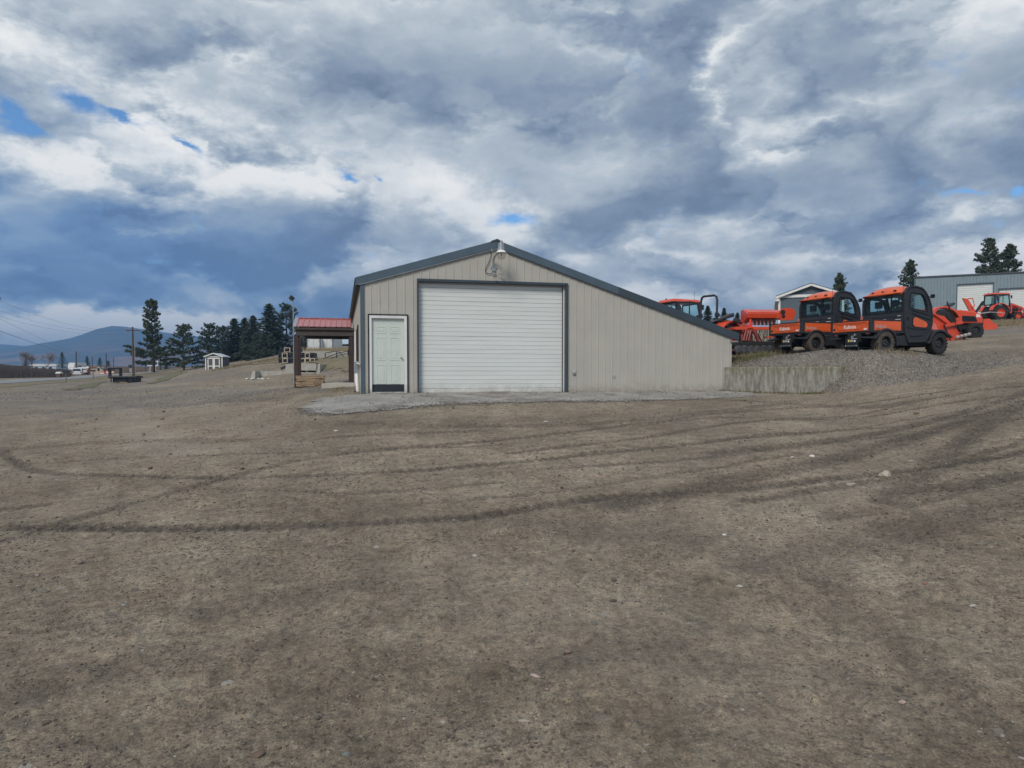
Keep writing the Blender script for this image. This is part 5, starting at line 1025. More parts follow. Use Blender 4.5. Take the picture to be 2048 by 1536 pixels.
# tractors ------------------------------------------------------------------
def tractor(loc, rz, label, cab=True, loader=True, bucket=True, rops=False, canopy_roof=None, s=1.0, glassm='cab_glass_pale', rear_w=True, dark_rims=False):
    RM = M['rim_dark'] if dark_rims else M['orange_red']
    t = empty('tractor', loc, rz, label, 'tractor', 'orange tractors on the dealer lot'); t.scale = (s, s, s); OR, BK = M['orange_red'], M['black_plastic']
    MB().bx(-.1, 1.9, -.16, .16, .45, .75).bx(-.25, .15, -.62, .62, .50, .66).bx(1.45, 1.6, -.5, .5, .32, .42).build('chassis', M['under_dark'], t)
    hd = MB().prism([(.75, .72), (.75, 1.28), (1.1, 1.30), (1.75, 1.22), (2.02, 1.12), (2.10, .95), (2.10, .70)], -.27, .27).build('hood', OR, t, bevel=.05, smooth=False)
    MB().prism([(1.15, .78), (1.15, 1.05), (1.75, 1.02), (1.85, .78)], -.285, .285).build('side_grille', M['black_gloss'], hd, bevel=.02)
    for y in (-1, 1): MB().hexa([(1.80, y * .10, .98), (2.03, y * .10, .98), (1.98, y * .275, .98), (1.78, y * .275, .98), (1.80, y * .10, 1.12), (2.00, y * .10, 1.10), (1.93, y * .275, 1.10), (1.78, y * .275, 1.12)]).build('headlight', M['white_decal'], hd)
    MB().bx(2.05, 2.13, -.25, .25, .60, .95).build('front_grille', M['black_gloss'], t, bevel=.02)
    for y in (-1, 1):
        wheel(t, 0, y * .60, .62, .36, y, RM, M['tyre'], 16, True, .52, 'rear_wheel'); wheel(t, 1.52, y * .56, .36, .22, y, RM, M['tyre'], 16, True, .52, 'front_wheel')
        o = arc(0, .62, .80, 165, 25, 10); i_ = arc(0, .62, .735, 165, 25, 10)
        n = len(o); V = [(p[0], y * .40, p[1]) for p in o] + [(p[0], y * .80, p[1] - .01) for p in o] + [(p[0], y * .40, p[1]) for p in i_] + [(p[0], y * .80, p[1] - .02) for p in i_]; Fc = []
        for k in range(n - 1): Fc += [(k, k + 1, n + k + 1, n + k), (2 * n + k, 3 * n + k, 3 * n + k + 1, 2 * n + k + 1), (k, 2 * n + k, 2 * n + k + 1, k + 1), (n + k, n + k + 1, 3 * n + k + 1, 3 * n + k)]
        Fc += [(0, n, 3 * n, 2 * n), (n - 1, 3 * n - 1, 4 * n - 1, 2 * n - 1)]; MB().add(V, Fc).build('fender', OR, t, bevel=.015)
    MB().bx(-.1, .75, -.42, .42, .62, .70).build('floor', M['under_dark'], t)
    MB().bx(-.22, -.10, -.24, .24, .98, 1.42).bx(-.15, .32, -.24, .24, .88, 1.0).build('seat', BK, t, bevel=.04)
    q = Matrix.Translation((.62, 0, 1.32)) @ Matrix.Rotation(R(-58), 4, 'Y'); sw = MB().tube([(.19 * math.cos(k * math.pi / 9), .19 * math.sin(k * math.pi / 9), 0) for k in range(19)], .014, 6, False).bar((-.19, 0, 0), (.19, 0, 0), .03, .015).xf(q); sw.tube([(.62, 0, 1.32), (.78, 0, 1.0)], .03, 6); sw.build('steering_wheel', BK, t)
    if cab:
        for y in (-1, 1):
            PO = [(-.42, .95), (-.45, 1.60), (-.40, 2.12), (.30, 2.16), (.72, 2.12), (.86, 1.5), (.90, .72), (.55, .60)]; PI = [(-.33, 1.32), (-.36, 1.60), (-.33, 2.05), (.28, 2.08), (.66, 2.05), (.78, 1.5), (.80, .85), (.55, .72)]
            sf = MB().ring(PO, PI, y * .60, y * .66).bx(.22, .26, y * .605, y * .655, 1.2, 2.08).build('cab_frame', BK, t, bevel=.008)
            MB().prism(PI, y * .625, y * .635).build('side_glass', M[glassm], sf)
            MB().box((.82, y * .78, 1.9), (.05, .14, .22)).bar((.80, y * .64, 2.0), (.82, y * .76, 1.95), .02).build('mirror', BK, sf)
        rg = MB().ring([(-.62, 1.30), (.62, 1.30), (.62, 2.12), (-.62, 2.12)], [(-.56, 1.36), (.56, 1.36), (.56, 2.05), (-.56, 2.05)], -.46, -.42, 'x').build('rear_glass_frame', BK, t); MB().bx(-.445, -.44, -.57, .57, 1.35, 2.06).build('rear_glass', M[glassm], rg)
        fg = MB().ring([(-.62, 1.15), (.62, 1.15), (.60, 2.12), (-.60, 2.12)], [(-.56, 1.20), (.56, 1.20), (.55, 2.05), (-.55, 2.05)], .78, .82, 'x').build('windshield_frame', BK, t); MB().bx(.798, .803, -.57, .57, 1.2, 2.06).build('windshield', M[glassm], fg)
        rf = MB().hexa([(-.60, -.62, 2.13), (.92, -.62, 2.13), (.92, .62, 2.13), (-.60, .62, 2.13), (-.50, -.52, 2.26), (.84, -.52, 2.25), (.84, .52, 2.25), (-.50, .52, 2.26)]).build('roof', OR, t, bevel=.03)
        MB().lathe([(0, .10), (.03, .09), (.035, 0)], (-.3, .3, 2.25), 8, 'z').build('beacon', BK, rf); MB().tube([(.6, -.5, 2.2), (.6, -.5, 2.62)], .006, 5).build('aerial', BK, rf)
    if rops:
        MB().tube([(-.35, -.36, .75), (-.38, -.36, 1.45), (-.36, -.36, 2.15), (-.36, -.32, 2.29), (-.36, -.24, 2.34), (-.36, .24, 2.34), (-.36, .32, 2.29), (-.36, .36, 2.15), (-.38, .36, 1.45), (-.35, .36, .75)], .042, 8).build('roll_bar', BK, t, smooth=True)
        for y in (-.36, .36): MB().box((-.37, y, 1.62), (.14, .10, .16)).box((-.42, y + (.09 if y > 0 else -.09), 1.60), (.10, .10, .10)).build('roll_bar_hinge', BK, t, bevel=.01)
    if loader:
        for y in (-.42, .42):
            MB().prism([(.95, .60), (.90, 1.20), (1.0, 1.42), (1.12, 1.42), (1.15, 1.15), (1.12, .60)], y - .05, y + .05).build('loader_tower', OR, t, bevel=.01)
            MB().prism([(1.0, 1.40), (1.06, 1.30), (1.9, 1.02), (2.42, .42), (2.52, .46), (1.98, 1.14), (1.08, 1.44)], y - .04, y + .04).build('loader_arm', OR, t, bevel=.01)
            MB().tube([(1.1, y, .85), (1.55, y, .98)], .035, 8).tube([(1.55, y, .98), (1.85, y, 1.05)], .02, 6).tube([(1.75, y, 1.18), (2.2, y, .98), (2.45, y, .72)], .028, 6).build('hydraulic_cylinder', M['rim_dark'], t)
        if bucket:
            bk = MB(); pr = [(2.50, .18), (2.46, .40), (2.50, .66), (2.60, .74), (2.61, .70), (2.53, .64), (2.50, .42), (2.54, .21), (3.02, .12), (3.02, .09)]
            bk.prism(pr, -.84, .84)
            for y in (-.84, .82): bk.prism([(2.48, .17), (2.46, .42), (2.52, .70), (2.62, .72), (3.02, .10)], y, y + .02)
            bk.build('bucket', OR, t)
    return t
# cab tractor behind the shop roof
tp = at(1352, 600, 31.0); TA = tractor((tp.x, tp.y, tp.z - 2.26 * 1.0), R(24), 'orange cab tractor mostly hidden behind the shop roof slope', cab=True, loader=False, s=1.0)
tp = at(1424, 652, 26.3); TB = tractor((tp.x + .10, tp.y, at(1416, 591, 26.3).z - 2.38 * 1.0), R(38), 'orange tractor with black roll bar behind the low end of the shop roof', cab=False, loader=True, bucket=False, rops=True, s=1.0)
tp = at(1864, 676, 31.0); TC = tractor((tp.x, tp.y, g1(tp.x + .8, tp.y) - .06), R(2), 'orange open tractor with black seat and wheel just past the nearer utility vehicle', cab=False, loader=False, s=1.0, dark_rims=True)
MB().bar((.30, 0, 1.24), (.86, 0, 1.60), .46, .09).build('tilted_seat', M['black_plastic'], TC, bevel=.03)
tp = at(1988, 640, 60.0); TD = tractor((tp.x, tp.y, g1(tp.x, tp.y) + .0), R(2), 'orange cab tractor with loader standing before the white overhead doors', cab=True, loader=True, s=1.04)
TBt = MB().prism([(-.13, 0), (.13, 0), (0, .24)], -.01, .01).build('slow_vehicle_triangle', M['red_glow'], TB); TBt.location = (-.52, .48, 1.25); TBt.rotation_euler = (0, 0, R(90))
# front bucket lying in front of tractor C (big scoop) and snow blower
tp = at(1905, 664, 29.0)
bk = empty('loader_bucket', (tp.x - .5, tp.y, g1(tp.x - .5, tp.y)), R(12), 'orange loader bucket tilted forward beside the nearer utility vehicle', 'bucket')
bk.scale = (1.15, 1.15, 1.12)
MB().prism([(-.45, .02), (-.55, .50), (-.35, 1.0), (-.20, 1.18), (-.12, 1.16), (-.28, .95), (-.42, .50), (-.34, .10), (1.35, .06), (1.35, .02)], .0, 1.6).build('shell', M['orange_red'], bk)
for y in (.0, .8, 1.58): MB().prism([(-.45, .04), (-.50, .50), (-.30, 1.0), (.15, .92), (1.10, .10)], y, y + .03).build('side_plate', M['orange_red'], bk)
MB().bar((.10, -.06, .56), (.85, -.06, .70), .10, .10).bar((.3, -.06, .62), (-.35, -.06, 1.0), .05, .05).build('lift_arm', M['orange_red'], bk)
MB().bar((.62, -.10, .62), (.95, -.1, .05), .05).bar((.15, -.1, 1.45), (.55, -.1, .60), .03).bar((.05, -.1, .60), (.35, -.1, .0), .03).build('strut', M['under_dark'], bk)
cy = MB()
for k in range(4): cy.tube([(.55 + k * .16, -.12, .14 + k * .035), (.66 + k * .16, -.12, .165 + k * .035)], .055, 8)
cy.build('hydraulic_cylinder', M['grey_decal'], bk)
tp = at(1958, 656, 40.5)
sn = empty('snow_blower', (tp.x - .10, tp.y, g1(tp.x, tp.y)), R(-22), 'orange snow blower attachment with tall chute standing on the gravel', 'snow blower')
MB().prism([(0, 0), (0, .58), (.45, .62), (.62, .60), (.70, .40), (.95, .30), (1.0, .10), (.85, 0)], -.02, .02).build('side_plate', M['orange_red'], sn)
MB().prism([(0.1, 0), (0.1, .60), (.62, .60), (.95, .30), (1.0, 0)], 1.55, 1.6).build('side_plate', M['orange_red'], sn)
MB().prism([(0, .52), (0, .58), (.60, .63), (.62, .56)], .02, 1.55).prism([(.0, .02), (.03, .56), (.10, .56), (.10, .02)], .02, 1.55).build('housing', M['orange_red'], sn)
au = MB()
for k in range(30): a = k * .7; au.box((.55 + .19 * math.cos(a), .05 + k * .05, .28 + .19 * math.sin(a)), (.13, .04, .13))
au.tube([(.55, .02, .28), (.55, 1.55, .28)], .05, 8); au.build('auger', M['orange_red'], sn)
ch = MB().hexa([(-.75, .5, .95), (-.45, .5, .95), (-.45, .8, .95), (-.75, .8, .95), (-1.20, .5, 1.90), (-.95, .5, 1.84), (-.95, .8, 1.84), (-1.2, .8, 1.90)]).hexa([(-.8, .4, .75), (-.3, .4, .75), (-.3, .9, .75), (-.8, .9, .75), (-.75, .5, 1.0), (-.42, .5, 1.0), (-.42, .8, 1.0), (-.75, .8, 1.0)]).bar((-.95, .45, 1.85), (-.70, .45, 1.85), .06).bar((-.72, .45, 1.85), (-.62, .45, 1.4), .04).bar((-.62, .45, 1.4), (-.75, .45, 1.35), .05).xf(Matrix.Translation((.55, 0, 0))).build('chute', M['orange_red'], sn)
MB().bx(-1.0, -.05, .3, 1.2, .35, .80).build('gearbox', M['orange_red'], sn, bevel=.04); MB().bar((-.15, .0, .90), (.25, .0, 1.6), .16, .12).bar((.18, 0, 1.40), (.30, 0, 1.62), .2, .12).build('deflector', M['under_dark'], sn)
MB().bar((-.1, -.05, .90), (.6, -.05, 1.0), .05).bar((.6, -.05, 1.0), (1.3, -.05, .92), .03).build('drive_shaft', M['grey_decal'], sn)
for k in range(5): pass
MB().bar((-.8, .2, .3), (-.1, .2, .15), .12).bar((-.6, .2, .1), (-.2, .2, .35), .10).build('linkage', M['under_dark'], sn)

pm('disc_steel', (.10, .105, .11), .4, .3, 6, metal=.4)
# seed drill -----------------------------------------------------------------
dp = at(1492, 706, 24.6); DZ = g1(dp.x + .5, dp.y)
dr = empty('seed_drill', (dp.x, dp.y, DZ - .02), R(2), 'orange seed drill with long hopper, hoses and a row of disc openers', 'seed drill')
OR = M['orange_red']; BK = M['under_dark']
def dxz(px, py, Y=24.7): p = at(px, py, Y); return p.x - dp.x, p.z - (DZ - .02)
hx0, hz1 = dxz(1492, 626.5); hx1, _ = dxz(1545, 626); _, hz0 = dxz(1492, 636)
MB().prism([(.0, hz0), (-.03, hz1 - .02), (.08, hz1 + .02), (.42, hz1 + .16), (.60, hz1 + .12), (.62, hz0 - .08), (.4, hz0 - .14)], hx0, hx1 + .12, 'x').build('hopper', OR, dr, bevel=.003)
lz = dxz(1530, 619)[1]
MB().prism([(.04, hz1 + .03), (.40, lz + .02), (.42, lz - .0), (.06, hz1 + .0)], hx0 + .05, hx1 + .3, 'x').bar((hx0 + .1, .0, hz1 + .03), (hx0 + .1, .0, hz1 - .02), .03).build('hopper_lid', OR, dr, bevel=.006)
MB().bx(hx1 + .12, hx1 + .36, .02, .5, hz0 - .02, hz1 + .04).build('front_box', OR, dr, bevel=.02)
ex0, ez1 = dxz(1559, 617.5); ex1, _ = dxz(1588, 620); _, ez0 = dxz(1560, 639)
ep = MB().prism([(ex0, ez0 - .03), (ex0, ez1), (ex1 - .16, ez1 + .02), (ex1, ez1 - .06), (ex1, ez0 + .12), (ex1 - .08, ez0 - .03)], -.06, -.01).bx(ex0 + .02, ex1 - .1, -.01, .6, ez0 + .02, ez1 - .06).build('gear_cover', OR, dr, bevel=.003)
gx_, gz_ = dxz(1563, 625); g2x, g2z = dxz(1564, 633)
for (a, b, r) in ((gx_, gz_, .085), (g2x, g2z, .065)): MB().lathe([(0, -.015), (r * .6, -.015), (r, -.01), (r, .0)], (a, -.062, b), 20).build('drive_gear', BK, ep)
text('seed drill', .0001, BK, ep, Matrix.Identity(4)) if False else None
rb0 = dxz(1500, 638)[1]; rb1 = dxz(1500, 650)[1]
for k in range(7):
    x = hx0 + .14 + k * .135; MB().bar((x + .06, .05, rb0), (x, .0, rb1), .025, .05).build('support_rib', BK, dr)
    MB().hexa([(x + .02, .1, rb1), (x + .11, .1, rb1), (x + .11, .2, rb1), (x + .02, .2, rb1), (x + .06, .1, rb0 - .02), (x + .13, .1, rb0 - .02), (x + .13, .2, rb0 - .02), (x + .06, .2, rb0 - .02)]).build('seed_chute', M['red_roof'], dr)
fx0, fz1 = dxz(1468, 655); fx1, fz0 = dxz(1548, 659)
MB().bx(fx0, fx1 + .6, -.05, .05, fz0 - .02, fz1 + .02).bx(fx0, fx0 + .35, .1, .9, fz0, fz1 + .02).build('frame_beam', OR, dr, bevel=.01)
MB().bx(fx1 - .15, fx1 + .02, -.07, -.052, fz0 + .02, fz1 + .10).build('warning_label', M['mustard'], dr)
tx0, tz0 = dxz(1491.5, 656.5); tx1, tz1 = dxz(1497, 638.5); wtr = dxz(1503, 656)[0]
MB().prism([(tx0, tz0), (wtr, tz0), (wtr - .02, tz0 + .02), (tx1 + .02, tz1), (tx1 - .02, tz1), (tx0, tz0 + .02)], -.10, -.085).build('slow_vehicle_triangle', M['red_glow'], dr)
hs_ = MB(); q_ = random.Random(9); gzb = dxz(1500, 684)[1]
for k in range(46):
    x = fx0 + .15 + k * .034 + q_.uniform(-.01, .01); hs_.tube([(x + q_.uniform(-.02, .02), q_.uniform(-.03, .15), fz0 - .02), (x + q_.uniform(-.05, .03), q_.uniform(-.05, .2), (fz0 + gzb) / 2), (x + q_.uniform(-.10, .02), q_.uniform(-.05, .2), gzb)], .008, 4, False)
tag(hs_.build('seed_hoses', M['grey_decal'] if False else M['rim_dark'], dr), kind='stuff')
for k in range(3): x = fx0 + .32 + k * .09; MB().bar((x + .04, -.06, fz0 - .03), (x - .04, -.06, gzb + .05), .035).build('brace', M['red_roof'], dr)
MB().bx(dxz(1541, 670)[0], dxz(1545, 670)[0], .0, .08, dxz(1541, 673)[1], fz0).bx(dxz(1531, 670)[0], dxz(1545, 670)[0], -.05, .2, dxz(1541, 675.5)[1], dxz(1541, 673)[1]).build('foot_step', OR, dr)
MB().bx(fx0 - .1, fx1 + .4, -.08, .05, gzb - .14, gzb).bx(fx0 - .1, fx1 + .4, .1, .5, gzb - .1, gzb + .02).build('gang_bar', BK, dr)
MB().bx(fx0 - .1, fx1 + .3, .3, .9, .2, gzb).build('drive_unit', BK, dr)
for k in range(7):
    px = 1471.5 + k * 12.9; a, b = dxz(px, 698.0); r = .155
    d_ = MB(); d_.lathe([(r, -.012), (r, .012), (r * .90, .02), (r * .88, .0), (0, .004), (r * .1, -.02), (r * .88, -.01)], (a, -.14, b), 28); do = d_.build('disc_opener', M['disc_steel'], dr); do.rotation_euler = (0, 0, 0)
    MB().bar((a, -.14, b), (a + .12, .05, gzb - .05), .03).build('disc_arm', BK, dr)
# grey cover between drill and tractor: folded black roll bar laid back
fp = at(1450, 640, 25.6); MBf = MB().hexa([(-.42, 0, -.08), (.35, 0, .12), (.35, .5, .12), (-.42, .5, -.08), (-.30, 0, .02), (.33, 0, .28), (.30, .5, .28), (-.3, .5, .02)]).bar((.3, -.02, .02), (.62, -.02, -.10), .12, .16); f_o = MBf.build('folded_seat', M['black_plastic'], None, bevel=.03); f_o.location = fp; tag(f_o, 'black tilted seat shell between the roll bar tractor and the seed drill', 'seat')
# ------------------------------------------------------------------ trees
def conifer(px, py_top, py_base, Y, wpx, label, seed, style='spruce', mat='needle_b', lean=0.0, bare=.12, density=1.0, group='conifers along the lot', sink=.3):
    q = np.random.default_rng(seed); base = at(px, py_base, Y); top = at(px, py_top, Y); H_ = top.z - base.z; Wd = wpx * Y / F / 2
    t = empty('pine_tree' if style == 'pine' else 'spruce_tree', (base.x, base.y, base.z), 0, label, 'tree', group)
    tr = MB(); pth = []; nk = 8; lx = lean * H_
    for i in range(nk): f = i / (nk - 1); pth.append((lx * f + .05 * H_ * .2 * math.sin(f * 5 + seed), .02 * H_ * math.sin(f * 4 + seed * 2), -sink + (H_ * .97 + sink) * f))
    cen = lambda f: np.array([lx * f + .01 * H_ * math.sin(f * 5 + seed), .02 * H_ * math.sin(f * 4 + seed * 2), H_ * .97 * f])
    tr.tube(pth, [H_ * .020 * (1 - .88 * i / (nk - 1)) + .015 for i in range(nk)], 8)
    nb = int((60 if style == 'spruce' else 46) * density); C = []; Sz = []; Dr = []
    cell = Y / 700.0
    for i in range(nb):
        f = bare + (1 - bare) * (i + q.random() * .8) / nb; ang = i * 2.39996 + q.random() * .5
        if style == 'spruce': env = (1 - (f - bare) / (1 - bare)) ** .85 * (1.0 if f > .16 else .8) + .03; ln = Wd * env * (.72 + .45 * q.random()); rise = -.18 + .50 * f
        else:
            g = (f - bare) / (1 - bare); env = (.50 + .5 * math.sin(min(1, g * 1.15) * 3.1 + .2)) * (1 - g ** 3) + .10; env = (min(1.05, 1.15 * (1 - g) ** .62 + .05) if seed != 1 else (1.15 if g < .20 else (1.15 - .75 * (g - .20) / .14 if g < .34 else .40 * (1 - (g - .34) / .66) ** .3 + .08))); ln = Wd * env * (.45 + .65 * q.random()); rise = -.05 + .6 * f
        if style == 'pine' and math.sin(ang * 1.3 + f * 21 + seed) > .72: continue
        c0 = cen(f); d = np.array([math.cos(ang), math.sin(ang), rise]); droop = -.10 if style == 'spruce' else .08
        P = [c0 + d * ln * s + np.array([0, 0, droop * ln * s * s * 1.2]) for s in (0, .35, .7, 1.0)]
        tr.tube([tuple(p) for p in P], [max(.008, .010 * H_ * (1 - f) * .5 + .012), .018, .012, .006], 3, False)
        m = max(3, int(ln / (cell * (1.5 if style == 'spruce' else 2.2))))
        for s in np.linspace(.22 if style == 'spruce' else .40, 1.0, m):
            for rep in range(3 if style == 'spruce' else 2):
                side = np.array([-math.sin(ang), math.cos(ang), 0]); sp = (q.random() - .5) * ln * .55 * (1.15 - s)
                C.append(c0 + d * ln * s + side * sp + np.array([0, 0, droop * ln * s * s + (q.random() - .5) * .10 * H_ / 9])); Sz.append((.15 + .12 * q.random()) * (H_ / 9) ** .5 * (1.25 if style == 'pine' else 1.0)); Dr.append(d + side * (1 if sp > 0 else -1) * .5)
    for s in range(8): C.append(cen(.93 + s * .011)); Sz.append(.10 * (H_ / 9) ** .5); Dr.append(np.array([0, 0, 1.0]))
    C = np.array(C); Sz = np.array(Sz) * .92; Dr = np.array(Dr); n = len(C); k = 11
    cc = np.repeat(C, k, 0); ss = np.repeat(Sz, k); dd = np.repeat(Dr, k, 0); rnd = q.normal(size=(n * k, 3)); rnd /= np.linalg.norm(rnd, axis=1)[:, None]
    if style == 'spruce': ax = dd * .9 + rnd * .75 + np.array([0, 0, .15]); cc = cc + rnd * ss[:, None] * np.array([.7, .7, .35])
    else: ax = rnd + np.array([0, 0, .35]); cc = cc + rnd * ss[:, None] * .55
    ax /= np.linalg.norm(ax, axis=1)[:, None]; r2 = q.normal(size=(n * k, 3)); sd = np.cross(ax, r2); sd /= np.linalg.norm(sd, axis=1)[:, None]
    L_ = ss[:, None] * (1.5 if style == 'spruce' else 1.15); w_ = ss[:, None] * (.20 if style == 'spruce' else .25)
    V = np.stack([cc - ax * L_ * .5 - sd * w_ * .3, cc - ax * L_ * .1 + sd * w_, cc + ax * L_ * .6, cc - ax * L_ * .0 - sd * w_], 1).reshape(-1, 3)
    Fq = np.arange(len(V)).reshape(-1, 4); cr = np_mesh('crown', V, Fq, M[mat]); cr.parent = t
    tr.build('trunk', M['bark'], t, fix=False); return t
def ps(px, py, Y): return at(px, py, Y)
conifer(305, 599, 744, 108, 92, 'tallest ponderosa pine left of the shed, narrow leaning crown above a wide skirt', 1, 'pine', 'needle_a', .035, .10, 2.6)
conifer(368, 648, 740, 100, 84, 'bushy pine directly left of the small grey shed', 2, 'pine', 'needle_a', .0, .06, 2.2)
for i, (px, pt, pb, Y, wd, st, mt_, lb) in enumerate([
 (422, 646, 732, 108, 78, 'pine', 'needle_b', 'round topped pine right behind the small shed'), (446, 651, 730, 112, 78, 'pine', 'needle_b', 'second tree of the dark row, shoulder high, right of the one behind the shed'),
 (469, 635, 729, 106, 78, 'spruce', 'needle_b', 'pointed spruce third in the dark row'), (490, 634, 728, 110, 70, 'spruce', 'needle_a', 'slim spruce fourth in the dark row'),
 (507, 629, 728, 104, 80, 'spruce', 'needle_c', 'bluish spruce fifth in the dark row'), (541, 605, 727, 100, 100, 'spruce', 'needle_c', 'tall bluish spruce left of the tallest tree behind the canopy post'),
 (575, 607, 727, 102, 96, 'pine', 'needle_c', 'tall tree directly left of the canopy post'), (612, 650, 724, 108, 60, 'pine', 'needle_c', 'tree seen through the canopy opening right of its post'), (525, 668, 728, 97, 80, 'pine', 'needle_b', 'low bushy tree in front of the tall bluish spruce')]):
    conifer(px, pt, pb, Y, wd, lb, 20 + i, st, mt_, 0, .05, 1.9 if st == 'spruce' else 2.2)
for i, (px, pt, pb, Y, wd, lb) in enumerate([(125, 704, 737, 205, 22, 'small dark spruce right of the bare trees at far left'), (175, 712, 738, 215, 15, 'narrow far spruce left of the pink roofed hut'), (200, 715, 737, 215, 16, 'far spruce behind the pink roofed hut'),
    (216, 721, 740, 210, 17, 'round far conifer right of the hut'), (333, 722, 741, 190, 8, 'tiny far spruce right of the tallest pine'), (52, 716, 737, 205, 10, 'small dark conifer within the bare thicket')]):
    conifer(px, pt, pb, Y, wd, lb, 50 + i, 'spruce', 'needle_b', 0, .05, .8, 'small far conifers by the road')
for i, (px, pt, pb, Y, wd, st, lb) in enumerate([(1415, 611, 668, 92, 34, 'spruce', 'spruce seen through the tractor roll bar'), (1448, 615, 668, 92, 26, 'spruce', 'spruce right of the roll bar tractor'), (1474, 625, 668, 95, 24, 'spruce', 'smaller spruce left of the seed drill hopper'),
    (1488, 627, 668, 97, 20, 'spruce', 'spruce peeking over the left end of the seed drill hopper'), (1433, 636, 670, 88, 30, 'pine', 'low rounded tree between roll bar and seed drill'), (1679, 545, 650, 100, 46, 'pine', 'pine rising above the farther utility vehicle'), (1819, 520, 640, 95, 62, 'pine', 'pine at the left end of the blue grey metal building'),
    (1978, 475, 640, 95, 84, 'pine', 'taller pine of the pair behind the blue grey metal building'), (2017, 486, 640, 97, 70, 'pine', 'shorter pine of the pair behind the blue grey metal building')]):
    conifer(px, pt, pb, Y, wd, lb, 70 + i, st, 'needle_a' if st == 'pine' else 'needle_b', 0, .05, 3.0 if st == 'pine' else 1.3, 'conifers behind the dealer lot')
def bare_tree(px, pt, pb, Y, wpx, label, seed):
    q = random.Random(seed); b = at(px, pb, Y); H_ = at(px, pt, Y).z - b.z; t = empty('bare_tree', b, 0, label, 'tree', 'leafless trees by the road at left'); mb = MB(); tw = MB()
    def grow(p, d, ln, r, dep):
        e = p + d * ln; (mb if dep < 3 else tw).tube([p, (p + e) / 2 + Vector((q.uniform(-.04, .04), 0, 0)) * ln, e], [r, r * .85, r * .65], 4 if dep < 3 else 3, False)
        if dep >= 6 or ln < .18: return
        for _ in range(3 if dep else 5):
            nd = (d + Vector((q.uniform(-.75, .75) * wpx / 34, q.uniform(-.7, .7), q.uniform(-.1, .45)))).normalized(); grow(e if _ < 2 else p + d * ln * q.uniform(.5, .95), nd, ln * q.uniform(.62, .84), max(.010, r * .58), dep + 1)
    grow(Vector((0, 0, -.3)), Vector((q.uniform(-.1, .1), 0, 1)), H_ * .31, H_ * .018, 0); mb.build('trunk', M['bark_grey'], t, fix=False); tw.build('twigs', M['bark_grey'], t, fix=False)
bare_tree(92, 702, 744, 175, 38, 'leafless spreading tree left of the small dark spruce', 5)
bare_tree(66, 706, 744, 178, 26, 'leafless tree in the middle of the three bare ones', 8)
bare_tree(47, 700, 744, 176, 20, 'tall thin leafless tree at the left of the three bare ones', 11)
# thicket of bare willow stems along the road
q = np.random.default_rng(4); n = 15000; tt = q.random(n); px = -260 + tt * 400; Yb = 108 + q.random(n) * 14 + (tt > .55) * 12; a = (px - 1024) / F
x = a * Yb; y = Yb; top = np.interp(px, [-260, 0, 20, 60, 61, 150], [716, 727, 730, 731, 735, 738.5]) + (q.random(n) ** 2) * 18 * (px < 62) + (q.random(n) ** 1.5) * 10 * (px >= 62)
zt_ = np.array([EYE - (p - 744) / F * Y for p, Y in zip(top, Yb)]); zb_ = gz(x, y) - .3; zt_ = np.maximum(zt_, zb_ + .4); lx = q.normal(size=n) * .35; wv_ = .03 + .03 * q.random(n)
V = np.stack([np.stack([x - wv_, y, zb_], 1), np.stack([x + wv_, y, zb_], 1), np.stack([x + lx + .015, y + lx * .3, zt_], 1), np.stack([x + lx - .015, y + lx * .3, zt_], 1)], 1).reshape(-1, 3)
tag(np_mesh('willow_thicket', V, np.arange(len(V)).reshape(-1, 4), M['thicket']), kind='stuff')
# far brush band right of the pole and along the valley floor
n = 9000; px = 140 + q.random(n) * 560; Yb = 230 + q.random(n) * 60; x = (px - 1024) / F * Yb; y = Yb; zb_ = gz(x, y) - .5; zt_ = EYE + (744 - (733 + 7 * q.random(n))) / F * Yb; w_ = .10 + .25 * q.random(n)
V = np.stack([np.stack([x - w_, y, zb_], 1), np.stack([x + w_, y, zb_], 1), np.stack([x + w_ * .4, y, np.maximum(zt_, zb_ + .3)], 1), np.stack([x - w_ * .4, y, np.maximum(zt_, zb_ + .3)], 1)], 1).reshape(-1, 3)
tag(np_mesh('far_brush', V, np.arange(len(V)).reshape(-1, 4), pm('brush_far', (.11, .095, .07), .95, .2, .05, col2=(.22, .15, .10))), kind='stuff')

# ------------------------------------------------------------------ poles and lines
def pole(px, pt, pb, Y, r, label, arm=None, cat='utility pole', nm='utility_pole', group='utility poles along the road'):
    b = at(px, pb, Y); H_ = at(px, pt, Y).z - b.z; t = empty(nm, b, 0, label, cat, group); MB().tube([(0, 0, -.5), (0, 0, H_)], [r, r * .7], 8).build('post', M['pole_wood'], t, smooth=True)
    if arm:
        MB().bx(-arm, arm, -.06, .06, H_ - .55, H_ - .40).build('crossarm', M['pole_wood'], t)
        for k in (-.95, -.5, .5, .95): MB().lathe([(0, .22), (.05, .2), (.06, .1), (.03, 0)], (arm * k, 0, H_ - .40), 6, 'z').build('insulator', M['grey_decal'], t)
    return t, H_
p0, H0 = pole(267, 654, 747.5, 98, .16, 'brown wooden utility pole with crossarm left of the tallest pine', .95)
MB().tube([(.25, 0, -.5), (.25, 0, H0 - 1.5)], .05, 6).build('conduit', M['galv'], p0)
pole(153, 703, 741, 165, .18, 'wooden pole behind the parked white vehicles'); pole(185, 714, 735, 215, .15, 'short far pole above the pink roofed hut'); pole(213, 706, 747, 158, .15, 'wooden pole right of the pink roofed hut'); pole(227, 714, 738, 230, .14, 'thin far pole between the hut and the crossarm pole')
pole(321, 715, 741, 170, .2, 'pale wooden pole right of the tallest pine trunk'); pole(291, 726, 741, 165, .15, 'short pale post left of the tallest pine trunk'); 
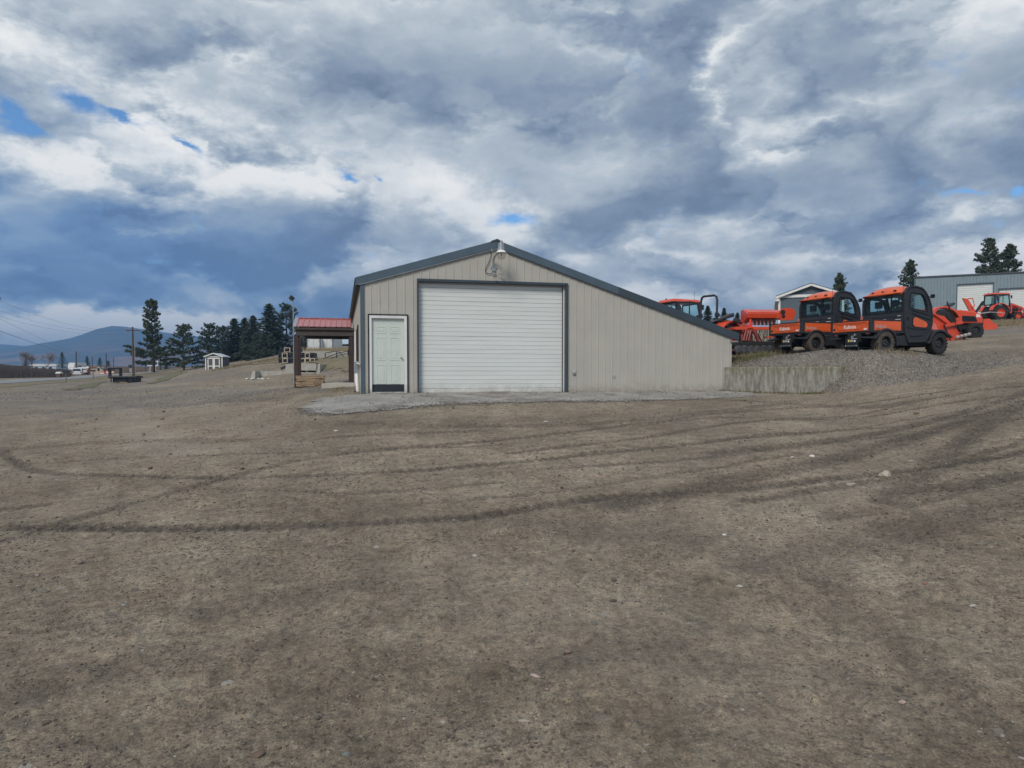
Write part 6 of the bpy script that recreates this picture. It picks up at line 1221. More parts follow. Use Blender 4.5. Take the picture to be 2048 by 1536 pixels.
nb = at(-26, 760, 52); pnb = empty('utility_pole', (nb.x, nb.y, g1(nb.x, nb.y)), 0, 'near utility pole at the left edge, only its crossarm tip in view', 'utility pole', 'utility poles along the road')
zt0 = at(0, 598, 52).z - pnb.location.z
MB().tube([(0, 0, -.5), (0, 0, zt0 + .4)], [.17, .12], 8).build('post', M['pole_wood'], pnb); MB().bx(-1.1, 1.1, -.06, .06, zt0 - .15, zt0 - .02).build('crossarm', M['pole_wood'], pnb)
for k in (-.98, -.5, .5, .98): MB().lathe([(0, .16), (.09, .13), (.10, .05), (.05, 0)], (1.1 * k, 0, zt0 - .02), 8, 'z').build('insulator', M['trim_black'], pnb)
def wire(a, b, sag, label, r=.007):
    a, b = Vector(a), Vector(b); P = [a.lerp(b, i / 24) - Vector((0, 0, sag * 4 * (i / 24) * (1 - i / 24))) for i in range(25)]; o = MB().tube(P, r, 4, False).build('power_line', M['line_grey'], None, fix=False); tag(o, label, 'power line', 'power lines from the crossarm pole to the near pole')
B0 = Vector(p0.location) + Vector((0, 0, H0)); A0 = Vector(pnb.location)
wire(A0 + Vector((.55, 0, zt0 + .1)), B0 + Vector((-.9, 0, -.3)), .9, 'upper power line starting at the insulator tip on the left edge')
wire(A0 + Vector((-1.0, 0, zt0 - .1)), B0 + Vector((-.45, 0, -.3)), 1.1, 'second power line just below the uppermost at left')
wire(at(-30, 624, 52), B0 + Vector((.0, 0, -.7)), .9, 'third power line below the two upper ones')
wire(at(-30, 622, 50), at(153, 705, 165), .3, 'power line running down to the pole behind the white vehicles', .010)
wire(at(-40, 648, 50), at(185, 716, 215), .5, 'lowest thick power line crossing the mountain at left', .018)
wire(at(267, 657, 98) + Vector((.9, 0, -.2)), at(321, 716, 170), .6, 'power line behind the tallest pine')

# ------------------------------------------------------------------ shed
q0 = at(411, 737, 88); q1 = at(445, 737, 88); q2 = at(457.5, 737, 89.5)
sd_ = empty('storage_shed', (q0.x, q0.y, g1(q0.x, q0.y) - .2), math.atan2(q1.y - q0.y, q1.x - q0.x), 'small grey storage shed with white trim and double doors on the rise', 'shed')
Wd_ = (q1 - q0).length; Dp = 2.1; ez = at(411, 712, 88).z - sd_.location.z; pz = at(429, 705.5, 87).z - sd_.location.z
MB().prism([(0, -.3), (Wd_, -.3), (Wd_, ez), (Wd_ / 2, pz - .08), (0, ez)], 0, Dp).build('wall', M['shed_grey'], sd_)
for (a, b) in (((-.15, ez - .05), (Wd_ / 2, pz)), ((Wd_ + .15, ez - .05), (Wd_ / 2, pz))): MB().hexa([(a[0], -.15, a[1] - .10), (b[0], -.15, b[1] - .10), (b[0], Dp + .1, b[1] - .10), (a[0], Dp + .1, a[1] - .10), (a[0], -.15, a[1]), (b[0], -.15, b[1]), (b[0], Dp + .1, b[1]), (a[0], Dp + .1, a[1])]).build('roof', M['roof_lightblue'], sd_)
for (a, b) in (((-.16, ez - .10), (Wd_ / 2, pz - .05)), ((Wd_ + .16, ez - .10), (Wd_ / 2, pz - .05))): MB().bar((a[0], -.17, a[1]), (b[0], -.17, b[1]), .03, .13).build('rake_board', M['white_paint'], sd_)
for (x0, x1, z0, z1) in ((-.02, .10, -.2, ez), (Wd_ - .10, Wd_ + .02, -.2, ez), (0, Wd_, ez - .14, ez - .04)): MB().bx(x0, x1, -.03, .0, z0, z1).build('trim_board', M['white_paint'], sd_)
for s in (0, 1):
    a = .28 + s * (Wd_ - .56) / 2; b = a + (Wd_ - .56) / 2 - .02; d_ = MB().ring([(a, .0), (b, .0), (b, ez - .22), (a, ez - .22)], [(a + .13, .13), (b - .13, .13), (b - .13, ez - .36), (a + .13, ez - .36)], -.05, -.01).bx(a + .1, b - .1, -.048, -.01, (ez - .3) * .38, (ez - .3) * .38 + .12).build('door', M['white_paint'], sd_)
    MB().bx(a + .12, b - .12, -.02, -.005, .1, ez - .34).build('door_panel', M['shed_grey'], d_)
    for z in (.3, ez * .45, ez - .45): MB().bx((a - .04) if s == 0 else (b - .06), (a + .06) if s == 0 else (b + .04), -.07, -.05, z, z + .05).build('hinge', M['trim_black'], d_)
# ------------------------------------------------------------------ concrete block wall with crates
def cblock(px0, px1, pt, pb, Y, label, end=False, nm='concrete_block'):
    a = at(px0, pb, Y); b = at(px1, pb, Y); zt = at((px0 + px1) / 2, pt, Y).z; mb = MB(); w_ = (b - a).length; o = MB()
    if end: mb.hexa([(0, -.2, -.2), (w_, -.2, -.2), (w_, 2.6, -.2), (0, 2.6, -.2), (w_ * .38, .02, zt - a.z), (w_ * .92, .02, zt - a.z), (w_ * .92, 2.6, zt - a.z), (w_ * .38, 2.6, zt - a.z)])
    else: mb.bx(0, w_ - .012, .0, .6, -.2, zt - a.z)
    o = mb.build(nm, M['concrete'], None, bevel=.025); o.location = (a.x, a.y, a.z); return tag(o, label, 'concrete block', 'concrete blocks holding back the gravel')
cblock(501, 511.5, 742, 757.5, 54.0, 'tapered concrete barrier end at the left of the low block wall', True)
for i, (a, b) in enumerate([(511.5, 538), (538, 566), (566, 592)]): cblock(a, b, 742.5, 752.5, 55.0, ['low concrete block next to the tapered barrier end', 'middle concrete block of the low row', 'low concrete block nearest the canopy post'][i])
for i, (a, b) in enumerate([(511.5, 552), (552, 594)]): cblock(a, b, 752.8, 757, 55.0, ['left half of the buried bottom course under the low blocks', 'right half of the buried bottom course under the low blocks'][i])
cblock(571, 594, 728, 742.2, 55.4, 'tall concrete block behind the left of the canopy post')
cblock(594, 633, 728, 740, 54.8, 'upper concrete block of the tall stack under the crates'); cblock(594, 614, 740.4, 757, 54.8, 'lower left concrete block of the tall stack'); cblock(614, 634, 740.4, 757, 54.8, 'lower right concrete block of the tall stack'); cblock(633, 641, 728, 757, 54.2, 'pale narrow end block of the tall stack', True)
rk = MB()
for k in range(9): p = at(494 + k * 10.5 + (k % 3), 757.3, 53.8); rk.box((p.x, p.y, p.z), (.16 + .08 * (k % 2), .2, .09), Matrix.Rotation(k, 3, 'Z'))
tag(rk.build('white_rocks', M['white_paint'], None, bevel=.02), 'line of small white rocks and scraps at the foot of the low block wall', 'rocks')
def crate(px0, px1, pt, pb, Y, label, frame=True):
    a = at(px0, pb, Y); b = at(px1, pt, Y); w_ = b.x - a.x; h = b.z - a.z; t = empty('crate', (a.x, a.y, a.z), 0, label, 'crate', 'framed black crates stacked behind the block wall')
    MB().bx(.03, w_ - .03, .12, .9, .02, h - .02).bx(.03, w_ - .03, .0, .1, .02, .07).build('black_box', M['tank_black'], t)
    MB().ring([(0, 0), (w_, 0), (w_, h), (0, h)], [(.07, .05), (w_ - .07, .05), (w_ - .07, h - .06), (.07, h - .06)], -.04, .04).build('wooden_frame' if frame else 'metal_frame', M['wood_crate'] if frame else M['trim_black'], t)
    MB().bx(w_ * .25, w_ * .42, .09, .115, h * .62, h * .74).build('white_tag', M['white_decal'], t)
CR = []
for r_, (pt, pb) in enumerate([(716.5, 726), (705.5, 716), (695, 704.5)]):
    xs_ = [[557.5, 565, 576, 587.5, 599, 610.5, 620.5, 630.5], [557, 564, 575.5, 587, 600, 610, 620, 629.5], [560, 568.5, 581, 592, 600]][r_]
    for j in range(len(xs_) - 1):
        if r_ == 2 and j > 3: continue
        nm_ = ['bottom', 'middle', 'top'][r_]; pos = ['leftmost', 'second', 'third', 'fourth', 'fifth', 'sixth', 'rightmost'][j]
        crate(xs_[j], xs_[j + 1] - .4, pt, pb, 61 + .2 * r_, '%s black crate from the left in the %s row of the crate stack' % (pos, nm_), frame=j % 2 == 1 or r_ == 0 and j > 3)
bm_ = MB().bar(at(562, 737.5, 56), at(571.5, 733.5, 56), .18, .2); tag(bm_.build('steel_beam', M['trim_black'], None), 'short dark beam poking left out of the tall concrete block', 'beam')
# ------------------------------------------------------------------ far wall, trailers, barn, railing seen through the canopy
a = at(598, 714, 76); b = at(720, 714, 76); zt = at(650, 702.5, 76).z; o = MB().bx(0, b.x - a.x, 0, .3, -1.5, zt - a.z).build('far_retaining_wall', M['concrete'], None); o.location = a; tag(o, 'pale long concrete wall on the slope seen through the canopy', 'wall')
drape('dry_grass', None, M['dry_grass'], off=.0, jag=.4, world=[wq_(590, 76.5), wq_(730, 76.5), wq_(730, 100), wq_(590, 100)], kind='stuff') if False else None
zz0 = at(640, 701.5, 78).z
tg_ = MB(); q_ = random.Random(2)
for k in range(1600): x_ = at(598 + q_.random() * 120, 700, 77).x; h = .1 + q_.random() * .45; y_ = 76.4 + q_.random() * 8; tg_.add([(x_ - .04, y_, zz0 - .2), (x_ + .04, y_, zz0 - .2), (x_ + q_.uniform(-.2, .2), y_, zz0 + h)], [(0, 1, 2)])
tag(tg_.build('dry_weeds', M['dry_grass'], None, fix=False), kind='stuff')
xa_ = at(598, 700, 76).x; xb_ = at(725, 700, 76).x; xc_ = at(604, 700, 112).x; o = MB().hexa([(xa_, 76.3, zz0 - 3), (xb_, 76.3, zz0 - 3), (xb_, 112, zz0 - 3), (xc_, 112, zz0 - 3), (xa_, 76.3, zz0 - .02), (xb_, 76.3, zz0 - .02), (xb_, 112, zz0 - .02), (xc_, 112, zz0 - .02)]).build('upper_yard', M['dry_grass'], None); tag(o, kind='structure')
def trailer(px0, px1, pt, pb, Y, label, deep):
    a = at(px0, pb, Y); b = at(px1, pt, Y); t = empty('box_trailer', (a.x, a.y, a.z), 0, label, 'trailer', 'white box bodies parked above the wall'); w_ = b.x - a.x; h = b.z - a.z
    MB().bx(0, w_, 0, deep, -.2, h).build('body', M['trailer_white'], t); fr = MB().ring([(0, -.1), (w_, -.1), (w_, h), (0, h)], [(.07, 0), (w_ - .07, 0), (w_ - .07, h - .09), (.07, h - .09)], -.05, -.0).build('door_frame', M['grey_decal'], t)
    MB().bx(w_ - .10, w_ + .01, -.06, .0, 0, h).build('corner_post', M['trim_black'], t); MB().bx(w_ * .5 - .015, w_ * .5 + .015, -.02, 0, 0, h - .1).build('door_seam', M['grey_decal'], t)
    for x in (.12, w_ - .3):
        for z in (.35, .75): MB().bx(x, x + .16, -.05, -.0, h * z, h * z + .05).build('hinge', M['galv'], t)
trailer(614.5, 640.8, 675.5, 701.5, 92, 'left white box trailer seen through the canopy, rear doors shut', 6)
trailer(641.5, 666.3, 673.5, 701.5, 93, 'right white box trailer with a narrow side door', 5)
a = at(667, 699, 110); bn = empty('barn', a, 0, 'low brown barn with a pale blue metal roof beside the trailers', 'barn'); w_ = at(760, 699, 110).x - a.x
z1 = at(667, 688, 110).z - a.z; z2 = at(667, 672, 110).z - a.z
MB().bx(0, w_, 0, 8, -1, z1).build('wall', M['brown_wall'], bn); MB().hexa([(-.2, -.6, z1 - .05), (w_, -.6, z1 - .05), (w_, 5, z2 - .1), (.4, 5, z2 - .1), (-.2, -.6, z1 + .05), (w_, -.6, z1 + .05), (w_, 5, z2), (.4, 5, z2)]).build('roof', M['roof_lightblue'], bn)
MB().bx(1.0, 1.9, -.05, .0, .0, .65).build('window', M['window_dark'], bn); MB().ring([(.9, -.05), (2.0, -.05), (2.0, .75), (.9, .75)], [(1.0, .05), (1.9, .05), (1.9, .65), (1.0, .65)], -.1, -.05).build('window_frame', M['white_paint'], bn)
rl = empty('metal_railing', at(650, 714, 66), 0, 'dark metal railing climbing the grass slope beside the far wall', 'railing'); O_ = Vector(rl.location)
def rr_(px, py): return at(px, py, 66) - O_
for i, (A_, B_) in enumerate([((650.5, 706), (673.5, 702)), ((641, 720), (674, 707)), ((673.5, 707), (702, 701)), ((655, 719.5), (676, 711)), ((676, 711), (702, 706)), ((676.5, 702), (687, 713))]): MB().bar(rr_(*A_), rr_(*B_), .07).build('rail', M['trim_black'], rl)
for px, a_, b_ in ((650.5, 706, 714), (673.5, 702, 716), (696, 700, 712)): MB().bar(rr_(px, a_), rr_(px, b_), .08).build('rail_post', M['trim_black'], rl)
# flood light pole
lp = at(587.5, 700, 33); t = empty('light_pole', (lp.x, lp.y, g1(lp.x, lp.y)), 0, 'thin pole with a tilted square flood light above the canopy corner', 'light pole'); z1 = at(587.5, 600, 33).z - t.location.z
MB().tube([(0, 0, -.2), (0, 0, z1)], .028, 8).build('pole', M['galv'], t); MB().box((-.06, 0, z1 + .09), (.20, .16, .20), Matrix.Rotation(R(38), 3, 'Y')).build('flood_head', M['rim_dark'], t, bevel=.01); MB().box((-.13, 0, z1 + .04), (.02, .15, .19), Matrix.Rotation(R(38), 3, 'Y')).build('lamp_glass', M['lens'], t)

# ------------------------------------------------------------------ things by the road, left
fb = at(258, 762, 74); t = empty('flatbed_body', (fb.x, fb.y, g1(fb.x, fb.y)), R(2), 'black steel flatbed truck body with headache rack lying on the gravel', 'flatbed'); S_ = 74 / F
def X(px): return (px - 258) * S_
MB().bx(X(229), X(284), -1.2, .2, X(266.5), X(270.5)).build('deck', M['tank_black'], t, bevel=.03); MB().bx(X(236), X(266), -1.0, 0, 0.0, X(266.5)).bx(X(266), X(281), -1.1, .1, 0.05, X(266.5)).build('underframe', M['tank_black'], t)
for x in (230.2, 251):
    for y in (-1.15, -.82): MB().bx(X(x - 1), X(x + 1), y, y + .12, X(267), X(286)).build('rack_post', M['tank_black'], t)
MB().bx(X(229), X(252.5), -1.15, -1.02, X(284), X(287)).bx(X(229), X(252.5), -.82, -.70, X(284), X(287)).bx(X(229), X(231), -1.15, -.70, X(283.5), X(287)).build('rack_beam', M['tank_black'], t)
ld = MB(); q_ = random.Random(1)
for k in range(9): ld.box((X(262 + k * 2.6), q_.uniform(-.9, .2), X(269.3)), (.22, .2, .12), Matrix.Rotation(k, 3, 'Y'))
tag(ld.build('load_scraps', M['tank_black'], t), kind='stuff')
MB().bar((X(221), -.3, X(267.5)), (X(229), -.3, X(267)), .08).build('tongue', M['tank_black'], t); MB().bx(X(252), X(266), -1.3, -1.1, -.02, .05).build('timber', M['wood_pallet'], t)
for k in (234, 262, 276, 280): MB().bx(X(k), X(k + 1.2), -1.24, -1.12, .02, X(266.5)).build('leg', M['rim_dark'], t)
def mailbox(px, pb, Y, label, w_=.22, col='trim_black'):
    b = at(px, pb, Y); t = empty('mailbox', (b.x, b.y, b.z), 0, label, 'mailbox', 'mailboxes along the road'); MB().bx(-.04, .04, -.04, .04, -.3, 1.0).build('post', M['bark_grey'], t)
    MB().prism([(-w_ / 2, .0), (w_ / 2, 0), (w_ / 2, .14), (w_ * .3, .22), (-w_ * .3, .22), (-w_ / 2, .14)], -.28, .28).build('box', M[col], t).location = (0, 0, 1.0)
mailbox(132, 761, 84, 'dark mailbox on a wooden post nearest the white cars', .5); mailbox(186.5, 757, 100, 'black mailbox left of the orange barriers', .5)
b = at(116, 755.5, 118); t = empty('mailbox', b, 0, 'wide brown mailbox stand with a pale lid across the road', 'mailbox', 'mailboxes along the road'); MB().bx(-.25, .35, 0, .5, -.1, .75).build('stand', M['brown_wall'], t); MB().hexa([(-.4, -.1, .72), (.5, -.1, .72), (.5, .6, .72), (-.4, .6, .72), (-.3, 0, .98), (.45, 0, 1.02), (.45, .5, 1.02), (-.3, .5, .98)]).build('lid', M['trailer_white'], t)
def car(px, pb, Y, label, rz, kind='suv', col='car_white', s=1.0):
    b = at(px, pb, Y); t = empty('parked_car', b, R(rz), label, 'car', 'white vehicles parked by the road'); t.scale = (s, s, s)
    pr = [(-2.3, .35), (-2.3, .95), (-2.15, 1.08), (-1.9, 1.62), (.35, 1.68), (.95, 1.12), (2.1, .98), (2.3, .72), (2.3, .35)] if kind == 'suv' else [(-2.6, .4), (-2.6, 1.0), (-.8, 1.0), (-.7, 1.75), (.55, 1.78), (1.1, 1.15), (2.4, 1.05), (2.6, .75), (2.6, .4)]
    bd = MB().prism(pr, -.9, .9).build('body', M[col], t, bevel=.08)
    MB().prism([(-1.8, 1.10), (-1.7, 1.55), (.25, 1.60), (.72, 1.12)] if kind == 'suv' else [(-.6, 1.1), (-.55, 1.65), (.45, 1.68), (.85, 1.15)], -.915, .915).build('side_window', M['window_dark'], bd)
    x_ = -2.12 if kind == 'suv' else -.74; MB().hexa([(x_ - .12, -.72, 1.12), (x_ - .10, .72, 1.12), (x_ - .0, .72, 1.12), (x_, -.72, 1.12), (x_ + .08, -.68, 1.54), (x_ + .08, .68, 1.54), (x_ + .18, .68, 1.54), (x_ + .18, -.68, 1.54)]).build('rear_window', M['window_dark'], bd)
    for x in (-1.45, 1.45):
        for y in (-.82, .82): MB().lathe([(0, -.11), (.2, -.11), (.36, -.1), (.36, .1), (.2, .11), (0, .11)], (x, y, .36), 16).build('wheel', M['tyre'], t)
    for y in (-.75, .75): MB().box((-2.31 if kind == 'suv' else -2.61, y, .85), (.04, .2, .3)).build('tail_light', M['red_roof'], t)
car(156, 752.3, 150, 'white suv seen from behind, nearest of the parked vehicles', 116, 'suv'); car(148, 750.8, 162, 'white pickup at the left end of the parked vehicles', 112, 'pickup'); car(165, 748.5, 172, 'white pickup half hidden right of the white suv', 124, 'pickup'); car(170, 746.8, 186, 'grey white van behind the parked pickups', 118, 'suv', 'trailer_white', 1.0)
a = at(154, 746, 200); t = empty('camper', a, R(80), 'white camper trailer standing behind the parked cars', 'camper'); MB().prism([(-2, .5), (-2.2, 1.6), (-1.8, 2.9), (2.4, 2.9), (2.6, 2.1), (2.2, .5)], -1, 1).build('body', M['trailer_white'], t, bevel=.1); MB().bx(-.6, .6, -1.02, -.99, 1.5, 2.1).build('window', M['window_dark'], t)
# hut
a = at(178, 747, 172); S_ = 172 / F; ht = empty('roadside_hut', a, 0, 'small tan hut with a pinkish roof edge and dark window by the road', 'hut'); x = lambda px: (px - 178) * S_
MB().bx(x(179), x(196), 0, 4, -.3, x(190)).build('wall', M['tan_wall'], ht); MB().bx(x(177), x(197), -.3, 4.2, x(190), x(191.8)).build('roof', M['terracotta'], ht); MB().bx(x(196), x(209), -.4, 4, -.3, x(191.5)).build('annex_wall', M['tan_wall'], ht); MB().bx(x(197), x(201.5), -.45, -.38, x(183), x(189)).build('window', M['window_dark'], ht); MB().bx(x(175.5), x(179), -.5, 1, -.3, x(188)).build('door_post', M['terracotta'], ht)
MB().hexa([(x(203), -.6, x(190)), (x(210), -.6, x(184)), (x(210), 4.2, x(184)), (x(203), 4.2, x(190)), (x(203), -.6, x(192.5)), (x(211), -.6, x(186)), (x(211), 4.2, x(186)), (x(203), 4.2, x(192.5))]).build('awning', M['roof_dark'], ht)
MB().lathe([(0, -.1), (.26, -.1), (.26, 0)], (x(178.5), -.55, x(190.3)), 14).build('round_sign', M['white_decal'], ht)
# barriers
for i, (px, pb, c, lb) in enumerate([(204.5, 750.2, 'orange', 'orange and white barrier left of the far pole'), (215, 748.5, 'orange', 'orange traffic drum right of the hut'), (224, 748, 'terracotta', 'rusty crate right of the traffic drum')]):
    b = at(px, pb, 155); t = empty('traffic_barrier', b, 0, lb, 'barrier'); MB().bx(-.35, .35, 0, .4, 0, .28).bx(-.35, .35, 0, .4, .55, .8).build('stripe', M[c], t); MB().bx(-.34, .34, .01, .39, .28, .55).build('body', M['white_paint'], t)
# billboard, signs, shops far away
def sign(px0, px1, pt, pb, pf, Y, label, mat, txt=None, tc=None, nm='billboard'):
    a = at(px0, pb, Y); b = at(px1, pt, Y); f = at(px0, pf, Y); t = empty(nm, (a.x, a.y, f.z), 0, label, 'sign'); w_ = b.x - a.x; z0 = a.z - f.z; z1 = b.z - f.z
    MB().bx(0, w_, 0, .25, z0, z1).build('panel', mat, t); MB().bx(w_ * .2, w_ * .2 + .2, .05, .2, -.3, z0).bx(w_ * .8 - .2, w_ * .8, .05, .2, -.3, z0).build('posts', M['grey_decal'], t)
    if txt:
        ov = MB().lathe([(0, -.02), (1, -.02), (1, 0), (0, 0)], (0, 0, 0), 24).xf(Matrix.Translation((w_ / 2, -.002, (z0 + z1) / 2)) @ Matrix.Diagonal((w_ * .45, 1, (z1 - z0) * .38, 1))).build('oval_emblem', tc, t)
        MB().lathe([(0, -.02), (1, -.02), (1, 0), (0, 0)], (0, 0, 0), 24).xf(Matrix.Translation((w_ / 2, -.025, (z0 + z1) / 2)) @ Matrix.Diagonal((w_ * .30, 1, (z1 - z0) * .20, 1))).build('oval_centre', M['white_decal'], t)
    return t
sign(294.5, 315.5, 721.5, 732, 743, 168, 'white billboard with a dark blue oval emblem right of the utility pole', M['white_decal'], True, pm('navy', (.03, .05, .14), .5)); sign(257, 264, 729.5, 736, 742, 180, 'small black roadside sign left of the crossarm pole', M['trim_black'], nm='road_sign')
q_ = random.Random(12)
for i, (px0, px1, pt, pb, Y, w1, r1, lb) in enumerate([(160, 171, 728, 741, 280, 'trailer_white', 'roof_lightblue', 'far white roofed building behind the hut'), (0, 12, 729, 738, 300, 'trailer_white', 'roof_lightblue', 'far white roof at the left edge'), (62, 112, 728, 739, 330, 'roof_lightblue', 'trailer_white', 'long pale far roof behind the bare trees'), (236, 256, 733, 742, 260, 'roof_dark', 'roof_dark', 'dark far building behind the flatbed body'), (294, 322, 733, 743, 240, 'trailer_white', 'roof_dark', 'white far building below the billboard'), (345, 372, 735, 743, 250, 'tan_wall', 'roof_dark', 'far tan building right of the tallest pine'), (218, 238, 735, 742, 250, 'trailer_white', 'terracotta', 'far white building with a reddish roof behind the barriers')]):
    a = at(px0, pb, Y); b = at(px1, pt, Y); t = empty('far_building', (a.x, a.y, a.z), 0, lb, 'building', 'far buildings along the road'); w_ = b.x - a.x; h = b.z - a.z
    MB().bx(0, w_, 0, 10, -1.5, h * .6).build('wall', M[w1], t); MB().prism([(-.4, h * .6), (w_ + .4, h * .6), (w_ + .1, h), (.1, h)], -.3, 10.3).build('roof', M[r1], t)
    for k in range(3): MB().bx(w_ * (.15 + .28 * k), w_ * (.28 + .28 * k), -.06, 0, h * .15, h * .45).build('window', M['window_dark'], t)
for i, (px, pb, Y, rz, c, lb) in enumerate([(270, 741.5, 320, 5, 'car_white', 'far white car just right of the crossarm pole'), (279, 741.3, 335, 180, 'car_dark', 'far dark car on the road below the billboard'), (287, 741.6, 310, 10, 'car_white', 'far white car left of the billboard post'), (249, 742, 300, 0, 'car_white', 'far white car seen through the flatbed rack'), (212, 743.5, 240, 70, 'car_white', 'white car parked right of the hut')]):
    b = at(px, pb, Y); b2 = b; c_ = empty('parked_car', b, R(rz), lb, 'car', 'far cars on the highway'); MB().prism([(-2.2, .3), (-2.2, .9), (-1.5, 1.0), (-1.1, 1.45), (.5, 1.45), (1.1, 1.0), (2.1, .85), (2.2, .3)], -.85, .85).build('body', M[c], c_, bevel=.08); MB().prism([(-1.2, 1.0), (-1.0, 1.36), (.4, 1.36), (.8, 1.0)], -.87, .87).build('window', M['window_dark'], c_)
    for x_ in (-1.35, 1.35): MB().lathe([(0, -.88), (.33, -.88), (.33, .88), (0, .88)], (x_, 0, .33), 12).build('wheels', M['tyre'], c_)
# ------------------------------------------------------------------ house and metal building on the right
hp = at(1551, 594, 74); pk = at(1622, 567.5, 74); hs = empty('grey_house', (hp.x, hp.y, g1(hp.x + 4, hp.y)), R(-20), 'grey gabled house with white trim behind the utility vehicles', 'house'); HZ = hs.location.z; w_ = 2 * 3.44; ez = hp.z - HZ; pz = at(1622, 567.5, 72.8).z - HZ
wx0 = .38
MB().prism([(wx0, -.5), (w_ - wx0, -.5), (w_ - wx0, ez), (w_ / 2, pz - .25), (wx0, ez)], .3, 12).build('wall', M['house_grey'], hs)
k = 0; z = -.2
lapm = MB()
while z < pz - .4:
    zx = 0 if z < ez else (z - ez) / (pz - ez) * (w_ / 2); lapm.hexa([(wx0 + zx, .28, z), (w_ - wx0 - zx, .28, z), (w_ - wx0 - zx, .30, z), (wx0 + zx, .30, z), (wx0 + zx, .296, z + .17), (w_ - wx0 - zx, .296, z + .17), (w_ - wx0 - zx, .30, z + .17), (wx0 + zx, .30, z + .17)]); z += .18
tag(lapm.build('lap_siding', M['house_grey'], hs), kind='stuff')
for a, b in (((0, ez - .0), (w_ / 2, pz)), ((w_, ez - .0), (w_ / 2, pz))):
    MB().hexa([(a[0], -.1, a[1] - .02), (b[0], -.1, b[1] - .02), (b[0], 12.3, b[1] - .02), (a[0], 12.3, a[1] - .02), (a[0], -.1, a[1] + .10), (b[0], -.1, b[1] + .10), (b[0], 12.3, b[1] + .10), (a[0], 12.3, a[1] + .10)]).build('roof', M['roof_dark'], hs)
    MB().bar((a[0], -.13, a[1] - .10), (b[0], -.13, b[1] - .10), .05, .22).build('rake_board', M['white_paint'], hs)
MB().bx(wx0 - .1, wx0 + .12, .2, .29, -.5, ez - .15).build('corner_board', M['white_paint'], hs); MB().bx(w_ - wx0 - .12, w_ - wx0 + .1, .2, .29, -.5, ez - .15).build('corner_board', M['white_paint'], hs)
zb_ = at(1600, 590.5, 74).z - HZ; MB().bx(wx0, w_ - wx0, .18, .279, zb_ - .28, zb_).build('band_board', M['white_paint'], hs)
MB().hexa([(-.02, -.08, ez - .45), (wx0, -.08, ez - .45), (wx0, 12, ez - .45), (-.02, 12, ez - .45), (0, -.08, ez - .05), (wx0, -.08, ez + .2), (wx0, 12, ez + .2), (0, 12, ez - .05)]).build('eave_box', M['white_paint'], hs)
# metal building
YL, YR = 80.0, 74.9; La = at(1829.7, 555, YL); Ra = at(2048, 544.5, YR); dvv = Vector((Ra.x - La.x, Ra.y - La.y, 0)); an = math.atan2(dvv.y, dvv.x); mb_base = 6.0
mbz = g1(at(2000, 640, 77).x, 77) - .3; MBD = empty('metal_building', (La.x, La.y, mbz), an, 'blue grey ribbed metal building with two white overhead doors', 'building'); uu = dvv.normalized(); nv2 = Vector((-uu.y, uu.x, 0))
def bl(px, py): 
    a, b = ray(px, py); d = Vector((a, 1, b)); o = Vector((0, 0, EYE)) - Vector(MBD.location); t_ = -o.dot(nv2) / d.dot(nv2); p = o + d * t_; return p.dot(uu), p.z
LEN = 30.0; zl = bl(1830, 556)[1]; zr = bl(2048, 545.5)[1]; tslope = (zr - zl) / bl(2048, 545)[0]; topz = lambda x: zl + tslope * x
d1 = (bl(1914, 600)[0], bl(1986, 600)[0], bl(1950, 568)[1]); d2 = (bl(1997.5, 600)[0], bl(1997.5, 600)[0] + (bl(1986, 600)[0] - bl(1914, 600)[0]) * 1.15, bl(2020, 577.5)[1])
i = 0; x = 0.0
while x < LEN:
    b_ = x + .915; cuts = sorted([c for c in (d1[0], d1[1], d2[0], d2[1]) if x < c < b_]); pts = [x] + cuts + [b_]; mb = MB()
    for p, r_ in zip(pts[:-1], pts[1:]):
        m_ = (p + r_) / 2; zb0 = d1[2] if d1[0] < m_ < d1[1] else (d2[2] if d2[0] < m_ < d2[1] else -.5)
        mb.hexa([(p, -.02, zb0), (r_, -.02, zb0), (r_, .0, zb0), (p, .0, zb0), (p, -.02, topz(p)), (r_, -.02, topz(r_)), (r_, 0, topz(r_)), (p, 0, topz(p))])
        for k in range(3):
            xx = x + .05 + k * .305
            if p <= xx - .0 and xx + .09 < r_ + .02: mb.prism([(xx, -.021), (xx + .025, -.055), (xx + .065, -.055), (xx + .09, -.021)], zb0, topz(xx) - .02, 'z')
    mb.build('wall_panel', M['metal_bluegrey'], MBD); x = b_; i += 1
MB().bx(0, LEN, .6, 18, -.5, topz(0) - .4).bx(0, .2, 0, 18, -.5, topz(0)).build('inner_walls', M['metal_bluegrey'], MBD)
MB().hexa([(-.2, -.12, topz(0) - .02), (LEN, -.12, topz(LEN) - .02), (LEN, 18, topz(LEN) - .02), (-.2, 18, topz(0) - .02), (-.2, -.12, topz(0) + .14), (LEN, -.12, topz(LEN) + .14), (LEN, 18, topz(LEN) + .14), (-.2, 18, topz(0) + .14)]).build('roof', M['roof_dark'], MBD)
MB().bx(-.06, .10, -.07, .1, -.5, topz(0) - .03).build('corner_trim', M['trim_blue'], MBD)
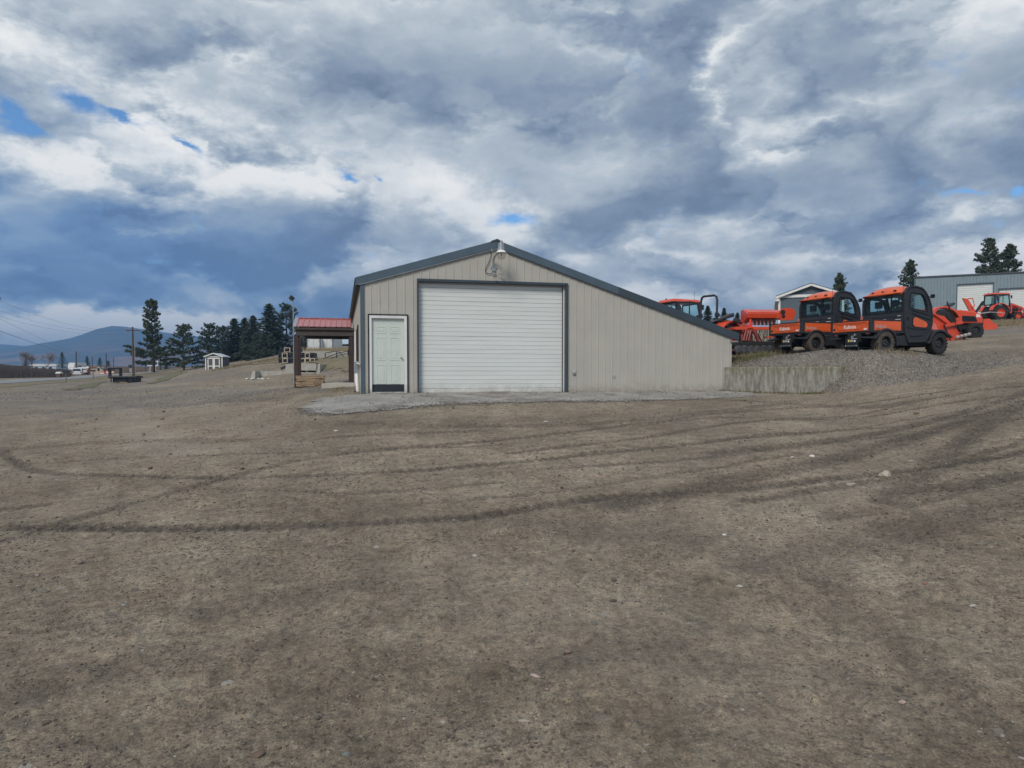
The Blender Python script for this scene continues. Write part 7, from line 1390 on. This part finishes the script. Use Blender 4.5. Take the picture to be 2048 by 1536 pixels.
for d_ in (d1, d2):
    o = empty('overhead_door', (0, 0, 0)); o.parent = MBD; nsl = 16
    for k in range(nsl): z0 = d_[2] * k / nsl; z1 = d_[2] * (k + 1) / nsl; MB().prism([(.14, z0 + .01), (.11, z0 + .03), (.11, z1 - .03), (.14, z1 - .004)], d_[0], d_[1], 'x').build('slat', M['slat_white'], o)
    MB().bx(d_[0], d_[1], .141, .15, 0, d_[2]).build('backing', M['grey_decal'], o)
    MB().bx(d_[0] - .08, d_[0] + .02, -.06, .14, -.3, d_[2]).bx(d_[1] - .02, d_[1] + .08, -.06, .14, -.3, d_[2]).bx(d_[0] - .08, d_[1] + .08, -.065, .14, d_[2], d_[2] + .1).build('door_trim', M['trim_blue'], o)
# ------------------------------------------------------------------ hills
def ridge(name, prof, Dn, Df, seed, mat, amp=8):
    px = np.array([p[0] for p in prof]); py = np.array([p[1] for p in prof]); nx, ny = 420, 90; V = np.zeros((ny, nx, 3)); xs_ = np.linspace(px[0], px[-1], nx); top = np.interp(xs_, px, py)
    for k in range(3): top = np.convolve(np.pad(top, 3, 'edge'), np.ones(7) / 7, 'valid')
    azr = np.arctan((xs_ - PCX) / F)
    for j in range(ny):
        f = j / (ny - 1); D = Dn + (Df - Dn) * f; a_ = (xs_ - PCX) / F; x = a_ * D; y = np.full(nx, D); hz_ = np.array([ray(1024, p)[1] for p in top]) * Df + EYE; rise = f ** 1.5 if f <= 1 else 1
        nz = (vnoise(x, y, .0022, seed, 5, .55) - .5) * amp * 4 * np.sin(min(1, f) * math.pi) + (vnoise(x, y, .018, seed + 1, 4, .6) - .5) * amp * (.15 + .55 * f); V[j, :, 0] = x; V[j, :, 1] = y; V[j, :, 2] = -3 + (hz_ + 3) * rise + nz * .9
    back = V[-1].copy(); back[:, 0] *= 1.35; back[:, 1] *= 1.35; back[:, 2] = -5; V = np.concatenate([V, back[None]]); ny += 1
    id_ = np.arange(nx * ny).reshape(ny, nx); q = np.stack([id_[:-1, :-1], id_[:-1, 1:], id_[1:, 1:], id_[1:, :-1]], -1).reshape(-1, 4); return tag(np_mesh(name, V.reshape(-1, 3), q, mat, smooth=True), kind='structure')
def hill_mat():
    m = pm('forest_hill', (.014, .026, .036), .95, .3, .012, .0, 1, col2=(.040, .058, .066), det=9); t = m.node_tree; b = t.nodes['Principled BSDF']; src = b.inputs['Base Color'].links[0].from_socket; g = t.nodes.new('ShaderNodeNewGeometry')  # forest colour carries a slight painted haze blue besides the air volume
    mp_ = t.nodes.new('ShaderNodeMapping'); mp_.inputs['Scale'].default_value = (1, .6, 2.5); t.links.new(g.outputs['Position'], mp_.inputs[0]); nz = t.nodes.new('ShaderNodeTexNoise'); nz.inputs['Scale'].default_value = .006; nz.inputs['Detail'].default_value = 7; t.links.new(mp_.outputs[0], nz.inputs['Vector'])
    r = t.nodes.new('ShaderNodeMapRange'); t.links.new(nz.outputs['Fac'], r.inputs[0]); r.inputs['From Min'].default_value = .50; r.inputs['From Max'].default_value = .60; sp = t.nodes.new('ShaderNodeSeparateXYZ'); t.links.new(g.outputs['Position'], sp.inputs[0]); r2 = t.nodes.new('ShaderNodeMapRange'); t.links.new(sp.outputs[2], r2.inputs[0]); r2.inputs['From Min'].default_value = 120; r2.inputs['From Max'].default_value = 40
    mu = t.nodes.new('ShaderNodeMath'); mu.operation = 'MULTIPLY'; t.links.new(r.outputs[0], mu.inputs[0]); t.links.new(r2.outputs[0], mu.inputs[1]); x = t.nodes.new('ShaderNodeMix'); x.data_type = 'RGBA'; t.links.new(mu.outputs[0], x.inputs['Factor']); t.links.new(src, x.inputs['A']); x.inputs['B'].default_value = (.20, .11, .07, 1); t.links.new(x.outputs['Result'], b.inputs['Base Color']); return m
HM = hill_mat()
ridge('mountain', [(-500, 720), (0, 700), (60, 692), (85, 685), (115, 682), (145, 677), (180, 663), (205, 654), (225, 651.5), (250, 653), (275, 657), (300, 660), (340, 666), (380, 671), (430, 676), (500, 676), (560, 672), (610, 667), (660, 664), (720, 668), (900, 690), (1100, 715), (1400, 735)], 1300, 2700, 5, HM)
ridge('far_hills', [(-900, 690), (-300, 684), (-60, 686), (0, 688), (40, 691), (90, 697), (160, 704), (300, 712), (700, 714)], 3000, 3500, 9, HM, 5)
HAZE_COL = (.30, .57, 1.0, 1); HAZE_D = .00038
# air between here and the mountain
hv = bpy.data.materials.new('air'); hv.use_nodes = True; tn = hv.node_tree; tn.nodes.clear(); vo = tn.nodes.new('ShaderNodeVolumePrincipled'); vo.inputs['Color'].default_value = HAZE_COL; vo.inputs['Density'].default_value = HAZE_D; vo.inputs['Anisotropy'].default_value = 0.0
ou = tn.nodes.new('ShaderNodeOutputMaterial'); tn.links.new(vo.outputs[0], ou.inputs['Volume'])
hb_ = MB().bx(-5200, 5200, -2500, 6300, -8, 205).build('haze', hv, None); tag(hb_, kind='stuff')
